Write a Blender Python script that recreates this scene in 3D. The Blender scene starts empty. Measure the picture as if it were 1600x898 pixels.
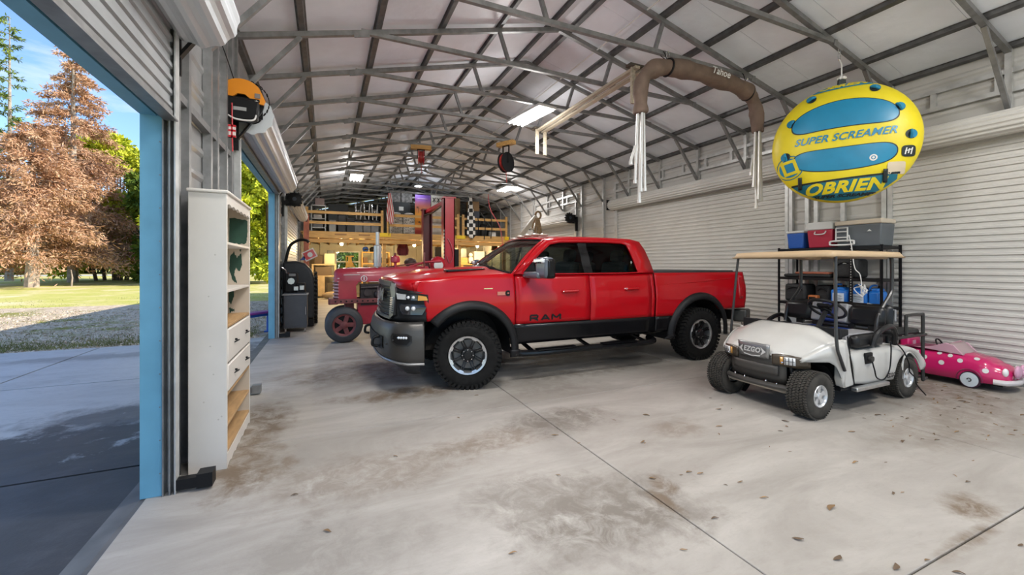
import bpy, bmesh, math, random
from mathutils import Vector, Matrix, Euler
random.seed(7)
SC = bpy.context.scene
COL = SC.collection
R = math.radians

# ---------------------------------------------------------------- camera, sky, sun, exposure
YAW = math.atan(289.0 / 645.0)
cam_d = bpy.data.cameras.new('camera')
cam = bpy.data.objects.new('camera', cam_d); COL.objects.link(cam)
cam.location = (0, 0, 1.53)
cam.rotation_euler = (R(90), 0, -YAW)
cam_d.sensor_width = 36.0
cam_d.lens = 645.0 / 1600 * 36
cam_d.shift_y = -34.5 / 1600
cam_d.clip_end = 400
SC.camera = cam

SC.view_settings.view_transform = 'Standard'
SC.view_settings.look = 'None'
SC.view_settings.gamma = 1.0
SC.view_settings.use_curve_mapping = False
SC.view_settings.exposure = 0.0

world = bpy.data.worlds.new('sky'); SC.world = world
world.use_nodes = True
def build_sky(strength=0.2):
    nt = world.node_tree; nt.nodes.clear(); N = nt.nodes.new; L = nt.links.new
    sky = N('ShaderNodeTexSky'); sky.sky_type = 'NISHITA'
    sky.sun_disc = False; sky.sun_elevation = R(35); sky.sun_rotation = R(112)
    sky.air_density = 1.0; sky.dust_density = 0.3; sky.ozone_density = 2.0
    tc = N('ShaderNodeTexCoord'); mp = N('ShaderNodeMapping')
    mp.inputs['Scale'].default_value = (1.2, 1.2, 4.5)
    L(tc.outputs['Generated'], mp.inputs['Vector'])
    nz = N('ShaderNodeTexNoise'); nz.inputs['Scale'].default_value = 3.0; nz.inputs['Detail'].default_value = 6
    nz.inputs['Roughness'].default_value = 0.6
    L(mp.outputs['Vector'], nz.inputs['Vector'])
    rp = N('ShaderNodeValToRGB'); rp.color_ramp.elements[0].position = 0.50; rp.color_ramp.elements[1].position = 0.72
    L(nz.outputs['Fac'], rp.inputs['Fac'])
    mix = N('ShaderNodeMix'); mix.data_type = 'RGBA'
    ml = N('ShaderNodeMath'); ml.operation = 'MULTIPLY'; ml.inputs[1].default_value = 0.75
    L(rp.outputs['Color'], ml.inputs[0]); L(ml.outputs[0], mix.inputs['Factor'])
    tn = N('ShaderNodeMix'); tn.data_type = 'RGBA'; tn.blend_type = 'MULTIPLY'; tn.inputs['Factor'].default_value = 1.0; tn.inputs['B'].default_value = (0.80, 0.90, 1.02, 1); L(sky.outputs['Color'], tn.inputs['A']); L(tn.outputs['Result'], mix.inputs['A']); mix.inputs['B'].default_value = (4.2, 4.5, 4.9, 1)
    bg = N('ShaderNodeBackground'); bg.inputs['Strength'].default_value = strength
    L(mix.outputs['Result'], bg.inputs['Color'])
    out = N('ShaderNodeOutputWorld'); L(bg.outputs['Background'], out.inputs['Surface'])
build_sky(0.27)

sun_d = bpy.data.lights.new('sun', 'SUN'); sun_d.energy = 6.5; sun_d.angle = R(0.6); sun_d.color = (1.0, 0.93, 0.80)
sun = bpy.data.objects.new('sun', sun_d); COL.objects.link(sun)
SUN_DIR = Vector((-0.80, 0.36, -0.60)).normalized()       # the way the light travels
sun.rotation_euler = SUN_DIR.to_track_quat('-Z', 'Y').to_euler()
LAMP = 0.40                                                # multiplies every shop light and added fill light

# ---------------------------------------------------------------- helpers
def link(o): COL.objects.link(o); return o
def tag(o, label=None, cat=None, group=None, kind=None):
    if label: o['label'] = label
    if cat: o['category'] = cat
    if group: o['group'] = group
    if kind: o['kind'] = kind
    return o
def thing(name, label, cat, loc=(0, 0, 0), rot=(0, 0, 0), group=None, kind=None):
    o = bpy.data.objects.new(name, None); o.empty_display_size = 0.1
    o.location = loc; o.rotation_euler = rot
    link(o); return tag(o, label, cat, group, kind)
def children(o): return [c for c in o.children]
def copy_tree(o, parent=None, loc=None, rot=None, label=None):
    kids = list(o.children)
    c = o.copy(); link(c); c.parent = parent
    if loc is not None: c.location = loc
    if rot is not None: c.rotation_euler = rot
    if label: c['label'] = label
    for k in kids: copy_tree(k, c)
    return c
def frame_of(p):
    """world translation of an (unrotated) parent chain"""
    t = Vector((0, 0, 0))
    while p is not None: t += Vector(p.location); p = p.parent
    return t

class MB:
    """collects shapes; build() links them as ONE mesh object"""
    def __init__(s): s.v = []; s.f = []
    def add(s, vs, fs):
        n = len(s.v); s.v += [tuple(v) for v in vs]; s.f += [tuple(i + n for i in f) for f in fs]; return s
    def box(s, x0, x1, y0, y1, z0, z1):
        return s.add([(x0,y0,z0),(x1,y0,z0),(x1,y1,z0),(x0,y1,z0),(x0,y0,z1),(x1,y0,z1),(x1,y1,z1),(x0,y1,z1)],
                     [(0,3,2,1),(4,5,6,7),(0,1,5,4),(1,2,6,5),(2,3,7,6),(3,0,4,7)])
    def obox(s, c, size, rot=(0,0,0)):
        m = Euler(rot).to_matrix(); c = Vector(c); hx, hy, hz = (a/2 for a in size)
        vs = [c + m @ Vector(p) for p in [(-hx,-hy,-hz),(hx,-hy,-hz),(hx,hy,-hz),(-hx,hy,-hz),(-hx,-hy,hz),(hx,-hy,hz),(hx,hy,hz),(-hx,hy,hz)]]
        return s.add(vs, [(0,3,2,1),(4,5,6,7),(0,1,5,4),(1,2,6,5),(2,3,7,6),(3,0,4,7)])
    def beam(s, p0, p1, w, h, up=(0,0,1)):
        p0 = Vector(p0); p1 = Vector(p1); d = (p1-p0).normalized(); up = Vector(up)
        if abs(d.dot(up)) > 0.98: up = Vector((0,1,0)) if abs(d.y) < 0.9 else Vector((1,0,0))
        a = d.cross(up).normalized(); b = a.cross(d).normalized()
        vs = []
        for p in (p0, p1):
            for i, j in ((-1,-1),(1,-1),(1,1),(-1,1)): vs.append(p + a*(i*w/2) + b*(j*h/2))
        return s.add(vs, [(0,1,2,3),(7,6,5,4),(0,4,5,1),(1,5,6,2),(2,6,7,3),(3,7,4,0)])
    def cyl(s, p0, p1, r0, r1=None, n=14, caps=True):
        return s.tube([p0, p1], [r0, r0 if r1 is None else r1], n, caps)
    def tube(s, pts, r, n=8, caps=True, closed=False):
        pts = [Vector(p) for p in pts]; k = len(pts)
        rs = r if isinstance(r, (list, tuple)) else [r]*k
        def tan(i):
            if closed: return (pts[(i+1) % k] - pts[i-1]).normalized()
            if i == 0: return (pts[1]-pts[0]).normalized()
            if i == k-1: return (pts[-1]-pts[-2]).normalized()
            return ((pts[i+1]-pts[i]).normalized() + (pts[i]-pts[i-1]).normalized()).normalized()
        t = tan(0); ref = Vector((0,0,1)) if abs(t.z) < 0.9 else Vector((1,0,0))
        a = t.cross(ref).normalized(); vs = []
        for i in range(k):
            t2 = tan(i); a = (a - t2*a.dot(t2))
            a = a.normalized() if a.length > 1e-6 else t2.orthogonal().normalized()
            b = t2.cross(a)
            for j in range(n):
                th = 2*math.pi*j/n; vs.append(pts[i] + (a*math.cos(th)+b*math.sin(th))*rs[i])
        fs = []
        for i in range(k if closed else k-1):
            for j in range(n):
                i2 = (i+1) % k; j2 = (j+1) % n
                fs.append((i*n+j, i*n+j2, i2*n+j2, i2*n+j))
        if caps and not closed:
            fs.append(tuple(range(n))[::-1]); fs.append(tuple((k-1)*n+j for j in range(n)))
        return s.add(vs, fs)
    def lathe(s, prof, c=(0,0,0), axis='z', n=24, close=False, a0=0.0, a1=None):
        """prof: list of (radius, height along axis)"""
        c = Vector(c); vs = []; k = len(prof)
        full = a1 is None; m = n if full else n+1
        for (r, h) in prof:
            for j in range(m):
                th = 2*math.pi*j/n if full else a0 + (a1-a0)*j/n
                u, w = r*math.cos(th), r*math.sin(th)
                p = {'z': (u, w, h), 'y': (w, h, u), 'x': (h, u, w)}[axis]
                vs.append(c + Vector(p))
        fs = []
        kk = k if close else k-1
        for i in range(kk):
            for j in range(n):
                j2 = (j+1) % m if full else j+1
                i2 = (i+1) % k
                fs.append((i*m+j, i*m+j2, i2*m+j2, i2*m+j))
        return s.add(vs, fs)
    def prism(s, poly, a, b, plane='xz'):
        def P(u, v, w): return {'xz': (u, w, v), 'xy': (u, v, w), 'yz': (w, u, v)}[plane]
        n = len(poly); vs = [P(u, v, a) for u, v in poly] + [P(u, v, b) for u, v in poly]
        fs = [tuple(range(n)), tuple(range(2*n-1, n-1, -1))]
        for i in range(n):
            j = (i+1) % n; fs.append((i, i+n, j+n, j))
        return s.add(vs, fs)
    def grid(s, fn, nu, nv, cu=False, flip=False):
        vs = []; mu = nu if cu else nu+1
        for i in range(mu):
            for j in range(nv+1): vs.append(fn(i/nu, j/nv))
        fs = []
        for i in range(nu):
            i2 = (i+1) % mu
            for j in range(nv):
                q = (i*(nv+1)+j, i2*(nv+1)+j, i2*(nv+1)+j+1, i*(nv+1)+j+1)
                fs.append(q[::-1] if flip else q)
        return s.add(vs, fs)
    def poly(s, pts): return s.add(pts, [tuple(range(len(pts)))])
    def ball(s, c, r, n=12, m=8, sc=(1,1,1)):
        c = Vector(c)
        def f(u, v):
            th = 2*math.pi*u; ph = math.pi*(v-0.5)
            return c + Vector((r*sc[0]*math.cos(ph)*math.cos(th), r*sc[1]*math.cos(ph)*math.sin(th), r*sc[2]*math.sin(ph)))
        return s.grid(f, n, m, cu=True)
    def bead(s, pts, r):
        for p in pts: s.ball(p, r, 6, 4)
        return s
    def xf(s, m): s.v = [tuple(m @ Vector(v)) for v in s.v]; return s
    def build(s, name, mat, parent=None, smooth=35, bevel=0, solid=0, world=True, fixn=True, off=-1):
        me = bpy.data.meshes.new(name)
        t = frame_of(parent) if (world and parent is not None) else Vector((0,0,0))
        vs = [(x-t.x, y-t.y, z-t.z) for x, y, z in s.v]
        me.from_pydata(vs, [], s.f); me.validate()
        if fixn:
            bm = bmesh.new(); bm.from_mesh(me)
            bmesh.ops.remove_doubles(bm, verts=bm.verts, dist=1e-5)
            bmesh.ops.recalc_face_normals(bm, faces=bm.faces); bm.to_mesh(me); bm.free()
        if smooth:
            me.shade_smooth(); me.set_sharp_from_angle(angle=R(smooth))
        o = bpy.data.objects.new(name, me); link(o)
        for m in (mat if isinstance(mat, (list, tuple)) else [mat]): me.materials.append(m)
        o.parent = parent
        if solid:
            md = o.modifiers.new('solid', 'SOLIDIFY'); md.thickness = solid; md.offset = off
        if bevel:
            md = o.modifiers.new('bevel', 'BEVEL'); md.width = bevel; md.segments = 2; md.limit_method = 'ANGLE'; md.angle_limit = R(40)
        return o

def bx(name, mat, parent, x0, x1, y0, y1, z0, z1, bevel=0.0, smooth=35, world=True):
    return MB().box(x0, x1, y0, y1, z0, z1).build(name, mat, parent, smooth, bevel, world=world)

def spline(pts, n=8, closed=False):
    pts = [Vector(p) for p in pts]; out = []; k = len(pts)
    rng = range(k) if closed else range(k-1)
    for i in rng:
        if closed: p0, p1, p2, p3 = pts[i-1], pts[i], pts[(i+1) % k], pts[(i+2) % k]
        else: p0, p1, p2, p3 = pts[max(i-1, 0)], pts[i], pts[i+1], pts[min(i+2, k-1)]
        for j in range(n):
            t = j/n
            out.append(0.5*((2*p1)+(p2-p0)*t+(2*p0-5*p1+4*p2-p3)*t*t+(3*p1-p0-3*p2+p3)*t**3))
    if not closed: out.append(pts[-1])
    return out
def lerp_table(tab, x):
    if x <= tab[0][0]: return tab[0][1]
    for (a, b), (c, d) in zip(tab, tab[1:]):
        if x <= c: return b + (d-b)*(x-a)/(c-a)
    return tab[-1][1]
def smooth_table(tab, x):
    if x <= tab[0][0]: return tab[0][1]
    for (a, b), (c, d) in zip(tab, tab[1:]):
        if x <= c:
            t = (x-a)/(c-a); t = t*t*(3-2*t); return b + (d-b)*t
    return tab[-1][1]

_tc = {}
def text_mesh(body, size, shear=0.0, bold=0.0, extrude=0.0, align='CENTER', space=1.0):
    cu = bpy.data.curves.new('lettering', 'FONT'); cu.body = body; cu.size = size; cu.shear = shear
    cu.offset = bold; cu.extrude = extrude; cu.align_x = align; cu.align_y = 'CENTER'; cu.space_character = space
    cu.resolution_u = 3
    o = bpy.data.objects.new('lettering', cu); link(o)
    dg = bpy.context.evaluated_depsgraph_get()
    me = bpy.data.meshes.new_from_object(o.evaluated_get(dg))
    vs = [v.co.copy() for v in me.vertices]; fs = [tuple(p.vertices) for p in me.polygons]
    bpy.data.objects.remove(o); bpy.data.curves.remove(cu); bpy.data.meshes.remove(me)
    return vs, fs
def lettering(body, size, fn, mat, parent, name='lettering', world=True, subdiv=0, **k):
    """flat lettering laid on a surface by fn(u, v, w) -> point"""
    vs, fs = text_mesh(body, size, **k)
    me = bpy.data.meshes.new(name); me.from_pydata(vs, [], fs)
    if subdiv:
        bm = bmesh.new(); bm.from_mesh(me)
        bmesh.ops.triangulate(bm, faces=bm.faces)
        bmesh.ops.subdivide_edges(bm, edges=[e for e in bm.edges if e.calc_length() > subdiv], cuts=2, use_grid_fill=True)
        bm.to_mesh(me); bm.free()
    mb = MB(); mb.v = [tuple(fn(*v.co)) for v in me.vertices]; mb.f = [tuple(p.vertices) for p in me.polygons]
    bpy.data.meshes.remove(me)
    return mb.build(name, mat, parent, smooth=0, world=world, fixn=False)

# ---------------------------------------------------------------- materials
_m = {}
def mat(name, col, rough=0.5, metal=0.0, var=0.0, scale=6.0, bump=0.0, bscale=None, col2=None, emit=0.0, coat=0.0, spec=0.5, alpha=1.0, trans=0.0, stretch=None, detail=5.0, thr=None):
    if name in _m: return _m[name]
    m = bpy.data.materials.new(name); _m[name] = m; m.use_nodes = True
    nt = m.node_tree; nt.nodes.clear(); N = nt.nodes.new; L = nt.links.new
    b = N('ShaderNodeBsdfPrincipled'); out = N('ShaderNodeOutputMaterial'); L(b.outputs['BSDF'], out.inputs['Surface'])
    c = (*col, 1.0)
    b.inputs['Base Color'].default_value = c
    b.inputs['Roughness'].default_value = rough; b.inputs['Metallic'].default_value = metal
    b.inputs['Coat Weight'].default_value = coat; b.inputs['Coat Roughness'].default_value = 0.04
    b.inputs['Specular IOR Level'].default_value = spec
    b.inputs['Alpha'].default_value = alpha; b.inputs['Transmission Weight'].default_value = trans
    if emit: b.inputs['Emission Color'].default_value = c; b.inputs['Emission Strength'].default_value = emit
    if var or bump or col2:
        tc = N('ShaderNodeTexCoord'); src = tc.outputs['Object']
        if stretch:
            mp = N('ShaderNodeMapping'); mp.inputs['Scale'].default_value = stretch; L(src, mp.inputs['Vector']); src = mp.outputs['Vector']
        nz = N('ShaderNodeTexNoise'); nz.inputs['Scale'].default_value = scale; nz.inputs['Detail'].default_value = detail
        L(src, nz.inputs['Vector'])
        if var or col2:
            rp = N('ShaderNodeValToRGB')
            lo, hi = (thr if thr else (0.3, 0.7))
            rp.color_ramp.elements[0].position = lo; rp.color_ramp.elements[1].position = hi
            if col2: rp.color_ramp.elements[0].color = c; rp.color_ramp.elements[1].color = (*col2, 1)
            else:
                rp.color_ramp.elements[0].color = (*[x*(1-var) for x in col], 1)
                rp.color_ramp.elements[1].color = (*[min(1, x*(1+var)) for x in col], 1)
            L(nz.outputs['Fac'], rp.inputs['Fac']); L(rp.outputs['Color'], b.inputs['Base Color'])
        if bump:
            bm_ = N('ShaderNodeBump'); bm_.inputs['Strength'].default_value = bump; bm_.inputs['Distance'].default_value = 0.02
            if bscale:
                n2 = N('ShaderNodeTexNoise'); n2.inputs['Scale'].default_value = bscale; n2.inputs['Detail'].default_value = 4
                L(src, n2.inputs['Vector']); L(n2.outputs['Fac'], bm_.inputs['Height'])
            else: L(nz.outputs['Fac'], bm_.inputs['Height'])
            L(bm_.outputs['Normal'], b.inputs['Normal'])
    return m

def glass_mat(name, tint, refl=1.0, thru=None):
    """thin pane: fresnel reflection over a tinted see-through layer"""
    if name in _m: return _m[name]
    m = bpy.data.materials.new(name); _m[name] = m; m.use_nodes = True
    nt = m.node_tree; nt.nodes.clear(); N = nt.nodes.new; L = nt.links.new
    t = N('ShaderNodeBsdfTransparent'); t.inputs['Color'].default_value = (*tint, 1)
    g = N('ShaderNodeBsdfGlossy'); g.inputs['Roughness'].default_value = 0.02; g.inputs['Color'].default_value = (refl, refl, refl, 1)
    fr = N('ShaderNodeLayerWeight'); fr.inputs['Blend'].default_value = 0.18
    mx = N('ShaderNodeMixShader'); out = N('ShaderNodeOutputMaterial')
    L(fr.outputs['Fresnel'], mx.inputs['Fac']); L(t.outputs[0], mx.inputs[1]); L(g.outputs[0], mx.inputs[2]); L(mx.outputs[0], out.inputs['Surface'])
    return m

steel = mat('galvanized_steel', (0.25, 0.25, 0.25), 0.42, 0.55, 0.22, 9, 0.05)
steel_l = mat('bright_galvanized', (0.52, 0.52, 0.51), 0.4, 0.5, 0.15, 9)
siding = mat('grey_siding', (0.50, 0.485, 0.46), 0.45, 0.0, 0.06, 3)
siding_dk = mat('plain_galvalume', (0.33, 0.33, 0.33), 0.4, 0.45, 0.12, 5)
curtain_m = mat('white_door_steel', (0.56, 0.545, 0.515), 0.4, 0.0, 0.05, 2)
curtain_dk = mat('door_steel_inside', (0.33, 0.34, 0.35), 0.36, 0.25, 0.1, 3)
insul = mat('white_insulation', (0.86, 0.89, 0.95), 0.42, 0.0, 0.05, 2.5, 0.35, 7)
blue_m = mat('sky_blue_paint', (0.14, 0.36, 0.50), 0.45, 0.0, 0.1, 4)
black_m = mat('black_paint', (0.008, 0.008, 0.009), 0.45, spec=0.25)
blackp = mat('black_plastic', (0.014, 0.014, 0.015), 0.55, 0, 0.15, 30, spec=0.2)
rubber = mat('tire_rubber', (0.013, 0.0125, 0.012), 0.8, 0, 0.3, 20, 0.1, spec=0.15)
chrome = mat('chrome', (0.75, 0.75, 0.76), 0.12, 1.0)
alu = mat('machined_aluminium', (0.62, 0.62, 0.62), 0.28, 0.9, 0.08, 20)
white_m = mat('white_paint', (0.72, 0.71, 0.69), 0.45, 0, 0.04, 6)
wood = mat('pine_lumber', (0.56, 0.32, 0.10), 0.6, 0, 0.25, 3, 0.1, None, None, stretch=(1, 6, 12))
wood_b = mat('beige_wood', (0.50, 0.38, 0.22), 0.6, 0, 0.2, 4, stretch=(8, 1, 8))
red_p = mat('red_enamel', (0.55, 0.02, 0.03), 0.25, 0, 0.08, 5, coat=0.6)
# ================================================================ the building
XL, XR, YB, YF = -1.087, 8.06, 24.25, -3.95
XC = (XL + XR) / 2
def roofz(x): return 4.30 + 0.25 * (min(x, 2*XC - x) - XL)
TY = [3.45 + 1.219*k for k in range(-6, 17)]

# ---- concrete floor: slab panels between the saw-cut joints
def concrete_mat(name, c1, c2, stains, joints=None, rough=0.55, dark=(0.28, 0.25, 0.215), gate=(0.34, 0.56)):
    m = bpy.data.materials.new(name); m.use_nodes = True
    nt = m.node_tree; nt.nodes.clear(); N = nt.nodes.new; L = nt.links.new
    b = N('ShaderNodeBsdfPrincipled'); out = N('ShaderNodeOutputMaterial'); L(b.outputs['BSDF'], out.inputs['Surface'])
    tc = N('ShaderNodeTexCoord'); P = tc.outputs['Object']
    def noise(scale, detail=6, rough_=0.6, vec=P, dist=0.0):
        n = N('ShaderNodeTexNoise'); n.inputs['Scale'].default_value = scale; n.inputs['Detail'].default_value = detail
        n.inputs['Roughness'].default_value = rough_; n.inputs['Distortion'].default_value = dist; L(vec, n.inputs['Vector']); return n.outputs['Fac']
    def ramp(src, lo, hi):
        r = N('ShaderNodeMapRange'); r.inputs['From Min'].default_value = lo; r.inputs['From Max'].default_value = hi; L(src, r.inputs['Value']); return r.outputs['Result']
    def math_(op, a, bb):
        n = N('ShaderNodeMath'); n.operation = op
        for i, x in enumerate((a, bb)):
            if isinstance(x, (int, float)): n.inputs[i].default_value = x
            else: L(x, n.inputs[i])
        return n.outputs[0]
    def mix(f, a, bb):
        n = N('ShaderNodeMix'); n.data_type = 'RGBA'
        for s, x in (('Factor', f), ('A', a), ('B', bb)):
            if isinstance(x, tuple): n.inputs[s].default_value = (*x, 1)
            elif isinstance(x, float): n.inputs[s].default_value = x
            else: L(x, n.inputs[s])
        return n.outputs['Result']
    mp = N('ShaderNodeMapping'); mp.inputs['Rotation'].default_value = (0, 0, 0.6); mp.inputs['Scale'].default_value = (0.5, 1.6, 1); L(P, mp.inputs['Vector'])
    col = mix(ramp(noise(1.1, 8, 0.65, mp.outputs['Vector'], 0.6), 0.33, 0.68), c1, c2)
    # trowel swirls and fine speckle
    col = mix(math_('MULTIPLY', ramp(noise(5.0, 9, 0.7, mp.outputs['Vector'], 1.2), 0.55, 0.75), 0.35), col, dark)
    col = mix(math_('MULTIPLY', ramp(noise(38, 4), 0.6, 0.75), 0.25), col, dark)
    nd = noise(3.2, 6, 0.7)
    nd2 = noise(2.0, 5, 0.65, mp.outputs['Vector'], 1.0)
    nd3 = noise(5.5, 9, 0.74, P, 0.6)
    col = mix(math_('MULTIPLY', ramp(noise(13, 8, 0.75, mp.outputs['Vector'], 0.5), 0.52, 0.72), 0.35), col, dark)
    for (x, y, rx, ry, s, cc) in stains:
        m2 = N('ShaderNodeMapping'); m2.vector_type = 'POINT'
        m2.inputs['Location'].default_value = (-x/rx, -y/ry, 0); m2.inputs['Scale'].default_value = (1/rx, 1/ry, 0); L(P, m2.inputs['Vector'])
        ln = N('ShaderNodeVectorMath'); ln.operation = 'LENGTH'; L(m2.outputs['Vector'], ln.inputs[0])
        d = math_('ADD', ln.outputs['Value'], math_('MULTIPLY', math_('SUBTRACT', nd, 0.5), 1.6))
        f = ramp(d, 1.0, 0.45)
        f = math_('MULTIPLY', math_('MULTIPLY', f, ramp(nd3, *gate)), s)
        col = mix(f, col, cc)
    L(col, b.inputs['Base Color'])
    rr = N('ShaderNodeMapRange'); rr.inputs['To Min'].default_value = rough-0.12; rr.inputs['To Max'].default_value = rough+0.12
    L(nd2, rr.inputs['Value']); L(rr.outputs['Result'], b.inputs['Roughness'])
    bp = N('ShaderNodeBump'); bp.inputs['Strength'].default_value = 0.12; bp.inputs['Distance'].default_value = 0.01
    L(noise(60, 4), bp.inputs['Height']); L(bp.outputs['Normal'], b.inputs['Normal'])
    return m
grey = (0.195, 0.172, 0.145); brn = (0.17, 0.125, 0.085)
floor_m = concrete_mat('workshop_concrete', (0.29, 0.266, 0.235), (0.465, 0.435, 0.395), [
    (1.60, 2.08, 0.85, 0.50, 1.0, grey), (1.25, 2.45, 0.6, 0.35, 0.7, grey), (2.1, 3.55, 0.75, 0.40, 0.9, grey), (1.3, 3.35, 0.6, 0.25, 0.7, brn), (0.25, 3.2, 1.0, 0.45, 0.55, brn), (0.0, 2.4, 0.6, 0.4, 0.45, grey),
    (-0.55, 3.65, 0.35, 0.5, 1.0, brn), (-0.60, 4.6, 0.34, 0.9, 1.0, brn), (0.95, 5.05, 1.1, 0.30, 0.95, brn), (0.9, 6.4, 2.0, 0.9, 0.7, brn), (3.4, 5.0, 1.8, 0.30, 0.85, grey), (3.2, 6.3, 2.2, 0.9, 0.7, brn), (2.6, 4.5, 0.8, 0.35, 0.5, grey),
    (2.15, 2.2, 0.10, 0.16, 1.0, brn), (2.0, 2.05, 0.07, 0.2, 0.9, brn), (3.7, 1.2, 0.24, 0.18, 1.0, brn), (3.3, 1.06, 0.5, 0.06, 0.8, brn),
    (6.9, 2.7, 1.4, 0.9, 0.75, brn), (5.6, 1.9, 1.5, 0.5, 0.45, brn), (3.0, 2.9, 0.35, 0.25, 0.5, brn), (2.2, 9.5, 2.5, 1.5, 0.5, brn), (1.5, 7.3, 1.5, 0.25, 0.7, brn)])
floor = thing('floor', 'grey trowelled concrete slab floor with saw cut joints inside the workshop', 'floor', kind='structure')
jx = [XL, 1.98, 5.03, XR+0.05]; jy = [YF, -1.99, 1.06, 4.11, 7.16, 10.21, 13.26, 16.31, 19.36, 22.41, YB]
for i in range(3):
    for j in range(10):
        g = 0.004
        MB().box(jx[i]+(g if i else 0), jx[i+1]-(g if i < 2 else 0), jy[j]+g, jy[j+1]-g, -0.12, 0.0).build('slab_panel', floor_m, floor, smooth=0, bevel=0.006)
bx('slab_bed', mat('joint_dirt', (0.05, 0.045, 0.04), 0.9), floor, XL+0.01, XR, YF, YB, -0.14, -0.012, smooth=0)
# bevelled outer apron lip of the slab along the left doors
MB().prism([(XL-0.16, -0.045), (XL, -0.045), (XL, -0.004), (XL-0.03, -0.006)], YF, YB, 'xz').build('slab_lip', mat('damp_concrete', (0.10, 0.095, 0.09), 0.5, 0, 0.4, 4), floor, smooth=0)

# ---- wall siding: horizontal ribbed sheets
def rib_sheet(mb, x, y0, y1, z0, z1, sgn, pitch=0.2286, depth=0.016):
    """sheet in the plane x=const, ribs run along y; sgn points into the room"""
    zs = []; z = z0
    prof = [(0.0, 0), (0.030, 1), (0.062, 1), (0.092, 0), (pitch, 0)]
    while z < z1 - 1e-6:
        for dz, h in prof[:-1]:
            if z+dz < z1: zs.append((z+dz, h))
        z += pitch
    zs.append((z1, 0))
    vs = []; fs = []
    for (zz, h) in zs: vs += [(x+sgn*h*depth, y0, zz), (x+sgn*h*depth, y1, zz)]
    for i in range(len(zs)-1): fs.append((2*i, 2*i+1, 2*i+3, 2*i+2))
    mb.add(vs, fs)
def siding_run(root, x, y0, y1, z0, z1, sgn, m):
    z = z0
    while z < z1 - 0.02:
        t = min(z + 0.9144, z1)
        mb = MB(); rib_sheet(mb, x + sgn*0.003*(int(round(z/0.9144)) % 2), y0, y1, z, t, sgn); mb.build('siding_panel', m, root, smooth=0, fixn=False, solid=0.004, off=0)
        z += 0.9144
wr = thing('wall_right', 'long right wall of pale grey horizontal metal siding on steel posts', 'wall', kind='structure')
RD = [(-1.35, 3.47), (5.02, 10.10), (12.42, 15.4)]      # right roll-up doors (closed)
DH = 3.20
segs = [(YF, RD[0][0]), (RD[0][1], RD[1][0]), (RD[1][1], RD[2][0]), (RD[2][1], YB)]
for a, b in segs: siding_run(wr, XR, a, b, 0, DH, -1, siding)
y = YF
while y < YB: siding_run(wr, XR, y, min(y+3.66, YB), DH, 4.33, -1, siding); y += 3.66
for ty in TY:
    inside = any(a-0.02 < ty < b+0.02 for a, b in RD)
    MB().box(XR-0.085, XR-0.02, ty-0.0325, ty+0.0325, 3.52 if inside else 0, roofz(XR)-0.0).build('post', steel_l, wr, smooth=0)
for (a, b) in RD:
    lo, hi = a-0.12, b+0.12
    for z in (4.03, 3.78): MB().box(XR-0.075, XR-0.02, lo, hi, z-0.03, z+0.03).build('header_rail', steel_l, wr, smooth=0)
    n = int((hi-lo)/0.61)
    for i in range(n+1):
        yy = lo + (hi-lo)*i/n
        MB().box(XR-0.07, XR-0.02, yy-0.03, yy+0.03, 3.81, 4.0).build('cripple_post', steel_l, wr, smooth=0)
    for yy in (a-0.06, b+0.06): MB().box(XR-0.08, XR-0.02, yy-0.032, yy+0.032, 0, 4.0).build('post', steel_l, wr, smooth=0)
for yy in (4.10, 4.52): MB().box(XR-0.08, XR-0.02, yy-0.032, yy+0.032, 0, 4.3).build('post', steel_l, wr, smooth=0)
MB().box(XR-0.03, XR-0.02, YF, YB, 0.0, 0.09).build('base_rail', steel_l, wr, smooth=0)
MB().cyl((XR-0.09, 10.3, 3.62), (XR-0.09, 12.4, 3.55), 0.008, n=6).build('conduit', steel, wr)

wl = thing('wall_left', 'left wall of ribbed metal siding and steel posts between the open roll-up doorways', 'wall', kind='structure')
LD = [(-1.1, 3.47), (5.72, 9.95), (12.0, 15.9)]
segs = [(YF, LD[0][0]), (LD[0][1], LD[1][0]), (LD[1][1], LD[2][0]), (LD[2][1], YB)]
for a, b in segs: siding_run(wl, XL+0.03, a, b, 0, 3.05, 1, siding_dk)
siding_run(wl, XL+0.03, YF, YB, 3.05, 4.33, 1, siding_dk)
for ty in TY:
    inside = any(a-0.02 < ty < b+0.02 for a, b in LD)
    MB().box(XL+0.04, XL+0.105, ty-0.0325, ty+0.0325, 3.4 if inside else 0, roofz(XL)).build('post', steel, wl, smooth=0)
for (a, b) in LD:
    for yy in (a-0.06, b+0.06): MB().box(XL+0.04, XL+0.105, yy-0.032, yy+0.032, 0, 4.2).build('post', steel, wl, smooth=0)
    MB().box(XL+0.04, XL+0.10, a, b, 3.34, 3.40).build('header_rail', steel, wl, smooth=0)
for yy in (3.72, 3.98, 4.9, 5.3, 5.56): MB().box(XL+0.04, XL+0.11, yy-0.03, yy+0.03, 0, 4.3).build('post', steel, wl, smooth=0)
for z in (2.78,): MB().box(XL+0.045, XL+0.10, 3.5, 5.7, z-0.03, z+0.03).build('girt', steel, wl, smooth=0)

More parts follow.
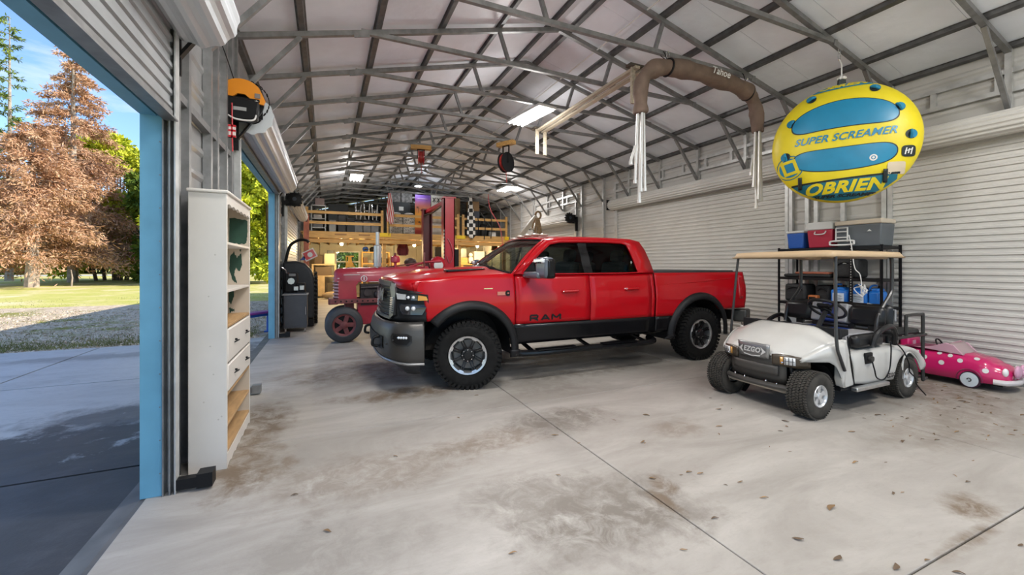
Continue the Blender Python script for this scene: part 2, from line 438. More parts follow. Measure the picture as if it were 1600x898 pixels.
wb = thing('wall_back', 'far gable end wall of pale siding behind the loft', 'wall', kind='structure')
back_m = mat('back_siding', (0.50, 0.47, 0.38), 0.5, 0, 0.06, 3)
WX0, WX1, WZ0, WZ1 = 0.45, 1.60, 1.22, 2.26
def back_sheet(x0, x1, z0, z1):
    z = z0
    while z < z1-0.02:
        t = min(z+0.30, z1)
        if z >= 4.25:
            lo = XL + (t-4.30)/0.25; xa, xb = max(x0, lo), min(x1, 2*XC-lo)
        else: xa, xb = x0, x1
        if xb > xa: MB().box(xa, xb, YB-0.02 - 0.004*(int(z*10) % 2), YB+0.01, z, t-0.008).build('siding_panel', back_m, wb, smooth=0)
        z += 0.30
back_sheet(XL, WX0, 0, 3.0); back_sheet(WX1, XR, 0, 3.0); back_sheet(WX0, WX1, 0, WZ0); back_sheet(WX0, WX1, WZ1, 3.0); back_sheet(XL, XR, 3.0, 5.5)
MB().prism([(XL, 0), (XR, 0), (XR, 4.30), (XC, 5.44), (XL, 4.30)], YB+0.012, YB+0.02, 'xz')
mbk = MB()
mbk.box(XL, WX0, YB+0.012, YB+0.03, 0, 4.3); mbk.box(WX1, XR, YB+0.012, YB+0.03, 0, 4.3)
mbk.box(WX0, WX1, YB+0.012, YB+0.03, 0, WZ0); mbk.box(WX0, WX1, YB+0.012, YB+0.03, WZ1, 4.3)
mbk.prism([(XL, 4.30), (XR, 4.30), (XC, 5.46)], YB+0.012, YB+0.03, 'xz')
mbk.build('backing', back_m, wb, smooth=0)
for x in (-0.3, 2.3, 3.55, 4.8, 6.05, 7.3): MB().box(x-0.05, x+0.05, YB-0.11, YB-0.03, 0, 4.35).build('stud', back_m, wb, smooth=0)
win = thing('window_1', 'bright two-sash window in the far wall under the loft', 'window', kind='structure')
wf = MB()
for (a, b, c, d) in ((WX0-0.05, WX1+0.05, WZ0-0.05, WZ0+0.02), (WX0-0.05, WX1+0.05, WZ1-0.02, WZ1+0.05), (WX0-0.05, WX0+0.02, WZ0, WZ1), (WX1-0.02, WX1+0.05, WZ0, WZ1), (WX0, WX1, 1.70, 1.76)):
    wf.box(a, b, YB-0.05, YB+0.02, c, d)
wf.build('window_frame', white_m, win, smooth=0)
pane = glass_mat('window_glass', (0.9, 0.95, 0.92))
for z0, z1 in ((WZ0+0.02, 1.70), (1.76, WZ1-0.02)): bx('pane', pane, win, WX0+0.02, WX1-0.02, YB-0.012, YB-0.006, z0, z1, smooth=0)

# ---- roof: white faced insulation sheets over hat purlins
ceil = thing('ceiling', 'sloping roof lined with white faced insulation between steel purlins', 'ceiling', kind='structure')
yy = YF - 0.1
sheet_meshes = {}
while yy < YB + 0.1:
    y1 = min(yy + 0.914, YB + 0.15)
    for s in (0, 1):
        def P(x): return x if s == 0 else 2*XC - x
        mb = MB(); xs = [XL-0.02 + (XC-XL+0.02)*i/4 for i in range(5)]
        vs = []; fs = []
        for x in xs: vs += [(P(x), yy+0.002, roofz(x)+0.055), (P(x), y1-0.002, roofz(x)+0.055), (P(x), yy+0.002, roofz(x)+0.085), (P(x), y1-0.002, roofz(x)+0.085)]
        for i in range(4):
            a, b = 4*i, 4*i+4
            fs += [(a, b, b+1, a+1), (a+2, a+3, b+3, b+2), (a, a+2, b+2, b), (a+1, b+1, b+3, a+3)]
        fs += [(0, 1, 3, 2), (16, 18, 19, 17)]
        mb.add(vs, fs); mb.build('roof_sheet', insul, ceil, smooth=0)
    yy += 0.914
MB().box(XL-0.30, XC, YF-0.1, YB+0.1, 0, 0.012).xf(Matrix(((1,0,0,0),(0,1,0,0),(0.25,0,1,roofz(XL)+0.09+0.25*1.087),(0,0,0,1)))).build('roof_deck', siding_dk, ceil, smooth=0)
MB().box(XC, XR+0.30, YF-0.1, YB+0.1, 0, 0.012).xf(Matrix(((1,0,0,0),(0,1,0,0),(-0.25,0,1,roofz(XC)+0.09+0.25*XC),(0,0,0,1)))).build('roof_deck', siding_dk, ceil, smooth=0)
for dx in (0.06, 0.80, 1.72, 2.62, 3.52, 4.38):
    for s in (0, 1):
        x = XL+dx if s == 0 else XR-dx; z = roofz(x)
        sl = 0.25 if s == 0 else -0.25
        w = 0.038
        mb = MB()
        mb.prism([(x-w*1.5, z+0.05-sl*w*1.5), (x-w, z+0.045-sl*w), (x-w*0.8, z+0.002-sl*w), (x+w*0.8, z+0.002+sl*w), (x+w, z+0.045+sl*w), (x+w*1.5, z+0.05+sl*w*1.5)], YF, YB, 'xz')
        mb.build('purlin', mat('purlin_steel', (0.12, 0.12, 0.12), 0.45, 0.5, 0.3, 9), ceil, smooth=0)

# ---- trusses every four feet
ordw = ['first', 'second', 'third', 'fourth', 'fifth', 'sixth', 'seventh', 'eighth', 'ninth', 'tenth', 'eleventh', 'twelfth', 'thirteenth', 'fourteenth', 'fifteenth', 'sixteenth', 'seventeenth', 'eighteenth', 'nineteenth', 'twentieth', 'twenty-first', 'twenty-second', 'twenty-third']
def truss(y, label):
    t = thing('roof_truss', label, 'roof truss', (XC, y, 4.3), group='galvanized roof trusses', kind='structure')
    a = 0.06
    for s in (0, 1):
        X = (lambda x: x) if s == 0 else (lambda x: 2*XC - x)
        MB().beam((X(XL+0.03), y, roofz(XL+0.03)-0.032), (X(XC), y, roofz(XC)-0.032), a, 0.064).build('rafter', steel, t, smooth=0)
        MB().beam((X(2.43), y, roofz(2.43)-0.05), (X(2.58), y, 4.70), 0.05, 0.05, (0,1,0)).build('web', steel, t, smooth=0)
        MB().beam((X(XL+0.78), y, roofz(XL+0.72)-0.05), (X(XL+0.085), y, 3.55), 0.05, 0.05, (0,1,0)).build('knee_brace', steel, t, smooth=0)
        MB().obox((X(0.42), y-0.034, 4.618), (0.20, 0.012, 0.085), (0, (-1 if s == 0 else 1)*math.atan(0.25), 0)).build('end_bracket', steel, t, smooth=0)
    MB().box(0.42, 2*XC-0.42, y-0.028, y+0.028, 4.64, 4.70).build('tie', steel, t, smooth=0)
    return t
for i, ty in enumerate(TY):
    if ty < -0.5: continue
    k = i-6
    if k == 0: lb = 'galvanized roof truss from which the yellow inflatable hangs'
    elif k == 1: lb = 'galvanized roof truss from which the brown boat top hangs'
    elif k < 0: lb = 'galvanized roof truss, the %s in front of the hanging inflatable' % ordw[-k-1]
    else: lb = 'galvanized roof truss, the %s beyond the hanging boat top' % ordw[k-2]
    truss(ty, lb)

# ---- roll-up doors
def corr(mb, fn, L0, L1, n_per=0.0889):
    """corrugated curtain profile running along the travel direction; fn(s, h, t)"""
    s = L0; pr = []
    while s < L1-1e-6:
        for ds, h in ((0, 0), (0.022, 0), (0.032, 1), (0.058, 1), (0.068, 0)):
            if s+ds < L1: pr.append((s+ds, h))
        s += n_per
    pr.append((L1, 0))
    vs = []; fs = []
    for (q, h) in pr: vs += [fn(q, h, 0), fn(q, h, 1)]
    for i in range(len(pr)-1): fs.append((2*i, 2*i+1, 2*i+3, 2*i+2))
    mb.add(vs, fs)
def barrel(root, x, z, y0, y1, r, m, sides=16):
    mb = MB(); n = sides*4
    def prof(j):
        q = j % 4; return r if q in (0, 1) else r-0.012
    vs = []; fs = []
    for j in range(n):
        th = 2*math.pi*j/n
        for y in (y0, y1): vs.append((x+prof(j)*math.cos(th), y, z+prof(j)*math.sin(th)))
    for j in range(n): fs.append((2*j, (2*j+2) % (2*n), (2*j+3) % (2*n), 2*j+1))
    fs.append(tuple(2*j for j in range(n))); fs.append(tuple(2*j+1 for j in range(n))[::-1])
    mb.add(vs, fs); mb.build('barrel', m, root, smooth=0)
    mb = MB()
    for yy, sg in ((y0, -1), (y1, 1)):
        mb.lathe([(0.001, sg*0.02), (r*0.45, sg*0.02), (r*0.5, 0)], (x, yy, z), 'y', 16)
    mb.cyl((x, y0-0.10, z), (x, y1+0.10, z), 0.025, n=10)
    mb.build('axle', black_m, root)
def guides(root, xs, ya, yb, h, m=None):
    m = m or steel_l
    for yy, sg in ((ya, -1), (yb, 1)):
        mb = MB(); mb.box(xs-0.035, xs-0.028, min(yy-sg*0.05, yy+sg*0.04), max(yy-sg*0.05, yy+sg*0.04), 0.0, h); mb.box(xs+0.028, xs+0.035, min(yy-sg*0.05, yy+sg*0.04), max(yy-sg*0.05, yy+sg*0.04), 0.0, h)
        mb.box(xs-0.035, xs+0.035, min(yy+sg*0.03, yy+sg*0.04), max(yy+sg*0.03, yy+sg*0.04), 0, h); mb.build('guide_rail', m, root, smooth=0)
        mb = MB(); mb.box(xs-0.03, xs+0.22, min(yy+sg*0.03, yy+sg*0.045), max(yy+sg*0.03, yy+sg*0.045), h-0.0, h+0.34); mb.prism([(xs, h-0.55), (xs+0.05, h-0.55), (xs+0.24, h), (xs, h)], yy+sg*0.032, yy+sg*0.044, 'xz'); mb.build('bracket', black_m, root, smooth=0)
def closed_door(name, label, xs, ya, yb, sgn, h, r, m, bz):
    d = thing(name, label, 'roll-up door', (xs, (ya+yb)/2, 0), kind='structure')
    mb = MB(); corr(mb, lambda s, q, t: (xs+sgn*q*0.020, ya if t == 0 else yb, s), 0.04, bz); mb.build('curtain', m, d, smooth=0, fixn=False, solid=0.003, off=0)
    MB().box(xs-0.025, xs+0.025, ya+0.01, yb-0.01, 0, 0.05).build('bottom_bar', steel, d, smooth=0)
    barrel(d, xs+sgn*(r+0.02), bz+0.10, ya-0.05, yb+0.05, r, m)
    for yy in (ya+0.015, yb-0.015): MB().box(xs-0.035, xs+0.035, yy-0.03, yy+0.03, 0, bz).build('guide_rail', steel_l, d, smooth=0)
    for yy, sg in ((ya, -1), (yb, 1)):
        MB().box(min(xs, xs+sgn*0.34), max(xs, xs+sgn*0.34), yy+sg*0.075-0.008, yy+sg*0.075+0.008, bz-0.05, bz+0.26).build('bracket', black_m, d, smooth=0)
    return d
closed_door('door_3', 'closed white ribbed roll-up door at the right edge behind the golf cart', XR-0.045, RD[0][0], RD[0][1], -1, 3.2, 0.16, curtain_m, 3.24)
closed_door('door_4', 'wide closed white ribbed roll-up door behind the red pickup truck', XR-0.045, RD[1][0], RD[1][1], -1, 3.2, 0.16, curtain_m, 3.24)
closed_door('door_5', 'small closed white roll-up door in the far right wall behind the engine hoist', XR-0.045, RD[2][0], RD[2][1], -1, 3.2, 0.15, curtain_m, 3.05)
closed_door('door_6', 'closed roll-up door in the far left wall near the loft', XL+0.13, LD[2][0], LD[2][1], 1, 3.2, 0.17, curtain_m, 3.10)
def jamb(root, y0, y1, sg):
    # blue wrapped reveal outside the guide rail
    MB().box(XL-0.03, XL+0.085, min(y0, y1), max(y0, y1), -0.0, 3.3).build('blue_trim', blue_m, root, smooth=0)
    mb = MB()
    for i in range(14):
        mb.cyl((XL+0.075, min(y0, y1)-0.004, 0.15+0.22*i), (XL+0.075, max(y0, y1)+0.004, 0.15+0.22*i), 0.004, n=6)
    mb.build('rivet', steel, root)
def open_door(name, label, ya, yb, bot):
    d = thing(name, label, 'roll-up door', (XL, (ya+yb)/2, 0), kind='structure')
    xs = XL+0.13
    jamb(d, ya-0.02, ya+0.015, -1); jamb(d, yb-0.015, yb+0.02, 1)
    for yy in (ya, yb):
        mb = MB()
        mb.box(xs+0.026, xs+0.034, yy-0.035, yy+0.035, 0, 3.3)
        mb.box(xs-0.035, xs+0.035, yy-0.036 if yy == ya else yy+0.03, yy-0.03 if yy == ya else yy+0.036, 0, 3.3)
        mb.build('guide_rail', steel_l, d, smooth=0)
        MB().box(xs-0.039, xs-0.031, yy-0.035, yy+0.035, 0, 3.3).build('guide_flange', steel, d, smooth=0); MB().box(xs-0.004, xs+0.004, yy-0.035, yy+0.035, 0, 3.3).build('guide_flange', steel, d, smooth=0)
        mb = MB(); mb.box(xs+0.03, xs+0.17, yy-0.03, yy+0.03, 0.02, 0.09); mb.box(xs+0.15, xs+0.24, yy-0.05, yy+0.05, 0.02, 0.115); mb.build('slide_lock', black_m if yy == yb else steel, d, smooth=0)
    mb = MB(); corr(mb, lambda s, q, t: (xs+q*0.014, ya+0.02 if t == 0 else yb-0.02, s), bot+0.05, 3.28); mb.build('curtain', curtain_dk, d, smooth=0, fixn=False, solid=0.003, off=0)
    mb = MB(); mb.box(xs-0.02, xs+0.02, ya+0.02, yb-0.02, bot, bot+0.06); mb.box(xs-0.03, xs+0.045, ya+0.02, yb-0.02, bot-0.006, bot+0.004); mb.build('bottom_bar', steel, d, smooth=0)
    MB().box(XL-0.03, XL+0.06, ya, yb, bot+0.02, bot+0.12).build('blue_trim', blue_m, d, smooth=0)
    MB().box(XL-0.02, XL+0.03, ya, yb, bot+0.1, 3.4).build('header_sheet', siding_dk, d, smooth=0)
    barrel(d, xs+0.145, 3.30, ya-0.05, yb+0.08, 0.235, mat('rolled_curtain', (0.62, 0.65, 0.68), 0.35, 0.25, 0.06, 3), 12)
    for yy, sg in ((ya, -1), (yb, 1)):
        mb = MB(); yc = yy+sg*0.10
        mb.box(xs-0.02, xs+0.27, yc-0.01, yc+0.01, 3.24, 3.34); mb.box(xs-0.03, xs+0.03, yc-0.012, yc+0.012, 2.85, 3.4); mb.beam((xs, yc, 2.95), (xs+0.2, yc, 3.26), 0.02, 0.05, (0,1,0)); mb.build('bracket', black_m, d, smooth=0)
    return d
door1 = open_door('door_1', 'nearest roll-up door raised to head height, grey ribbed curtain and blue trim', LD[0][0], LD[0][1], 2.50)
door2 = open_door('door_2', 'second roll-up door rolled almost fully up beside the bookshelf', LD[1][0], LD[1][1], 3.02)
# ================================================================ shop lights, plus fill lights added out of view
tube_e = mat('led_tube', (1.0, 0.97, 0.92), 0.4, emit=14.0)
def shop_or_fill_light(x, y, z, power, label, w=0.42, l=1.15, col=(1.0, 0.975, 0.945), n=4, rot=0.0):
    t = thing('shop_light', label, 'ceiling light', (x, y, z), (0, 0, rot), 'LED shop lights')
    MB().box(-w/2, w/2, -l/2, l/2, 0.0, 0.045).build('housing', white_m, t, smooth=0, world=False)
    for i in range(n):
        xx = -w/2 + w*(i+0.5)/n
        MB().cyl((xx, -l/2+0.03, -0.016), (xx, l/2-0.03, -0.016), 0.016, n=8).build('tube', tube_e, t, world=False)
    ld = bpy.data.lights.new('shop_lamp', 'AREA'); ld.shape = 'RECTANGLE'; ld.size = w; ld.size_y = l; ld.energy = power*LAMP; ld.color = col; ld.spread = R(180)
    lo = bpy.data.objects.new('shop_lamp', ld); link(lo); lo.parent = t; lo.location = (0, 0, -0.045)
    pd = bpy.data.lights.new('tube_glow', 'POINT'); pd.energy = power*0.58*LAMP; pd.color = col; pd.shadow_soft_size = 0.25
    po = bpy.data.objects.new('tube_glow', pd); link(po); po.parent = t; po.location = (0, 0, -0.36)
shop_or_fill_light(3.80, 7.55, 4.58, 260, 'bright four-tube LED shop light hanging over the red pickup', rot=0.15)
shop_or_fill_light(0.93, 15.3, 4.58, 150, 'LED shop light hanging high over the left side in front of the loft')
shop_or_fill_light(6.52, 15.1, 4.58, 150, 'LED shop light hanging above the engine hoist on the right side')
shop_or_fill_light(1.2, 3.0, 4.58, 260, 'LED shop light over the near floor, above the camera left', rot=1.57)  # fixture added above the frame to fill the interior with light
shop_or_fill_light(5.6, 0.2, 4.58, 260, 'LED shop light over the near floor, above the camera right', rot=1.57)  # second added fixture above the frame, for interior fill
shop_or_fill_light(1.6, -1.6, 4.58, 260, 'LED shop light behind the camera', rot=1.57)  # fixture added behind the camera, also for interior fill
# ================================================================ outdoors
import numpy as np
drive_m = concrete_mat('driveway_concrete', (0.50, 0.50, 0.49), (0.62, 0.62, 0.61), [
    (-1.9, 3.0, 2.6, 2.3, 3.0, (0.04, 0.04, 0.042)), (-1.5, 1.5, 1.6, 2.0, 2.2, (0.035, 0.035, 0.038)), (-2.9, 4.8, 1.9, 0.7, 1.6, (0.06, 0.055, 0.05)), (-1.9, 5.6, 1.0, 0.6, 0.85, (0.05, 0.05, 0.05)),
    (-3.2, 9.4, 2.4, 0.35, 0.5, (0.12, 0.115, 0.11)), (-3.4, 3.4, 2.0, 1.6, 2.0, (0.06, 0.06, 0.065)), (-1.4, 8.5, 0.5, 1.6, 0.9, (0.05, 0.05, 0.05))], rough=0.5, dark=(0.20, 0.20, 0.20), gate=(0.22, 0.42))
dw = thing('driveway', 'grey concrete driveway slabs outside the left doorways, stained dark near the door', 'driveway', kind='structure')
dxs = [-13.0, -7.02, -3.975, -1.2]; dys = [-8, -1.9, 1.1, 4.17, 7.365, 10.48]
for i in range(3):
    for j in range(5): MB().box(dxs[i]+0.014, dxs[i+1]-0.014, dys[j]+0.014, dys[j+1]-0.014, -0.16, -0.045).build('slab_panel', drive_m, dw, smooth=0)
bx('slab_bed', mat('black_joint', (0.02, 0.02, 0.02), 0.9), dw, -13, -1.1, -8, 10.48, -0.2, -0.07, smooth=0)

def ground_mat(name, layers, bump=0.5):
    m = bpy.data.materials.new(name); m.use_nodes = True; nt = m.node_tree; nt.nodes.clear(); N = nt.nodes.new; L = nt.links.new
    b = N('ShaderNodeBsdfPrincipled'); b.inputs['Roughness'].default_value = 0.95; b.inputs['Specular IOR Level'].default_value = 0.1
    out = N('ShaderNodeOutputMaterial'); L(b.outputs[0], out.inputs[0])
    tc = N('ShaderNodeTexCoord'); prev = None
    for (c, scale, lo, hi) in layers:
        if prev is None: prev = (*c, 1); continue
        nz = N('ShaderNodeTexNoise'); nz.inputs['Scale'].default_value = scale; nz.inputs['Detail'].default_value = 7; nz.inputs['Roughness'].default_value = 0.65
        L(tc.outputs['Object'], nz.inputs['Vector'])
        mr = N('ShaderNodeMapRange'); mr.inputs['From Min'].default_value = lo; mr.inputs['From Max'].default_value = hi; L(nz.outputs['Fac'], mr.inputs['Value'])
        mx = N('ShaderNodeMix'); mx.data_type = 'RGBA'; L(mr.outputs[0], mx.inputs['Factor'])
        if isinstance(prev, tuple): mx.inputs['A'].default_value = prev
        else: L(prev, mx.inputs['A'])
        mx.inputs['B'].default_value = (*c, 1); prev = mx.outputs['Result']
    L(prev, b.inputs['Base Color'])
    nz = N('ShaderNodeTexNoise'); nz.inputs['Scale'].default_value = 25; L(tc.outputs['Object'], nz.inputs['Vector'])
    bp = N('ShaderNodeBump'); bp.inputs['Strength'].default_value = bump; bp.inputs['Distance'].default_value = 0.03; L(nz.outputs['Fac'], bp.inputs['Height']); L(bp.outputs[0], b.inputs['Normal'])
    return m
gravel_m = ground_mat('gravel_ground', [((0.24, 0.225, 0.21),), ] if False else [((0.52, 0.39, 0.27), 0, 0, 0), ((0.78, 0.65, 0.50), 9, 0.42, 0.60), ((0.18, 0.14, 0.09), 5, 0.54, 0.70), ((0.30, 0.28, 0.08), 0.45, 0.52, 0.62)], 0.9)
lawn_m = ground_mat('lawn_ground', [((0.52, 0.50, 0.12), 0, 0, 0), ((0.66, 0.58, 0.22), 0.8, 0.4, 0.65), ((0.78, 0.64, 0.38), 0.35, 0.50, 0.64), ((0.32, 0.34, 0.07), 6, 0.55, 0.75)], 0.6)
o = bx('gravel_strip', gravel_m, None, -60, 12, 10.48, 21.5, -0.3, -0.06, smooth=0); tag(o, 'strip of pale gravel with weeds between the driveway and the lawn', 'gravel', kind='structure')
o = MB().box(-160, 160, 21.5, 84, -0.3, -0.065).box(-160, -13, -60, 10.48, -0.3, -0.065).box(-160, -60, 10.48, 21.5, -0.3, -0.065).box(12, 160, 10.48, 21.5, -0.3, -0.065).box(-160, 160, 95, 200, -0.3, -0.065).box(-13, 160, -60, -8, -0.3, -0.065).box(8.4, 160, -8, 10.48, -0.3, -0.065).build('lawn', lawn_m, None, smooth=0)
tag(o, 'sunlit yellow-green lawn beyond the gravel and around the trees', 'lawn', kind='structure')
o = bx('road', mat('pale_road', (0.52, 0.50, 0.47), 0.9, 0, 0.1, 2), None, -160, 160, 84, 95, -0.3, -0.06, smooth=0); tag(o, 'pale road crossing behind the trees', 'road', kind='structure')

def leaf_mesh(name, P, D, size, asp=0.45, rng=None):
    """P (n,3) leaf bases, D (n,3) leaf directions -> mesh of n bent quads"""
    n = len(P); rng = rng or np.random.default_rng(3)
    D = D / np.linalg.norm(D, axis=1, keepdims=True)
    r = rng.normal(size=(n, 3)); S = np.cross(D, r); S /= np.linalg.norm(S, axis=1, keepdims=True)
    s = (size * rng.uniform(0.6, 1.4, n))[:, None]
    v = np.empty((n, 4, 3)); v[:, 0] = P; v[:, 1] = P + D*s*0.5 + S*s*asp*0.5; v[:, 2] = P + D*s; v[:, 3] = P + D*s*0.5 - S*s*asp*0.5
    me = bpy.data.meshes.new(name); me.vertices.add(4*n); me.vertices.foreach_set('co', v.reshape(-1))
    me.loops.add(4*n); me.loops.foreach_set('vertex_index', np.arange(4*n, dtype=np.int32))
    me.polygons.add(n); me.polygons.foreach_set('loop_start', np.arange(0, 4*n, 4, dtype=np.int32)); me.polygons.foreach_set('loop_total', np.full(n, 4, dtype=np.int32))
    me.update(); me.validate(); return me
def mesh_obj(name, me, m, parent, kind=None):
    o = bpy.data.objects.new(name, me); me.materials.append(m); link(o); o.parent = parent
    if kind: o['kind'] = kind
    return o
def leaf_mat(name, c1, c2):
    m = mat(name, c1, 0.7, 0, 0, 1.1, col2=c2, detail=8, thr=(0.35, 0.65), spec=0.15)
    return m
bark = mat('pale_bark', (0.38, 0.31, 0.25), 0.9, 0, 0.35, 3, 0.4)
rng = np.random.default_rng(11)
def conifer(name, label, x, y, h, rad, base, mleaf, nb, per, size, droop, trunk_r, group=None, power=0.8, asp=0.24):
    t = thing(name, label, 'tree', (x, y, -0.06), group=group)
    MB().tube([(0, 0, 0), (0.1, 0, h*0.3), (0.0, 0.1, h*0.65), (0.05, 0, h)], [trunk_r, trunk_r*0.7, trunk_r*0.4, 0.02], 8).build('trunk', bark, t, world=False)
    P = []; D = []; bm = MB()
    for i in range(nb):
        f = (i+rng.uniform(0, 1))/nb; z = base + (h-base)*f; L = rad*((1-f)**power)*rng.uniform(0.6, 1.15) + 0.25
        a = rng.uniform(0, 2*math.pi)
        d = np.array([math.cos(a), math.sin(a), 0]); tt = np.linspace(0, 1, 5)
        pts = [(d[0]*L*q, d[1]*L*q, z + L*(0.12*q - droop*q*q)) for q in tt]
        bm.tube(pts, [0.035*(1-q)+0.008 for q in tt], 4, caps=False)
        k = max(8, int(per*L/rad)); q = rng.uniform(0.18, 1.02, k)
        c = np.stack([d[0]*L*q, d[1]*L*q, z+L*(0.12*q-droop*q*q)], 1)
        sp = rng.normal(size=(k, 3))*np.array([0.22, 0.22, 0.15])*L*0.35
        P.append(c+sp); dd = rng.normal(size=(k, 3))*0.6 + d*0.6; dd[:, 2] -= 0.35; D.append(dd)
    bm.build('branches', bark, t, world=False, fixn=False, smooth=0)['kind'] = 'stuff'
    P = np.concatenate(P); D = np.concatenate(D)
    mesh_obj('foliage', leaf_mesh('foliage', P, D, size, asp), mleaf, t, 'stuff')
    return t
brown = leaf_mat('brown_needles', (0.40, 0.20, 0.105), (0.68, 0.43, 0.27))
conifer('brown_conifer', 'tall dead brown conifer, the highest brown tree on the lawn', -21.7, 52.0, 23.5, 6.0, 2.5, brown, 210, 480, 0.33, 0.28, 0.42, power=0.9)
conifer('brown_conifer', 'lower dead brown conifer with pale forked trunk at the left edge', -19.8, 42.1, 12.0, 5.4, 1.8, brown, 150, 430, 0.31, 0.3, 0.42, power=0.6)
conifer('brown_conifer', 'thin small brown conifer behind the tall brown one, trunk by the road', -21.2, 60.0, 10.5, 4.6, 2.0, brown, 80, 220, 0.30, 0.3, 0.35, power=0.6)
conifer('norfolk_pine', 'slender dark green tiered pine rising at the left edge of the sky', -30.2, 60.6, 27.5, 1.7, 6.0, leaf_mat('dark_pine', (0.06, 0.11, 0.02), (0.24, 0.30, 0.05)), 70, 70, 0.40, -0.05, 0.35, power=0.35)
def bush(name, label, x, y, h, rad, n, size, ml, stems=6, group=None, clumps=60):
    t = thing(name, label, 'tree', (x, y, -0.06), group=group)
    st = MB()
    for i in range(stems):
        a = rng.uniform(0, 6.28); r0 = rng.uniform(0, rad*0.35)
        st.tube([(r0*math.cos(a), r0*math.sin(a), 0), (r0*1.6*math.cos(a), r0*1.6*math.sin(a), h*0.4), (r0*2.2*math.cos(a), r0*2.2*math.sin(a), h*0.8)], [0.16, 0.1, 0.03], 6)
    st.build('stems', mat('brown_bark', (0.13, 0.09, 0.06), 0.9, 0, 0.3, 4), t, world=False, smooth=0)
    cz = rng.uniform(0.06, 1.0, clumps); ca = rng.uniform(0, 6.28, clumps)
    rr = rad*np.sqrt(np.clip(1-((cz-0.42)/0.6)**2, 0.05, 1))*np.sqrt(rng.uniform(0.25, 1, clumps))
    C0 = np.stack([rr*np.cos(ca), rr*np.sin(ca), cz*h], 1)
    idx = rng.integers(0, clumps, n); v = rng.normal(size=(n, 3)); v /= np.linalg.norm(v, axis=1, keepdims=True)
    P = C0[idx] + v*rng.uniform(0.5, 1.0, (n, 1))*rad*0.24*np.array([1, 1, 0.8]); P[:, 2] = np.maximum(P[:, 2], 0.05)
    D = v + rng.normal(size=(n, 3))*0.5; D[:, 2] -= 0.3
    mesh_obj('foliage', leaf_mesh('foliage', P, D, size, 0.5), ml, t, 'stuff'); return t
yg = leaf_mat('yellow_green_leaves', (0.26, 0.34, 0.02), (0.74, 0.72, 0.07)); dg = leaf_mat('deep_green_leaves', (0.05, 0.09, 0.015), (0.18, 0.24, 0.03))
bush('leafy_tree', 'bushy yellow-green tree between the brown conifer and the blue post', -20.6, 58.0, 15.0, 5.5, 26000, 0.50, yg, 8)
bush('leafy_tree', 'bright yellow-green thicket seen through the second doorway above the bookshelf', -8.6, 44.5, 13.5, 4.6, 26000, 0.42, yg, 10)
bush('leafy_tree', 'dense green tree at the right side of the second doorway view', -4.6, 44.0, 12.5, 3.6, 18000, 0.40, yg, 7)
bush('leafy_tree', 'darker green tree left of the thicket in the second doorway', -13.5, 52.0, 12.0, 4.2, 16000, 0.45, dg, 7)
for i, (x, y, h, r, lb) in enumerate([(-48, 104, 14, 9, 'dark green tree across the road, leftmost behind the brown conifers'), (-36, 108, 12, 8, 'dark green tree across the road behind the tall brown conifer'), (-24, 106, 13, 8, 'dark green tree across the road behind the yellow-green tree'), (-12, 104, 12, 8, 'dark green tree across the road behind the second doorway thicket'), (-60, 106, 15, 9, 'dark green tree across the road at the far left edge'), (2, 110, 12, 8, 'dark green tree across the road seen in the far window')]):
    bush('roadside_tree', lb, x, y, h, r, 7000, 1.0, dg, 4, 'trees across the road', 40)
# low stakes under the brown trees
for x, y, h, lb in ((-17.8, 42.5, 1.2, 'thin bare stick left of the forked brown conifer trunk'), (-13.9, 44.0, 1.3, 'tall thin bare stick in the lawn, leftmost of the three right of the brown conifers'), (-13.0, 44.8, 1.1, 'thin bare stick in the lawn, middle of the three right of the brown conifers'), (-12.2, 45.0, 0.9, 'short bare stick in the lawn, rightmost of the three by the brown conifers')):
    o = MB().tube([(x, y, -0.06), (x+0.05, y, h*0.5), (x-0.03, y, h)], [0.06, 0.05, 0.03], 6).build('sapling_stump', bark, None)
    tag(o, lb, 'stick', 'bare sticks in the lawn')
# grass tufts in the gravel and at the lawn edge
n = 9000
P = np.stack([rng.uniform(-14, -1.4, n), 10.6 + (rng.uniform(0, 1, n)**1.5)*16, np.full(n, -0.06)], 1)
keep = (np.sin(P[:, 0]*1.3+P[:, 1]*0.7)+np.sin(P[:, 1]*1.9-P[:, 0]*0.4) + rng.normal(0, 0.5, n)) > 0.35
n2 = 5000; P2 = np.stack([rng.uniform(-6.2, -1.5, n2), 10.55+np.abs(rng.normal(0, 0.7, n2)), np.full(n2, -0.06)], 1); P = np.concatenate([P[keep], P2]); D = rng.normal(size=P.shape)*0.5; D[:, 2] = 1
o = mesh_obj('grass', leaf_mesh('grass', P, D, 0.06, 0.14), mat('grass_blade', (0.17, 0.18, 0.05), 0.8, 0, 0.4, 1.2), None, 'stuff'); tag(o, 'short weeds and grass growing through the gravel', 'grass')
n = 9000
P = np.stack([rng.uniform(-12, -1.4, n), 10.5 + rng.uniform(0, 1, n)**1.6*9, np.full(n, -0.055)], 1)
o = mesh_obj('gravel', leaf_mesh('gravel', P, rng.normal(size=P.shape)*np.array([1, 1, 0.25])+np.array([0, 0, .15]), 0.05, 0.8), mat('gravel_stone', (0.62, 0.52, 0.40), 0.9, 0, 0.4, 8), None, 'stuff'); tag(o, 'loose pale gravel stones and leaf litter along the driveway edge', 'gravel')
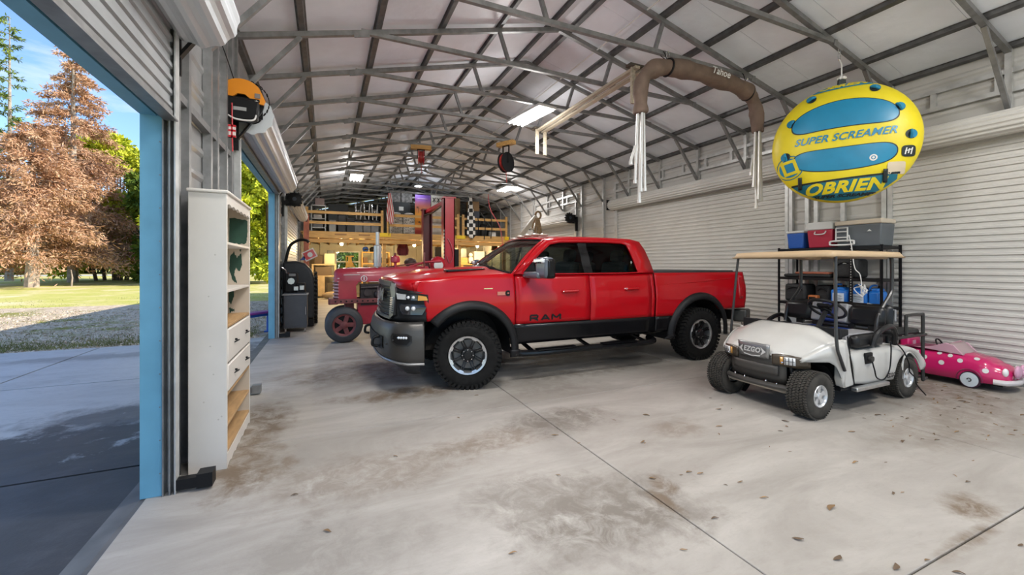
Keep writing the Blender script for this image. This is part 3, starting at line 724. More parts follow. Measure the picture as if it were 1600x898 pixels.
# small picnic bench
t = thing('picnic_bench', 'small bench with purple seat and blue legs outside the second doorway', 'bench', (-1.62, 11.0, -0.06))
pur = mat('purple_plastic', (0.30, 0.05, 0.30), 0.45); bl = mat('bench_blue', (0.02, 0.12, 0.50), 0.4)
d45 = Vector((math.cos(R(50)), math.sin(R(50)), 0)); c0 = Vector((-1.55, 11.15, 0))
MB().obox((c0.x, c0.y, 0.425), (1.15, 0.30, 0.05), (0, 0, R(50))).build('seat', pur, t, bevel=0.015)
for q in (-0.42, 0.42):
    p = c0 + d45*q; MB().tube([(p.x, p.y, -0.06), (p.x, p.y, 0.40)], 0.05, 10).box(p.x-0.09, p.x+0.09, p.y-0.09, p.y+0.09, -0.06, -0.03).build('leg', bl, t)
p, q = c0-d45*0.42, c0+d45*0.42; MB().beam((p.x, p.y, 0.36), (q.x, q.y, 0.36), 0.06, 0.06).build('rail', bl, t)
# ================================================================ red pickup truck (faces -X)
TCY = 5.86
truck = thing('pickup_truck', 'glossy red crew cab pickup truck with black wheels parked in the middle of the workshop', 'truck', (3.5, TCY, 0))
red = mat('truck_red', (0.40, 0.001, 0.006), 0.30, 0.0, 0.0, coat=0.35, spec=0.2)
blk = mat('truck_black', (0.005, 0.005, 0.006), 0.25, coat=0.12, spec=0.25)
trim = mat('truck_trim', (0.011, 0.011, 0.012), 0.5, 0, 0.15, 40, spec=0.3)
gunm = mat('bumper_grey', (0.075, 0.071, 0.066), 0.40, 0.5)
tglass = glass_mat('tinted_glass', (0.16, 0.18, 0.18)); wglass = glass_mat('windshield_glass', (0.80, 0.88, 0.84))
TXF, TXR = 1.625, 5.53
def hw(x, z):
    w = smooth_table([(0.40, .945), (0.55, .965), (0.80, .985), (1.02, .998), (1.16, .990), (1.28, .968), (1.42, .945)], z)
    if x < 1.35: w -= 0.080*((1.35-x)/0.45)**2
    return w
def arch(x, c, r, z0=0.44): 
    d = r*r-(x-c)**2
    return z0 + math.sqrt(d) if d > 0 else -9
def side_panel(name, xs, zlo, zhi, m, rows=8, off=0.0, extra=None):
    for s in (-1, 1):
        mb = MB()
        def f(u, v):
            x = xs[min(len(xs)-1, int(round(u*(len(xs)-1))))]
            a, b = zlo(x), zhi(x); z = a + (b-a)*v
            return (x, TCY + s*(hw(x, z)+off), z)
        mb.grid(f, len(xs)-1, rows, flip=(s > 0)); 
        o = mb.build(name, m, truck, smooth=50, solid=0.02, off=-1, fixn=False)
def rng_x(a, b, n): return [a+(b-a)*i/n for i in range(n+1)]
def hoodz(x): return smooth_table([(0.70, 1.325), (1.0, 1.365), (1.6, 1.405), (2.25, 1.425)], x)
RA = 0.565
# ---- front end: surfaces run along a plan curve s = 0 (middle) .. 1 (side)
plan = spline([(0.665, 0.0, 0), (0.68, 0.30, 0), (0.715, 0.56, 0), (0.775, 0.76, 0), (0.90, 0.905, 0), (1.10, 0.962, 0)], 10)
def plan_pt(s):
    a = abs(s)*(len(plan)-1); i = min(int(a), len(plan)-2); p = plan[i].lerp(plan[i+1], a-i)
    t = (plan[i+1]-plan[i]).normalized(); nrm = Vector((-t.y, t.x, 0))   # outward (towards -x / +y)
    return p, nrm
def face(s, z, off=0.0):
    p, nrm = plan_pt(s); lean = -0.035*((z-0.86)/0.47)**1.0
    q = p + nrm*off; sg = -1 if s < 0 else 1
    return (q.x - lean*1.0, TCY + sg*q.y, z)
def ptop_z(a): return lerp_table([(0, 1.335), (0.42, 1.325), (0.56, 1.262), (0.80, 1.228), (1, 1.195)], abs(a))
def s_of_y(y):
    y = abs(y)
    for i in range(len(plan)-1):
        if plan[i].y <= y <= plan[i+1].y: return (i+(y-plan[i].y)/(plan[i+1].y-plan[i].y))/(len(plan)-1)
    return 1.0
# front fender (headlamp cut at the front edge)
def f_lo(x):
    if x < TXF-RA: return 0.862
    if x > TXF+RA: return 0.765
    return max(0.765 if x > TXF else 0.862, arch(x, TXF, RA))
def fx(v): return 1.02 + 0.09*(1-v)
for s in (-1, 1):
    mb = MB(); xs = rng_x(1.035, 2.232, 44)
    def f(u, v):
        i = int(round(u*44)); x = xs[i]
        a, b = f_lo(x), hoodz(x)-0.045*max(0, 1-(x-1.035)/0.09); z = a+(b-a)*v
        k = max(0, 1-(x-1.035)/0.25); x2 = x + k*(0.06*(1-(z-0.86)/0.47) - 0.01 - 0.105*smooth_table([(1.15, 0), (1.225, 1)], z))
        yy_ = hw(x2, z)
        if x2 < 1.09: yy_ = min(yy_, lerp_table([(p.x, p.y) for p in plan], x2)+0.014)
        return (x2, TCY+s*yy_, z)
    mb.grid(f, 44, 9, flip=(s > 0)); mb.build('front_fender', red, truck, smooth=50, solid=0.02, fixn=False)
belt = lambda x: 1.405
side_panel('front_door', rng_x(2.242, 3.392, 12), lambda x: 0.765, belt, red, 12)
side_panel('rear_door', rng_x(3.404, 4.515, 12), lambda x: 0.750, belt, red, 12)
side_panel('cab_corner', rng_x(4.521, 4.575, 2), lambda x: 0.745, belt, red, 12)
def b_lo(x):
    base = 0.745 if x < TXR else 0.80
    return max(base, arch(x, TXR, RA))
side_panel('bed_side', rng_x(4.605, 6.60, 60), b_lo, lambda x: 1.415, red, 12, 0.0)
side_panel('lower_cladding', rng_x(2.20, 4.585, 12), lambda x: 0.50, lambda x: 0.764-0.008*(x-2.2), blk, 5)
side_panel('bed_cladding', rng_x(4.605, 4.93, 4), lambda x: 0.50, lambda x: 0.744, blk, 5)
# character line along the bed
for s in (-1, 1):
    MB().tube([(4.62, TCY+s*(hw(3, 1.25)+0.001), 1.225), (5.6, TCY+s*(hw(3, 1.26)+0.003), 1.265), (6.3, TCY+s*(hw(3, 1.3)+0.001), 1.315)], 0.006, 6).build('bed_crease', red, truck)
# wheel flares: sweep of a band around the arch
def flare(c, zf, front):
    for s in (-1, 1):
        mb = MB(); n = 40
        a0, a1 = (R(-2), R(205)) if front else (R(-14), R(205))
        if front: a0, a1 = R(-4), R(140)+R(0)
        pts = []
        def ctr(t):
            a = a0+(a1-a0)*t; return a
        def f(u, v):
            a = (R(-6) + (R(140 if front else 186)+R(6))*u) if True else 0
            # a measured from the rear (+x) over the top to the front
            ri, ro = 0.545, 0.672
            k = smooth_table([(0, 0), (1, 1)], v)
            r = ri + (ro-ri)*v
            x = c + r*math.cos(a)*1.0; z = zf + r*math.sin(a)*0.985
            if a < 0.12: z = zf + r*math.sin(a) - 0.0
            bulge = 0.062*math.sin(math.pi*min(1, 0.22+v*0.78))**0.8
            w = max(hw(x, max(0.5, z)), 0.93)
            return (x, TCY+s*(w + bulge - 0.01), z)
        mb.grid(f, n, 6, flip=(s < 0)); 
        # rear leg down to the rocker (front wheel) / fore leg (rear wheel)
        mb.build('wheel_flare', trim, truck, smooth=60, solid=0.025, off=-1, fixn=False)
        xa, xb = (c+0.535, c+0.665)
        if not front: xa, xb = c-0.665, c-0.53
        mb = MB(); 
        def g(u, v):
            z = zf - 0.0 - u*(0.09 if front else 0.05)
            sh = 0.0 if front else -0.10*u
            x = xa + (xb-xa)*v + sh
            return (x, TCY+s*(hw(x, 0.5)+0.055*math.sin(math.pi*(0.15+0.7*v))*(1-0.4*u)), z)
        mb.grid(g, 4, 5); mb.build('flare_leg', trim, truck, smooth=60, solid=0.03, off=0, fixn=True)
flare(TXF, 0.44, True); flare(TXR, 0.44, False)
# wheel wells, frame, floor pan: dark underside
for c in (TXF, TXR):
    for s in (-1, 1):
        MB().lathe([(0.56, s*0.28), (0.56, s*0.93)], (c, TCY, 0.44), 'y', 24, a0=R(-100), a1=R(96)).build('wheel_well', blackp, truck, smooth=40)
MB().box(0.95, 6.55, TCY-0.55, TCY+0.55, 0.52, 0.95).box(0.95, 2.3, TCY-0.62, TCY+0.62, 0.9, 1.25).box(4.7, 6.5, TCY-0.9, TCY+0.9, 1.02, 1.36).box(2.25, 4.55, TCY-0.9, TCY+0.9, 0.55, 0.80).build('chassis', blackp, truck, smooth=0)
mb = MB()
for c in (TXF, TXR): mb.cyl((c, TCY-0.8, 0.43), (c, TCY+0.8, 0.43), 0.055); mb.ball((c, TCY, 0.43), 0.17, 12, 8)
for s in (-1, 1): mb.box(0.9, 6.5, TCY+s*0.42-0.05, TCY+s*0.42+0.05, 0.42, 0.60)
mb.tube([(2.4, TCY-0.3, 0.42), (4.6, TCY-0.35, 0.42), (5.0, TCY-0.6, 0.46), (6.3, TCY-0.7, 0.42)], 0.05, 8)
mb.build('axles', mat('dirty_metal', (0.07, 0.06, 0.05), 0.6, 0.5, 0.3, 12), truck)
for s in (-1, 1):
    mb = MB(); y = TCY+s*0.985
    mb.tube(spline([(2.26, y-s*0.2, 0.40), (2.36, y, 0.375), (3.4, y, 0.37), (4.5, y, 0.37), (4.62, y-s*0.2, 0.40)], 6), 0.042, 10)
    for x in (2.5, 3.4, 4.4): mb.beam((x, y, 0.38), (x, y-s*0.45, 0.47), 0.05, 0.03)
    mb.box(2.55, 3.15, y-0.06, y+0.05, 0.405, 0.42); mb.box(3.6, 4.2, y-0.06, y+0.05, 0.405, 0.42)
    mb.build('side_step', blk, truck)
# ---- wheels
def make_wheel(x, y, s, steer):
    w = bpy.data.objects.new('wheel', None); link(w); w.parent = truck; w.location = (x-3.5, y-TCY, 0.421); w.rotation_euler = (0, 0, steer)
    # local: axle along y, outside is s
    mb = MB(); Rr = 0.421; W = 0.275
    prof = [(0.236, -W*0.40), (0.25, -W*0.47), (0.32, -W*0.52), (0.375, -W*0.50), (0.400, -W*0.43), (0.405, -W*0.2), (0.407, 0), (0.405, W*0.2), (0.400, W*0.43), (0.375, W*0.50), (0.32, W*0.52), (0.25, W*0.47), (0.236, W*0.40)]
    mb.lathe(prof, (0, 0, 0), 'y', 56)
    n = 44
    for i in range(n):
        a = 2*math.pi*i/n
        for j, (yy, ww, da, tl) in enumerate([(-0.105, 0.075, 0, .25), (-0.036, 0.055, .5, -.3), (0.036, 0.055, 0.1, .3), (0.105, 0.075, 0.6, -.25)]):
            b = a + da*2*math.pi/n
            c = Vector((math.cos(b)*0.409, yy, math.sin(b)*0.409))
            m = Matrix.Rotation(-b, 3, 'Y') @ Matrix.Rotation(tl, 3, 'X')
            hx, hy, hz = 0.013, ww/2, 0.0195
            vs = [c + m @ Vector(p) for p in [(-hx,-hy,-hz),(hx,-hy,-hz),(hx,hy,-hz),(-hx,hy,-hz),(-hx,-hy,hz),(hx,-hy,hz),(hx,hy,hz),(-hx,hy,hz)]]
            mb.add(vs, [(0,3,2,1),(4,5,6,7),(0,1,5,4),(1,2,6,5),(2,3,7,6),(3,0,4,7)])
        for sg in (-1, 1):     # shoulder lugs
            b = a; c = Vector((math.cos(b)*0.388, sg*0.134, math.sin(b)*0.388)); m = Matrix.Rotation(-b, 3, 'Y')
            hx, hy, hz = 0.022, 0.010, 0.017 if i % 2 else 0.013
            vs = [c + m @ Vector(p) for p in [(-hx,-hy,-hz),(hx,-hy,-hz),(hx,hy,-hz),(-hx,hy,-hz),(-hx,-hy,hz),(hx,-hy,hz),(hx,hy,hz),(-hx,hy,hz)]]
            mb.add(vs, [(0,3,2,1),(4,5,6,7),(0,1,5,4),(1,2,6,5),(2,3,7,6),(3,0,4,7)])
    mb.build('tire', rubber, w, world=False, smooth=40, fixn=False)
    o1 = s*0.118
    MB().lathe([(0.205, s*-0.10), (0.222, s*-0.02), (0.228, o1-s*0.02), (0.240, o1+s*0.008), (0.236, o1+s*0.016), (0.214, o1+s*0.010), (0.205, o1-s*0.01), (0.200, s*-0.10)], (0,0,0), 'y', 48).build('rim', alu, w, world=False, smooth=50)
    MB().lathe([(0.001, -s*0.06), (0.21, -s*0.06)], (0,0,0), 'y', 32).lathe([(0.18, s*0.0), (0.18, s*0.012), (0.001, s*0.012)], (0,0,0), 'y', 32).build('brake_disc', mat('brake_iron', (0.22, 0.21, 0.20), 0.45, 0.4), w, world=False)
    spk = mat('wheel_black', (0.015, 0.015, 0.016), 0.3, 0.4)
    for i in range(8):
        a = 2*math.pi*(i+0.5)/8
        dk = MB(); lt = MB()
        def pt(r, t, h): return (r*math.cos(a)-t*math.sin(a), h, r*math.sin(a)+t*math.cos(a))
        for e in (-1, 1):      # split spoke: two ribs
            sec = []
            for r, tw, tc_, h in ((0.075, 0.011, 0.014, o1-s*0.035), (0.14, 0.008, 0.013, o1-s*0.012), (0.208, 0.008, 0.016, o1-s*0.002)):
                sec.append([pt(r, e*tc_-tw/1.0, h-s*0.03), pt(r, e*tc_+tw/1.0, h-s*0.03), pt(r, e*tc_+tw*0.8, h), pt(r, e*tc_-tw*0.8, h)])
            vs = sum(sec, []); fs = []
            for q in range(2):
                for j in range(4): fs.append((q*4+j, q*4+(j+1) % 4, q*4+4+(j+1) % 4, q*4+4+j))
            fs += [(3, 2, 1, 0), (8, 9, 10, 11)]; dk.add(vs, fs)
        dk.build('spoke', spk, w, world=False, smooth=35)
        vs = []
        for (r, t, h) in ((0.196, -0.022, 0.006), (0.196, 0.022, 0.006), (0.215, 0.042, 0.012), (0.215, -0.042, 0.012)): vs.append(pt(r, t, o1+s*h))
        lt.add(vs, [(0, 1, 2, 3)]).build('spoke_edge', alu, w, world=False, smooth=0, solid=0.004, off=0)
    MB().lathe([(0.082, o1-s*0.05), (0.088, o1-s*0.03), (0.08, o1-s*0.015), (0.052, o1-s*0.012), (0.05, o1+s*0.004), (0.044, o1+s*0.010), (0.001, o1+s*0.012)], (0,0,0), 'y', 28).build('hub_cap', spk, w, world=False, smooth=35)
    mb = MB()
    for i in range(8):
        a = 2*math.pi*i/8; mb.cyl((0.068*math.cos(a), o1-s*0.02, 0.068*math.sin(a)), (0.068*math.cos(a), o1+s*0.004, 0.068*math.sin(a)), 0.0075, n=8)
    mb.build('lug_nuts', chrome, w, world=False)['kind'] = 'stuff'
make_wheel(TXF, TCY-0.885, -1, R(-21)); make_wheel(TXF, TCY+0.885, 1, R(-21)); make_wheel(TXR, TCY-0.885, -1, 0); make_wheel(TXR, TCY+0.885, 1, 0)

# ---- hood with a raised centre and black vents
def hz(x, y):
    a = abs(y)/0.90
    e = hoodz(x); c = smooth_table([(0.66, 1.36), (0.9, 1.425), (1.4, 1.487), (2.08, 1.520)], x)
    k = smooth_table([(0, 1), (0.38, 0.97), (0.55, 0.55), (1.0, 0.0)], a)
    return e + (c-e)*k - 0.02*max(0, a-0.9)/0.1
def hood_front(y): return face(s_of_y(y), 1.25)[0] + 0.035
def f(u, v):
    y = -0.925 + 1.85*v; x0 = hood_front(y); x1 = 2.02 + 0.20*(abs(y)/0.9)**2
    i = round(u*22)
    if i < 2:
        t = s_of_y(y); q = face(t, 1.28, 0.012); zt = ptop_z(t)-0.004
        if i == 0: return (q[0], TCY+y, zt)
        return (q[0]+0.008, TCY+y, zt+(hz(x0, y)-zt)*0.62)
    x = x0 + (x1-x0)*(i-2)/20; z = hz(x, y)
    return (x, TCY+y, z)
MB().grid(f, 22, 36).build('hood', red, truck, smooth=50, solid=0.015, fixn=False)
for s in (-1, 1):
    mb = MB()
    def f(u, v):
        x = 1.42 + 0.56*u; y = s*(0.53 - 0.03*u + 0.15*(v-0.5)*(1.0-0.55*u))
        return (x, TCY+y, hz(x, y) + 0.004 + (0.012*(1-u)*(1 if 0.1 < v < 0.9 else 0)))
    mb.grid(f, 10, 8); mb.build('hood_vent', blk, truck, smooth=50, solid=0.012, fixn=False)
# cowl between hood and windshield
def f(u, v):
    y = -0.86+1.72*v; x0 = 2.02+0.20*(abs(y)/0.9)**2; x = x0-0.01+0.12*u
    return (x, TCY+y, hz(x0, y)-0.01+0.01*u)
MB().grid(f, 3, 24).build('cowl', trim, truck, smooth=50, solid=0.02, fixn=False)

# ---- cab shell: pillars, roof
def gw(z): return smooth_table([(1.405, 0.945), (1.60, 0.865), (1.84, 0.765), (1.93, 0.70)], z) if z > 1.405 else 0.945
# outer outline of the side glasshouse and the window opening, matched point by point
outer = [(2.215, 1.408), (2.42, 1.585), (2.63, 1.765), (2.80, 1.880), (3.00, 1.915), (3.40, 1.928), (3.90, 1.930), (4.32, 1.920), (4.47, 1.885), (4.53, 1.76), (4.565, 1.58), (4.575, 1.408), (4.10, 1.406), (3.40, 1.406), (2.80, 1.406)]
inner = [(2.345, 1.420), (2.50, 1.545), (2.70, 1.705), (2.86, 1.815), (3.02, 1.848), (3.40, 1.860), (3.85, 1.862), (4.12, 1.856), (4.20, 1.835), (4.235, 1.72), (4.262, 1.58), (4.275, 1.425), (4.00, 1.422), (3.40, 1.420), (2.80, 1.419)]
def SP(x, z, s, off=0.0): return (x, TCY+s*(gw(z)+off), z)
for s in (-1, 1):
    mb = MB(); n = len(outer); vs = []
    for (a, b) in zip(outer, inner): vs += [SP(*a, s), SP(*b, s)]
    fs = [(2*i, 2*((i+1) % n), 2*((i+1) % n)+1, 2*i+1) for i in range(n)]
    mb.add(vs, fs if s < 0 else [q[::-1] for q in fs]); mb.build('window_surround', red, truck, smooth=50, solid=0.03, off=-1, fixn=False)
    def glass(x0, x1, name):
        mb = MB()
        lo = [(2.345, 1.420), (4.275, 1.424)]
        def top(x): return lerp_table([(2.345, 1.422), (2.50, 1.545), (2.70, 1.705), (2.86, 1.815), (3.02, 1.848), (3.40, 1.860), (3.85, 1.862), (4.12, 1.856), (4.20, 1.835), (4.235, 1.72), (4.262, 1.58), (4.275, 1.43)], x)
        def f(u, v):
            x = x0+(x1-x0)*u; z = 1.420 + (top(x)-1.420)*v; return SP(x, z, s, -0.012)
        mb.grid(f, 24, 6, flip=s > 0); mb.build(name, tglass if name == 'side_window' else blk, truck, smooth=50, fixn=False)
    glass(2.35, 3.335, 'side_window'); glass(3.335, 3.48, 'door_pillar'); glass(3.48, 4.27, 'side_window')
    # black quarter trim triangle ahead of the mirror
    MB().add([SP(2.34, 1.42, s, 0.002), SP(2.55, 1.42, s, 0.002), SP(2.55, 1.58, s, 0.002)], [(0, 1, 2)]).build('mirror_sail', blk, truck, smooth=0, solid=0.006, off=0)
# roof
def rooff(u, v):
    x = 2.80 + (4.50-2.80)*u; s = (v-0.5)*2
    zs = lerp_table([(2.80, 1.880), (3.0, 1.915), (3.4, 1.928), (3.9, 1.930), (4.32, 1.920), (4.50, 1.86)], x)
    w = gw(zs); k = 1-abs(s)**2.6
    xx = x - (0.10*k if u < 0.02 else 0) - (0.06*k*(1-u) if u >= 0.02 else 0)
    return (xx, TCY+s*w, zs + 0.062*k)
MB().grid(rooff, 18, 22).build('roof', red, truck, smooth=60, solid=0.02, fixn=False)
for y in (-0.52, -0.26, 0, 0.26, 0.52):
    mb = MB(); mb.ball((2.90, TCY+y, 1.945 + 0.055*(1-abs(y/0.7)**2.6)), 0.05, 12, 8, (1.5, 1.0, 0.5)); mb.build('clearance_lamp', mat('clear_lamp', (0.42, 0.36, 0.30), 0.12, coat=0.6), truck)
# windshield and A pillars
def wsf(u, v):
    s = (v-0.5)*2
    xb = 2.04+0.19*abs(s)**2; zb = hz(2.02, s*0.85)-0.015; yb = 0.885
    xt = 2.72+0.075*abs(s)**2; zt = 1.925-0.045*abs(s)**2; yt = 0.70
    bow = 0.03*math.sin(math.pi*u)
    return (xb+(xt-xb)*u - bow*0.5, TCY+s*(yb+(yt-yb)*u), zb+(zt-zb)*u+bow)
MB().grid(wsf, 10, 16).build('windshield', wglass, truck, smooth=60, fixn=False)
for s in (-1, 1):
    mb = MB(); vs = []
    for i in range(11):
        u = i/10; p = wsf(u, 0.5+s*0.5); q = lerp_table([(0, 2.215), (1, 2.80)], u); z = lerp_table([(0, 1.408), (.35, 1.585), (.7, 1.765), (1, 1.880)], u)
        q = lerp_table([(1.408, 2.215), (1.585, 2.42), (1.765, 2.63), (1.880, 2.80)], z)
        vs += [(p[0]-0.005, p[1], p[2]+0.004), SP(q, z, s, 0.001)]
    fs = [(2*i, 2*i+1, 2*i+3, 2*i+2) for i in range(10)]
    mb.add(vs, fs if s > 0 else [q[::-1] for q in fs]); mb.build('windshield_pillar', red, truck, smooth=60, solid=0.02, fixn=False)
    mb = MB(); mb.tube([wsf(i/10, 0.5+s*0.485) for i in range(11)], 0.012, 6); mb.build('windshield_seal', blk, truck)
mb = MB(); mb.tube([wsf(0.99, j/16) for j in range(17)], 0.02, 6); mb.build('windshield_header', blk, truck)
mb = MB(); mb.tube([wsf(0.02, j/16) for j in range(17)], 0.016, 6)
for a, b in ((0.28, 0.62), (0.62, 0.93)): mb.tube([wsf(0.03, a), wsf(0.10, (a+b)/2), wsf(0.05, b)], 0.009, 5)
mb.build('wiper', blk, truck)
# rear of cab with back window
def f(u, v):
    s = (v-0.5)*2; z = 1.40+(1.90-1.40)*u; w = gw(z)
    return (4.573 - 0.075*smooth_table([(0, 0), (1, 1)], u), TCY+s*w, z + 0.04*(1-abs(s)**2.6)*u)
MB().grid(f, 8, 12).build('cab_back', red, truck, smooth=50, solid=0.02, fixn=True)
MB().box(4.46, 4.57, TCY-0.93, TCY+0.93, 0.55, 1.41).build('cab_bulkhead', blackp, truck, smooth=0)
MB().add([(4.585, TCY-0.55, 1.47), (4.585, TCY+0.55, 1.47), (4.54, TCY+0.5, 1.80), (4.54, TCY-0.5, 1.80)], [(0, 1, 2, 3)]).build('back_window', tglass, truck, smooth=0)
# bed: cover, tailgate, lamps, rear bumper
MB().box(4.62, 6.50, TCY-0.84, TCY+0.84, 1.40, 1.445).box(4.62, 6.50, TCY-0.90, TCY+0.90, 1.395, 1.425).build('bed_cover', mat('vinyl_cover', (0.025, 0.025, 0.026), 0.6, 0, 0.2, 8), truck, bevel=0.012)
MB().box(4.585, 4.62, TCY-0.93, TCY+0.93, 0.6, 1.41).build('bed_front', blackp, truck, smooth=0)
def f(u, v):
    s = (v-0.5)*2; z = 0.80+0.615*u
    return (6.60 + 0.035*(1-abs(s)**4) + 0.02*math.sin(math.pi*u), TCY+s*hw(6, z), z)
MB().grid(f, 8, 14).build('tailgate', red, truck, smooth=50, solid=0.03, fixn=True)
for s in (-1, 1):
    mb = MB()
    def f(u, v):
        z = 0.96+0.40*u; t = v
        x = 6.44+0.175*t; y = hw(6, z)+0.006 - (0.045*max(0, t-0.6)/0.4)
        return (x, TCY+s*y, z)
    mb.grid(f, 6, 6, flip=s > 0); mb.build('tail_lamp', mat('tail_red', (0.42, 0.01, 0.015), 0.1, coat=0.8), truck, smooth=60, solid=0.01, off=1, fixn=False)
mb = MB(); mb.box(6.62, 6.80, TCY-0.80, TCY+0.80, 0.55, 0.74); mb.obox((6.63, TCY-0.90, 0.665), (0.26, 0.22, 0.22), (0, 0, R(22))); mb.obox((6.63, TCY+0.90, 0.665), (0.26, 0.22, 0.22), (0, 0, R(-22)))
mb.build('rear_bumper', gunm, truck, bevel=0.03)
# ---- front end parts
def fpoly(name, m, pts, off, depth, both=True, sub=3, par=None):
    """pts: (s, z) outline on the fascia, given for the near side; extruded outwards"""
    outp = []
    for i, (a, b) in enumerate(pts):
        c, d = pts[(i+1) % len(pts)]
        for k in range(sub): outp.append((a+(c-a)*k/sub, b+(d-b)*k/sub))
    for sg in ((-1, 1) if both else (-1,)):
        n = len(outp); cs = sum(a for a, b in outp)/n; cz = sum(b for a, b in outp)/n
        vs = [face(sg*a, b, off+depth) for a, b in outp] + [face(sg*a, b, off) for a, b in outp] + [face(sg*cs, cz, off+depth)]
        fs = [(i, (i+1) % n, n+(i+1) % n, n+i) for i in range(n)] + [(i, (i+1) % n, 2*n) for i in range(n)]
        MB().add(vs, fs).build(name, m, par or truck, smooth=30)
def f(u, v):
    s = -1+2*v; z = 0.86 + (ptop_z(s)-0.86)*u
    return face(s, z, 0.0)
MB().grid(f, 8, 44).build('front_panel', trim, truck, smooth=60, solid=0.05, off=1 if False else -1, fixn=True)
# grille
MB().grid(lambda u, v: face(-0.44+0.88*v, 0.90+0.40*u, 0.004), 6, 20).build('grille_mesh', black_m, truck, smooth=60, fixn=True)
gr = MB()
for i in range(9):
    z = 0.93+0.045*i
    gr.tube([face(-0.40+0.80*j/16, z, 0.012) for j in range(17)], 0.006, 5)
gr.build('grille_bar', mat('dark_chrome', (0.10, 0.10, 0.105), 0.25, 0.9), truck)
frm = mat('grille_frame_grey', (0.16, 0.16, 0.17), 0.28, 0.8)
fpoly('grille_frame', frm, [(0.40, 1.325), (0.50, 1.31), (0.56, 1.20), (0.545, 0.93), (0.47, 0.885), (0.44, 0.93), (0.455, 1.16), (0.40, 1.26)], 0.0, 0.035)
fpoly('grille_frame', frm, [(0.0, 1.345), (0.42, 1.33), (0.42, 1.275), (0.0, 1.285)], 0.0, 0.04)
fpoly('grille_frame', frm, [(0.0, 0.915), (0.46, 0.915), (0.46, 0.875), (0.0, 0.875)], 0.0, 0.035)
gr = MB()
for sg in (-1, 1):
    for i in range(8):
        z = 0.95+0.026*i; gr.beam(face(sg*0.475, z, 0.045), face(sg*0.535, z+0.008, 0.045), 0.014, 0.012)
gr.build('chrome_gill', chrome, truck, smooth=0)
lettering('RAM', 0.19, lambda u, v, w: face(-u/0.95, 1.15+v, 0.045), mat('badge_silver', (0.45, 0.45, 0.46), 0.3, 0.8), truck, 'grille_badge', bold=0.012, space=1.15)
# headlamps: upper strip, amber end, main lamp
lampc = mat('lamp_clear', (0.80, 0.82, 0.84), 0.08, 0.3, coat=1.0); ldk = mat('lamp_dark', (0.02, 0.03, 0.045), 0.06, 0.3, coat=1.0); amber = mat('amber_lens', (0.62, 0.30, 0.06), 0.15, coat=0.8)
fpoly('headlamp_bezel', trim, [(0.56, 1.232), (0.80, 1.205), (0.965, 1.180), (0.985, 1.09), (0.955, 0.90), (0.62, 0.905), (0.57, 1.02)], 0.0, 0.012)
fpoly('daytime_lamp', lampc, [(0.575, 1.195), (0.73, 1.185), (0.73, 1.125), (0.60, 1.125)], 0.012, 0.018)
fpoly('daytime_lamp', ldk, [(0.735, 1.185), (0.86, 1.175), (0.86, 1.115), (0.735, 1.122)], 0.012, 0.016)
fpoly('turn_lamp', amber, [(0.865, 1.175), (0.945, 1.160), (0.968, 1.115), (0.865, 1.113)], 0.012, 0.016)
fpoly('main_headlamp', ldk, [(0.64, 1.075), (0.93, 1.065), (0.955, 1.03), (0.915, 0.945), (0.71, 0.95), (0.665, 0.99)], 0.012, 0.018)
for sg in (-1, 1):
    mb = MB()
    for a in (0.765, 0.83): mb.ball(face(sg*a, 1.02, 0.032), 0.028, 10, 6)
    mb.build('projector_lens', lampc, truck)
    mb = MB()
    for a in (0.765, 0.82): mb.ball(face(sg*a, 1.15, 0.030), 0.020, 10, 6)
    mb.build('projector_lens', lampc, truck)
# front bumper
bplan = spline([(0.570, 0.0, 0), (0.580, 0.34, 0), (0.615, 0.62, 0), (0.695, 0.85, 0), (0.85, 0.985, 0), (1.045, 1.012, 0)], 10)
def bface(s, z, off=0.0):
    a = abs(s)*(len(bplan)-1); i = min(int(a), len(bplan)-2); p = bplan[i].lerp(bplan[i+1], a-i)
    t = (bplan[i+1]-bplan[i]).normalized(); q = p + Vector((-t.y, t.x, 0))*off; sg = -1 if s < 0 else 1
    return (q.x, TCY+sg*q.y, z)
def bprof(v): return lerp_table([(0, -0.035), (0.12, 0.0), (0.35, 0.012), (0.62, 0.010), (0.88, -0.012), (1, -0.055)], v)
def f(u, v):
    s = -1+2*v; lo = lerp_table([(0, 0.40), (0.55, 0.395), (0.8, 0.37), (1, 0.36)], abs(s)); hi = lerp_table([(0, 0.85), (0.5, 0.86), (1, 0.862)], abs(s))
    return bface(s, lo+(hi-lo)*u, bprof(u))
MB().grid(f, 14, 60).build('front_bumper', gunm, truck, smooth=60, solid=0.05, off=-1, fixn=False)
def bpoly(name, m, pts, off, depth, sub=4):
    outp = []
    for i, (a, b) in enumerate(pts):
        c, d = pts[(i+1) % len(pts)]
        for k in range(sub): outp.append((a+(c-a)*k/sub, b+(d-b)*k/sub))
    for sg in (-1, 1):
        n = len(outp); cs = sum(a for a, b in outp)/n; cz = sum(b for a, b in outp)/n
        vs = [bface(sg*a, b, off+depth) for a, b in outp] + [bface(sg*a, b, off) for a, b in outp] + [bface(sg*cs, cz, off+depth)]
        fs = [(i, (i+1) % n, n+(i+1) % n, n+i) for i in range(n)] + [(i, (i+1) % n, 2*n) for i in range(n)]
        MB().add(vs, fs).build(name, m, truck, smooth=30)
bpoly('fog_lamp_surround', mat('bumper_dark', (0.03, 0.03, 0.03), 0.4, 0.3), [(0.62, 0.735), (0.80, 0.735), (0.85, 0.71), (0.855, 0.635), (0.82, 0.59), (0.68, 0.59), (0.62, 0.63), (0.60, 0.69)], 0.0, 0.020)
bpoly('fog_lamp_recess', black_m, [(0.64, 0.715), (0.80, 0.715), (0.83, 0.69), (0.83, 0.65), (0.80, 0.61), (0.69, 0.61), (0.64, 0.64)], 0.018, 0.006)
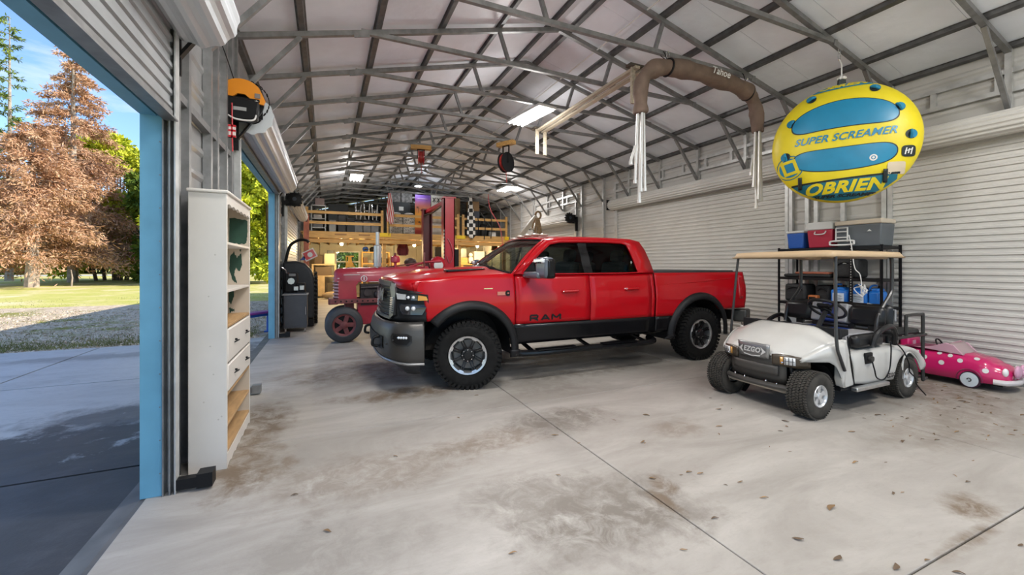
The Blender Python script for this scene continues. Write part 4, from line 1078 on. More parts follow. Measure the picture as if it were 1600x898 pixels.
for sg in (-1, 1):
    mb = MB(); 
    for i in range(4): mb.ball(bface(sg*(0.71+0.028*i), 0.69, 0.024), 0.017, 8, 5)
    mb.build('fog_lamp', lampc, truck)
    mb = MB(); mb.ball(bface(sg*0.64, 0.655, 0.026), 0.012, 8, 5).ball(bface(sg*0.52, 0.60, 0.02), 0.012, 8, 5); mb.build('parking_sensor', gunm, truck)
MB().grid(lambda u, v: bface(-0.44+0.88*v, 0.52+0.16*u, 0.022), 3, 20).build('bumper_opening', black_m, truck, smooth=60)
for sg in (-1, 1):
    mb = MB(); p = [bface(sg*0.33, 0.66, 0.02), bface(sg*0.33, 0.64, 0.08), bface(sg*0.33, 0.56, 0.09), bface(sg*0.33, 0.54, 0.03)]
    mb.tube(spline(p, 5), 0.018, 8); mb.build('tow_hook', black_m, truck)
mb = MB(); mb.tube([bface(-1+2*j/40, lerp_table([(0, 0.40), (0.55, 0.395), (0.8, 0.37), (1, 0.36)], abs(-1+2*j/40))+0.004, -0.02) for j in range(41)], 0.016, 6); mb.build('bumper_lip', mat('lip_grey', (0.30, 0.30, 0.30), 0.35, 0.6), truck)
def f(u, v):
    s = -0.92+1.84*v; p = bface(s, 0.37, -0.05-0.12*u); k = smooth_table([(0.25, 0.05), (0.62, 0.16)], abs(s))
    return (p[0]+0.05*u, p[1], 0.38-k*u)
MB().grid(f, 4, 40).build('air_dam', mat('air_dam_black', (0.03, 0.032, 0.036), 0.45), truck, smooth=60, solid=0.02, fixn=True)
# mirrors
for s in (-1, 1):
    mb = MB(); mb.grid(lambda u, v: (2.36+0.12*v+0.05*u, TCY+s*(0.93+0.33*u), 1.40-0.01*u+(0.055-0.01*u)*math.sin(2*math.pi*v)), 4, 8)
    mb = MB(); mb.obox((2.44, TCY+s*1.09, 1.405), (0.13, 0.36, 0.085), (0, 0, s*R(-8))); mb.build('mirror_arm', mat('mirror_grey', (0.10, 0.115, 0.14), 0.25, coat=0.5), truck, bevel=0.03)
    mb = MB(); mb.obox((2.50, TCY+s*1.285, 1.50), (0.14, 0.26, 0.27), (R(0), 0, s*R(-8))); mb.build('mirror_housing', mat('mirror_grey', (0.10, 0.115, 0.14), 0.25, coat=0.5), truck, bevel=0.045)
    mb = MB(); mb.obox((2.515, TCY+s*1.285, 1.49), (0.13, 0.27, 0.25), (0, 0, s*R(-8))); mb.build('mirror_back', blk, truck, bevel=0.03)
    mb = MB(); mb.obox((2.425, TCY+s*1.285, 1.585), (0.05, 0.20, 0.055), (0, 0, s*R(-8)))
    mb.build('mirror_lamp', lampc, truck, bevel=0.015)
    mb = MB()
    for i in range(4): mb.obox((2.398, TCY+s*(1.22+0.045*i), 1.565), (0.012, 0.022, 0.016), (0.4, 0, 0))
    mb.build('mirror_marker', black_m, truck, smooth=0)
# handles, badges
for s in (-1, 1):
    for x, z in ((3.06, 1.175), (4.13, 1.185)):
        mb = MB(); y = TCY+s*(hw(x, z)+0.03); mb.tube([(x-0.13, y-s*0.03, z), (x-0.10, y, z), (x+0.10, y, z+0.004), (x+0.13, y-s*0.03, z+0.004)], [0.018, 0.02, 0.02, 0.018], 8); mb.build('door_handle', red, truck)
        mb = MB(); mb.ball((x-0.115, y, z), 0.012, 8, 5).ball((x+0.12, y-s*0.005, z), 0.009, 8, 5); mb.build('handle_cap', chrome, truck)
def side_map(x0, z0, s=-1, off=0.004): return lambda u, v, w: (x0+u*(1 if s < 0 else -1), TCY+s*(hw(x0+u, z0+v)+off), z0+v)
strokes = {'R': [((0, 0), (0, 1)), ((0, 1), (0.8, 1)), ((0.85, 1), (0.85, 0.5)), ((0, 0.47), (0.85, 0.47)), ((0.4, 0.45), (0.9, 0))], 'A': [((0, 0), (0.45, 1)), ((0.45, 1), (0.95, 0)), ((0.2, 0.3), (0.75, 0.3))], 'M': [((0, 0), (0, 1)), ((0, 1), (0.5, 0.35)), ((0.5, 0.35), (1, 1)), ((1, 1), (1, 0))]}
for k, ch_ in enumerate('RAM'):
    mb = MB()
    for (a, b), (c, d) in strokes[ch_]:
        p = [2.45+0.165*k+0.125*a, 0.800+0.07*b]; q = [2.45+0.165*k+0.125*c, 0.800+0.07*d]
        mb.beam((p[0], TCY-hw(p[0], p[1])-0.005, p[1]), (q[0], TCY-hw(q[0], q[1])-0.005, q[1]), 0.022, 0.006, (0, 1, 0))
    mb.build('badge_letter', black_m, truck, smooth=0, fixn=False)
# cummins-style engine badge: chrome bar with a dark C
MB().grid(lambda u, v: (1.975+0.17*u, TCY-(hw(2, 1.17)+0.006), 1.150+0.045*v), 4, 2).build('fender_badge', mat('badge_pink', (0.55, 0.20, 0.18), 0.2, 0.5), truck, solid=0.012, off=0, smooth=0)
lettering('C', 0.075, lambda u, v, w: (2.115+u, TCY-(hw(2, 1.17)+0.014), 1.172+v), black_m, truck, 'badge_letter', bold=0.01)
MB().grid(lambda u, v: (1.80+0.12*u, TCY-(hw(1.9, 1.24)+0.004), 1.232+0.010*v), 4, 1).build('fender_badge', chrome, truck, solid=0.006, off=0, smooth=0)
# interior
mb = MB(); 
def f(u, v):
    y = -0.84+1.68*v; return (2.28+0.38*u, TCY+y, 1.36+0.07*math.sin(u*2.4)-0.16*max(0, u-0.75)*4)
mb.grid(f, 8, 6); mb.build('dashboard', mat('dash_dark', (0.03, 0.035, 0.035), 0.6), truck, smooth=60, solid=0.03)
leather = mat('grey_leather', (0.20, 0.22, 0.21), 0.55, 0, 0.1, 8)
for x, ys in ((3.05, (-0.42, 0.42)), (3.95, (-0.42, 0.42))):
    for y in ys:
        mb = MB(); mb.obox((x, TCY+y, 1.0), (0.52, 0.54, 0.16)); mb.obox((x+0.27, TCY+y, 1.30), (0.15, 0.52, 0.58), (0, R(10), 0)); mb.obox((x+0.36, TCY+y, 1.68), (0.11, 0.27, 0.19), (0, R(8), 0))
        mb.build('seat', leather, truck, bevel=0.05)
mb = MB(); mb.tube([(2.62+0.06*math.sin(a), TCY-0.42+0.18*math.cos(a), 1.36+0.17*math.sin(a)) for a in [2*math.pi*i/20 for i in range(20)]], 0.016, 6, closed=True); mb.cyl((2.45, TCY-0.42, 1.33), (2.63, TCY-0.42, 1.36), 0.03); mb.build('steering_wheel', blackp, truck)
# ================================================================ golf cart (faces -X)
GY = 3.05
cart = thing('golf_cart', 'white golf cart with beige canopy and black and blue seats parked on the right', 'golf cart', (5.2, GY, 0))
cw = mat('cart_white', (0.56, 0.545, 0.51), 0.3, 0, 0.04, 6, coat=0.4)
cdk = mat('cart_black_metal', (0.035, 0.034, 0.032), 0.45, 0.2)
brnb = mat('cart_bumper', (0.055, 0.05, 0.044), 0.5)
# cowl
def cowl(u, v):
    s = (v-0.5)*2; a = abs(s)
    x0 = 4.27 + 0.10*a**2.2; x1 = 4.84
    x = x0+(x1-x0)*u
    z = 0.60 + 0.27*math.sin(u*1.35)/math.sin(1.35) + 0.0
    z -= (0.13*u+0.02)*smooth_table([(0.45, 0), (1.15, 1)], a)
    w = 0.425 + 0.155*u**0.75
    if u == 0: z -= 0.02
    return (x, GY+s*w, z)
MB().grid(cowl, 16, 24).build('front_cowl', cw, cart, smooth=60, solid=0.015, fixn=False)
for s in (-1, 1):
    # side apron of the cowl down to the floor
    top = [cowl(i/16, 0.5+s*0.5) for i in range(17)]
    lowz = lambda x: lerp_table([(4.36, 0.555), (4.66, 0.545), (4.74, 0.50), (4.80, 0.38), (4.84, 0.275)], x)
    mb = MB(); vs = []; m = 7
    for p in top:
        for j in range(m):
            t = j/(m-1); z = p[2]+(lowz(p[0])-p[2])*t
            vs.append((p[0]+0.0, GY+s*(abs(p[1]-GY)+0.022*math.sin(math.pi*min(1, t*1.2))), z))
    fs = [(i*m+j, (i+1)*m+j, (i+1)*m+j+1, i*m+j+1) for i in range(16) for j in range(m-1)]
    mb.add(vs, fs if s < 0 else [q[::-1] for q in fs]); mb.build('cowl_side', cw, cart, smooth=60, solid=0.012, fixn=False)
    MB().prism([(4.835, 0.765), (4.875, 0.765), (5.00, 0.285), (4.835, 0.27), (4.80, 0.36)], GY+s*0.50, GY+s*0.588, 'xz').build('leg_panel', cw, cart, bevel=0.012)
    MB().tube([(4.872, GY+s*0.592, 0.80), (5.0, GY+s*0.592, 0.285)], 0.006, 6).build('leg_panel_trim', black_m, cart)
# dash, floor, rocker
MB().prism([(4.83, 0.27), (4.87, 0.27), (4.87, 0.78), (4.98, 0.80), (4.98, 0.86), (4.84, 0.875)], GY-0.55, GY+0.55, 'xz').build('dashboard', blackp, cart, bevel=0.01)
MB().box(4.82, 5.66, GY-0.56, GY+0.56, 0.235, 0.265).build('floor_mat', blackp, cart, smooth=0)
for s in (-1, 1):
    MB().box(4.98, 5.60, GY+s*0.60-0.03, GY+s*0.60+0.03, 0.225, 0.265).build('rocker_strip', alu, cart, bevel=0.008)
MB().box(4.5, 6.4, GY-0.36, GY+0.36, 0.20, 0.30).box(4.4, 4.85, GY-0.25, GY+0.25, 0.27, 0.55).build('chassis', cdk, cart, smooth=0)
# front: valance, bumper bar, badge, lamps
def fr(s, z, off=0.0): return (4.27+0.10*abs(s)**2.2 - off + 0.05*(0.6-z), GY+s*0.425, z)
MB().grid(lambda u, v: fr(-0.74+1.48*v, 0.30+0.27*u, -0.005), 4, 14).build('front_valance', brnb, cart, smooth=60, solid=0.03, fixn=True)
MB().grid(lambda u, v: fr(-0.60+1.20*v, 0.375+0.10*u, 0.02), 3, 14).build('valance_panel', brnb, cart, smooth=60, solid=0.03, fixn=True)
MB().tube([fr(-0.80+1.60*i/12, 0.265, 0.03) for i in range(13)], 0.03, 8).build('front_bumper', brnb, cart)
mb = MB(); mb.tube([(4.36, GY-0.36, 0.215), (4.36, GY+0.36, 0.215)], 0.022, 8); mb.build('front_axle', mat('rusty_beige', (0.38, 0.32, 0.25), 0.6, 0, 0.25, 10), cart)
mb = MB()
for y, z in ((-0.36, 0.53), (0.36, 0.53), (-0.3, 0.30), (-0.18, 0.31), (0.1, 0.30), (0.25, 0.31)): p = fr(y/0.5, z, 0.045); mb.ball(p, 0.012, 8, 5)
mb.build('bolts', chrome, cart)['kind'] = 'stuff'
def badge(u, v, off): 
    s = -0.43+0.86*u; z = 0.535+0.155*v; return fr(s*(1-0.06*(1-v)), z, 0.012+off-0.06*v*0.0)
MB().grid(lambda u, v: badge(v, u, 0.005), 3, 12).build('name_plate', mat('plate_silver', (0.30, 0.30, 0.30), 0.3, 0.7), cart, smooth=60, solid=0.015, fixn=True)
lettering('EZGO', 0.075, lambda u, v, w: badge(0.5-u/0.40, 0.52+v/0.155, 0.024), mat('plate_letter', (0.75, 0.75, 0.74), 0.3, 0.4), cart, 'plate_lettering', shear=0.25, bold=0.003, space=1.1)
mb = MB()
for sg in (-1, 1):
    mb.add([badge(0.5+sg*a, b, 0.022) for a, b in ((0.28, 0.78), (0.44, 0.48), (0.28, 0.2), (0.33, 0.48))], [(0, 1, 3), (1, 2, 3)])
    mb.add([badge(0.5+sg*a, b, 0.022) for a, b in ((0.0, 0.12), (0.27, 0.2), (0.27, 0.12), (0.0, 0.05))], [(0, 1, 2, 3)])
mb.build('plate_wings', mat('plate_letter', (0.75, 0.75, 0.74), 0.3, 0.4), cart, smooth=0)['kind'] = 'stuff'
bez = mat('lamp_bezel', (0.06, 0.045, 0.03), 0.3)
for sg in (-1, 1):
    def lp(a, z, off=0.0):   # a: 0 at the badge .. 1 round the corner
        s = 0.47 + 0.62*a
        if s <= 0.97: p = fr(sg*s, z, 0.0); return (p[0]-off-0.004, p[1], p[2])
        k = s-0.97; b = fr(sg*0.97, z, 0.0); return (b[0]+k*0.9-off*0.5, b[1]+sg*(0.016+k*0.3+off*0.7), z)
    mb = MB(); mb.grid(lambda u, v: lp(v, 0.492+(0.105+0.018*math.sin(v*3))*u-0.012*v, 0.012), 3, 14); mb.build('lamp_bezel', bez, cart, smooth=60, solid=0.02, fixn=True)
    mb = MB(); mb.grid(lambda u, v: lp(0.44+0.34*v, 0.508+0.078*u, 0.024), 2, 6); mb.build('head_lamp', mat('headlamp_white', (0.85, 0.85, 0.85), 0.1, coat=1.0), cart, smooth=60, solid=0.012, fixn=True)
    mb = MB()
    for i in range(3): mb.beam(lp(0.50+0.11*i, 0.508, 0.037), lp(0.50+0.11*i, 0.586, 0.037), 0.006, 0.004)
    mb.beam(lp(0.44, 0.548, 0.037), lp(0.78, 0.548, 0.037), 0.006, 0.004); mb.build('lamp_grid', cdk, cart, smooth=0)['kind'] = 'stuff'
    mb = MB(); mb.grid(lambda u, v: lp(0.30+0.10*v, 0.51+0.075*u, 0.022), 2, 3); mb.build('marker_lamp', mat('amber_lens', (0.62, 0.30, 0.06), 0.15, coat=0.8), cart, smooth=60, solid=0.01, fixn=True)
# wheels
def cart_wheel(x, y, s):
    w = bpy.data.objects.new('wheel', None); link(w); w.parent = cart; w.location = (x-5.2, y-GY, 0.232)
    mb = MB(); W = 0.215; Rr = 0.232
    mb.lathe([(0.105, -W*.42), (0.125, -W*.5), (0.18, -W*.53), (0.212, -W*.47), (0.226, -W*.36), (0.228, 0), (0.226, W*.36), (0.212, W*.47), (0.18, W*.53), (0.125, W*.5), (0.105, W*.42)], (0,0,0), 'y', 44)
    n = 52
    for i in range(n):
        for j in range(6):
            a = 2*math.pi*(i+(0.5 if j % 2 else 0))/n; yy = -0.085+0.034*j
            c = Vector((math.cos(a)*0.229, yy, math.sin(a)*0.229)); m = Matrix.Rotation(-a, 3, 'Y') @ Matrix.Rotation(0.6 if j % 2 else -0.6, 3, 'X')
            hx, hy, hz_ = 0.009, 0.014, 0.008
            mb.add([c + m @ Vector(p) for p in [(-hx,-hy,-hz_),(hx,-hy,-hz_),(hx,hy,-hz_),(-hx,hy,-hz_),(-hx,-hy,hz_),(hx,-hy,hz_),(hx,hy,hz_),(-hx,hy,hz_)]], [(0,3,2,1),(4,5,6,7),(0,1,5,4),(1,2,6,5),(2,3,7,6),(3,0,4,7)])
    mb.build('tire', mat('cart_tire', (0.055, 0.05, 0.043), 0.8, 0, 0.25, 15, spec=0.2), w, world=False, smooth=40, fixn=False)
    o = s*0.085; wsil = mat('wheel_silver', (0.66, 0.66, 0.66), 0.3, 0.5)
    MB().lathe([(0.09, -o), (0.098, 0), (0.104, o), (0.112, o+s*0.012), (0.106, o+s*0.02), (0.094, o+s*0.01), (0.09, o-s*0.02), (0.085, -o)], (0,0,0), 'y', 32).build('rim', wsil, w, world=False, smooth=50)
    MB().lathe([(0.001, -s*0.03), (0.088, -s*0.03)], (0,0,0), 'y', 20).build('hub_back', cdk, w, world=False)
    for i in range(5):
        a = 2*math.pi*i/5+0.3; mb = MB()
        def pt(r, t, h): return (r*math.cos(a)-t*math.sin(a), h, r*math.sin(a)+t*math.cos(a))
        vs = [pt(0.02, -0.014, o), pt(0.02, 0.014, o), pt(0.096, 0.030, o+s*0.004), pt(0.096, -0.030, o+s*0.004)]; vs += [(p[0], p[1]-s*0.03, p[2]) for p in vs]
        mb.add(vs, [(0,1,2,3),(7,6,5,4),(0,4,5,1),(1,5,6,2),(2,6,7,3),(3,7,4,0)]); mb.build('spoke', wsil, w, world=False, smooth=0)
    MB().lathe([(0.034, o-s*0.02), (0.034, o+s*0.008), (0.026, o+s*0.014), (0.001, o+s*0.014)], (0,0,0), 'y', 16).build('hub_cap', wsil, w, world=False)
cart_wheel(4.46, GY-0.47, -1); cart_wheel(4.46, GY+0.47, 1); cart_wheel(6.13, GY-0.47, -1); cart_wheel(6.13, GY+0.47, 1)
for s in (-1, 1):
    mb = MB(); mb.tube([(4.46, GY+s*0.34, 0.232), (4.46, GY+s*0.18, 0.24)], 0.03, 8); mb.tube([(4.44, GY+s*0.33, 0.3), (4.42, GY+s*0.30, 0.52)], 0.022, 8); mb.build('suspension', cdk, cart)
    mb = MB(); mb.lathe([(0.285, -0.10), (0.285, 0.10)], (4.46, GY+s*0.44, 0.26), 'y', 16, a0=R(25), a1=R(150)); mb.build('wheel_liner', blackp, cart)
mb = MB(); mb.cyl((6.13, GY-0.36, 0.23), (6.13, GY+0.36, 0.23), 0.035); mb.ball((6.13, GY, 0.23), 0.1, 10, 8); mb.build('rear_axle', cdk, cart)
# rear body: seat pod and fenders
def plo(x): return max(lerp_table([(5.02, 0.29), (5.25, 0.262), (5.80, 0.250), (6.6, 0.30)], x), (0.23+math.sqrt(max(0, 0.295**2-(x-6.13)**2))) if abs(x-6.13) < 0.295 else 0)
def phi(x): return lerp_table([(4.94, 0.60), (5.05, 0.635), (5.9, 0.635), (6.12, 0.605), (6.32, 0.555), (6.46, 0.47), (6.49, 0.42)], x)
xs = rng_x(5.00, 6.49, 40)
for s in (-1, 1):
    mb = MB()
    def f(u, v):
        x = xs[int(round(u*40))]; a, b = plo(x), phi(x)
        if b < a+0.02: b = a+0.02
        t = v; z = a+(b-a)*t; w = 0.565+0.022*math.sin(math.pi*t) - 0.06*smooth_table([(0.86, 0), (1, 1)], t)
        xx = x - 0.05*(1-u)*(t-0.5)*(1 if u < 0.2 else 0)
        return (xx, GY+s*w, z)
    mb.grid(f, 40, 10, flip=s > 0); mb.build('body_side', cw, cart, smooth=60, solid=0.012, fixn=False)
MB().grid(lambda u, v: (lerp_table([(0, 5.0), (0.05, 5.02), (1, 6.49)], u), GY-0.50+1.0*v, phi(lerp_table([(0, 5.0), (1, 6.49)], u))-0.004), 20, 4).build('body_top', cw, cart, smooth=60, solid=0.012, fixn=True)
MB().box(5.01, 5.05, GY-0.55, GY+0.55, 0.27, 0.62).build('seat_front_panel', cw, cart, smooth=0)
MB().box(6.40, 6.47, GY-0.5, GY+0.5, 0.27, 0.45).build('rear_panel', cw, cart, bevel=0.02)
for s in (-1, 1): MB().tube(spline([(5.98, GY+s*0.574, 0.24), (6.0, GY+s*0.574, 0.44), (6.13, GY+s*0.572, 0.528), (6.30, GY+s*0.57, 0.44), (6.42, GY+s*0.565, 0.30)], 5), 0.010, 6).build('fender_lip', cw, cart)
# seats
vblk = mat('black_vinyl', (0.011, 0.011, 0.012), 0.38, 0, 0.1, 30, spec=0.35); vgry = mat('grey_vinyl', (0.30, 0.30, 0.31), 0.45); vblu = mat('blue_vinyl', (0.012, 0.035, 0.18), 0.42)
def cushion(name, m, x0, x1, y0, y1, z0, z1, b=0.05, rot=0.0):
    mb = MB(); mb.obox(((x0+x1)/2, (y0+y1)/2, (z0+z1)/2), (x1-x0, y1-y0, z1-z0), (0, rot, 0)); return mb.build(name, m, cart, bevel=b)
yb = [GY-0.56, GY-0.46, GY-0.24, GY-0.06, GY+0.06, GY+0.20, GY+0.40, GY+0.56]
for i, m in enumerate((vblk, vgry, vblu, vblk, vblu, vgry, vblk)):
    cushion('seat_cushion', m, 5.12, 5.66, yb[i]+(0.001 if i else 0), yb[i+1], 0.64, 0.785, 0.045 if i in (0, 6) else 0.012)
yb = [GY-0.55, GY-0.20, GY-0.09, GY+0.09, GY+0.20, GY+0.55]
for i, m in enumerate((vblk, vgry, vblu, vgry, vblk)):
    cushion('backrest' if i in (0, 4) else 'backrest_band', m, 5.64, 5.76, yb[i]+(0.001 if i else 0), yb[i+1], 0.835, 1.065, 0.055 if i in (0, 4) else 0.02, R(12))
cushion('rear_backrest', vblk, 5.80, 5.92, GY-0.55, GY+0.55, 0.80, 1.08, 0.06, 0.10)
MB().tube([(5.865, GY-0.56, 0.90), (5.87, GY-0.56, 1.02), (5.86, GY-0.30, 1.075)], 0.012, 6).build('rear_back_piping', vgry, cart)
mb = MB()
for y in (-0.4, -0.2, 0.2, 0.4): mb.box(5.72, 5.76, GY+y-0.03, GY+y+0.03, 0.62, 0.9)
mb.box(5.725, 5.755, GY-0.43, GY+0.43, 0.70, 0.74).build('seat_back_frame', cdk, cart, smooth=0)
for s in (-1, 1):
    MB().tube(spline([(5.35, GY+s*0.585, 0.66), (5.42, GY+s*0.60, 0.80), (5.66, GY+s*0.60, 0.86), (5.80, GY+s*0.585, 0.78), (5.84, GY+s*0.56, 0.64)], 5), 0.028, 8).build('hip_restraint', vblk, cart)
# steering
SCN = Vector((5.17, GY+0.22, 1.03)); ax = Vector((0.62, 0, 0.78)).normalized(); e1 = Vector((0, 1, 0)); e2 = ax.cross(e1)
def ring(r, n=28): return [SCN + e1*(r*math.cos(2*math.pi*i/n)) + e2*(r*math.sin(2*math.pi*i/n)) for i in range(n)]
SCN = Vector((5.17, GY-0.24, 1.04))
MB().tube(ring(0.175), 0.016, 8, closed=True).build('steering_wheel', vblk, cart)
mb = MB()
for a in (0.3, 2.4, 4.5): mb.tube([SCN - ax*0.02, SCN - ax*0.01 + e1*(0.17*math.cos(a))+e2*(0.17*math.sin(a))], 0.014, 6)
mb.cyl(SCN-ax*0.04, SCN-ax*0.0, 0.05, n=14); mb.tube([SCN-ax*0.03, (4.90, GY-0.24, 0.72)], 0.025, 8); mb.obox(tuple(SCN+e2*0.05-ax*0.01), (0.09, 0.12, 0.03), (0, R(38), 0)); mb.build('steering_column', blackp, cart)
# canopy
can = mat('beige_canopy', (0.52, 0.37, 0.22), 0.45, 0, 0.05, 5)
def canf(u, v):
    x = 4.66+1.42*u; s = (v-0.5)*2; edge = max(abs(s), abs(2*u-1))
    z = 1.675 + 0.025*(1-edge**4) - 0.045*smooth_table([(0.93, 0), (1.0, 1)], edge)
    return (x, GY+s*0.57, z)
MB().grid(canf, 30, 30).build('canopy', can, cart, smooth=50, solid=0.022, fixn=False)
mb = MB()
for y in (-0.36, 0.36): mb.prism([(4.72, 1.655), (6.02, 1.655), (5.95, 1.60), (5.6, 1.62), (4.82, 1.62)], GY+y-0.10, GY+y+0.10, 'xz')
mb.build('canopy_rib', can, cart, bevel=0.015)
pst = mat('strut_steel', (0.05, 0.05, 0.05), 0.35, 0.4)
for s in (-1, 1):
    MB().tube(spline([(4.86, GY+s*0.48, 1.655), (4.77, GY+s*0.535, 1.63), (4.745, GY+s*0.55, 1.57), (4.70, GY+s*0.575, 1.03), (4.685, GY+s*0.595, 0.72), (4.72, GY+s*0.605, 0.60), (4.80, GY+s*0.605, 0.46)], 5), 0.0155, 8).build('front_strut', pst, cart)
    MB().tube(spline([(5.84, GY+s*0.44, 1.655), (5.915, GY+s*0.49, 1.63), (5.935, GY+s*0.50, 1.56), (5.935, GY+s*0.50, 1.30), (5.90, GY+s*0.50, 1.20), (5.66, GY+s*0.50, 0.98), (5.60, GY+s*0.50, 0.80)], 5), 0.019, 8).build('rear_strut', pst, cart)
# rear rack with grab bar
mb = MB(); mb.box(5.98, 6.58, GY-0.50, GY+0.50, 0.70, 0.76); mb.build('rear_seat', vblk, cart, bevel=0.025)
mb = MB()
for z in (0.69,):
    mb.tube([(5.95, GY-0.52, z), (6.66, GY-0.52, z), (6.66, GY+0.52, z), (5.95, GY+0.52, z)], 0.018, 8)
for y in (-0.3, 0.3): mb.tube([(6.3, GY+y, 0.69), (6.3, GY+y, 0.50)], 0.02, 8)
mb.build('rack_frame', cdk, cart)
mb = MB(); mb.tube(spline([(6.25, GY-0.50, 0.70), (6.25, GY-0.50, 0.90), (6.29, GY-0.50, 0.935), (6.60, GY-0.50, 0.935), (6.64, GY-0.50, 0.90), (6.64, GY-0.50, 0.55), (6.64, GY-0.50, 0.13)], 6), 0.019, 8); mb.build('grab_bar', cdk, cart)
mb = MB(); mb.tube([(6.64, GY-0.50, 0.13), (6.78, GY-0.48, 0.14), (6.78, GY+0.48, 0.14), (6.64, GY+0.50, 0.13), (6.5, GY+0.5, 0.45)], 0.016, 8); mb.box(6.60, 6.80, GY-0.45, GY+0.45, 0.14, 0.16); mb.build('foot_rest', cdk, cart)
# charging plug, cable, lettering
MB().box(5.20, 5.33, GY-0.60, GY-0.575, 0.485, 0.60).build('plug_plate', black_m, cart, bevel=0.006)
mb = MB(); mb.cyl((5.265, GY-0.595, 0.54), (5.265, GY-0.63, 0.54), 0.03, n=12); mb.build('charge_socket', cdk, cart)
MB().tube(spline([(5.26, GY-0.62, 0.53), (5.27, GY-0.64, 0.43), (5.36, GY-0.62, 0.33), (5.50, GY-0.62, 0.30), (5.60, GY-0.625, 0.40), (5.62, GY-0.63, 0.60), (5.63, GY-0.62, 0.70)], 8), 0.007, 6).build('charge_cable', black_m, cart)
MB().tube(spline([(5.80, GY-0.60, 0.66), (5.95, GY-0.60, 0.56), (6.04, GY-0.61, 0.42), (6.06, GY-0.61, 0.32), (6.16, GY-0.62, 0.24), (6.24, GY-0.60, 0.15), (6.4, GY-0.62, 0.012)], 8), 0.007, 6).build('rear_cable', black_m, cart)
lettering('EZGO', 0.062, lambda u, v, w: (5.70+u, GY-0.598+0.0, 0.315+v), black_m, cart, 'side_lettering', bold=0.003, space=1.1)
# ================================================================ things hanging from the roof
# ---- inflatable towable
TC = Vector((6.56, 3.38, 3.23)); fn = Vector((-0.870, -0.493, 0)).normalized(); fr_ = Vector((-fn.y, fn.x, 0)) * 1.0
fr_ = Vector((0.493, -0.870, 0)).normalized(); fu = Vector((0, 0, 1))
tb = thing('towable_tube', 'round yellow and blue inflatable towable hanging from a roof truss', 'inflatable', TC)
RT, HT = 0.825, 0.28
def tdepth(r):
    r = min(0.9999, r); return HT*(1-r**3.0)**0.5*(1.0 + 0.0*r) - 0.045*math.exp(-(r/0.35)**2)*0
def TS(u, v, off=0.0):
    r = math.hypot(u, v); 
    if r > 0.985: u, v = u*0.985/r, v*0.985/r; r = 0.985
    return TC + fr_*(u*RT) + fu*(v*RT) + fn*(tdepth(r)+off)
yel = mat('tube_yellow', (0.74, 0.60, 0.012), 0.45, 0, 0.06, 4, 0.25, 9); tbl = mat('tube_blue', (0.012, 0.22, 0.40), 0.35, 0, 0.08, 5); tbk = mat('tube_black', (0.012, 0.02, 0.022), 0.5); tdb = mat('tube_deep_blue', (0.012, 0.16, 0.24), 0.4)
def body(u, v):
    a = 2*math.pi*u; q = math.pi*v; r = math.sin(q)**0.55 if 0 < v < 1 else 0
    d = tdepth(r)*(1 if v < 0.5 else -1)
    return TC + fr_*(r*RT*math.cos(a)) + fu*(r*RT*math.sin(a)) + fn*d
MB().grid(body, 64, 40, cu=True).build('tube_body', yel, tb, smooth=60)
def patch(name, m, lo, hi, u0, u1, off, n=26, k=10):
    def pf(a, b):
        u = u0+(u1-u0)*(0.5-0.5*math.cos(math.pi*a)); return TS(u, lo(u)+(hi(u)-lo(u))*b, off)
    MB().grid(pf, n, k).build(name, m, tb, smooth=60, fixn=False)
def oval(c, w, base, h):   # outline between two bowed curves with rounded ends
    def t(u): return max(0.0, 1-abs((u-c)/w)**8)**0.5
    return t
def panel(c, w, ylo, yhi, m, grow=0.014):
    t = oval(c, w, 0, 0)
    patch('panel_edge', tbk, lambda u: (ylo(u)+yhi(u))/2-(yhi(u)-ylo(u))/2*oval(c, w+grow, 0, 0)(u)-grow*0.9, lambda u: (ylo(u)+yhi(u))/2+(yhi(u)-ylo(u))/2*oval(c, w+grow, 0, 0)(u)+grow*0.9, c-w-grow+1e-4, c+w+grow-1e-4, 0.004, 40)
    patch('panel', m, lambda u: (ylo(u)+yhi(u))/2-(yhi(u)-ylo(u))/2*t(u), lambda u: (ylo(u)+yhi(u))/2+(yhi(u)-ylo(u))/2*t(u), c-w+1e-4, c+w-1e-4, 0.008, 40)
panel(-0.0, 0.68, lambda u: 0.20-0.05*u*u*2, lambda u: 0.64-0.40*u*u, tbl)
panel(0.0, 0.66, lambda u: -0.50+0.34*u*u*0.6, lambda u: -0.14-0.0*u, tbl)
# blue under band along the bottom rim
patch('lower_band', tdb, lambda u: -math.sqrt(max(0, 0.975**2-u*u)), lambda u: -0.66+0.05*u, -0.68, 0.68, 0.006, 40)
patch('band_edge', tbk, lambda u: -0.66+0.05*u, lambda u: -0.63+0.05*u, -0.70, 0.71, 0.008, 40, 2)
patch('upper_band', tbl, lambda u: 0.87, lambda u: math.sqrt(max(0, 0.975**2-u*u)), -0.40, 0.40, 0.006, 30)
lettering('SUPER SCREAMER', 0.135, lambda u, v, w: TS(u/RT*1.0, 0.035+v/RT, 0.008), tbl, tb, 'tube_lettering', subdiv=0.05, shear=0.35, bold=0.0025, space=1.02)
lettering('OBRIEN', 0.235, lambda u, v, w: TS(-0.0+u/RT, -0.775+v/RT*0.86+0.03*u, 0.012), yel, tb, 'brand_lettering', subdiv=0.05, shear=0.3, bold=0.010, space=1.05)
lettering('SUPER SCREAMER', 0.085, lambda u, v, w: TS(0.02+u/RT, -0.905+v/RT*0.6, 0.012), tbk, tb, 'band_lettering', subdiv=0.04, shear=0.3, bold=0.004)
lettering('OBRIEN', 0.15, lambda u, v, w: TS(u/RT, 0.925+v/RT*0.5, 0.012), yel, tb, 'top_lettering', subdiv=0.05, shear=0.3, bold=0.008)
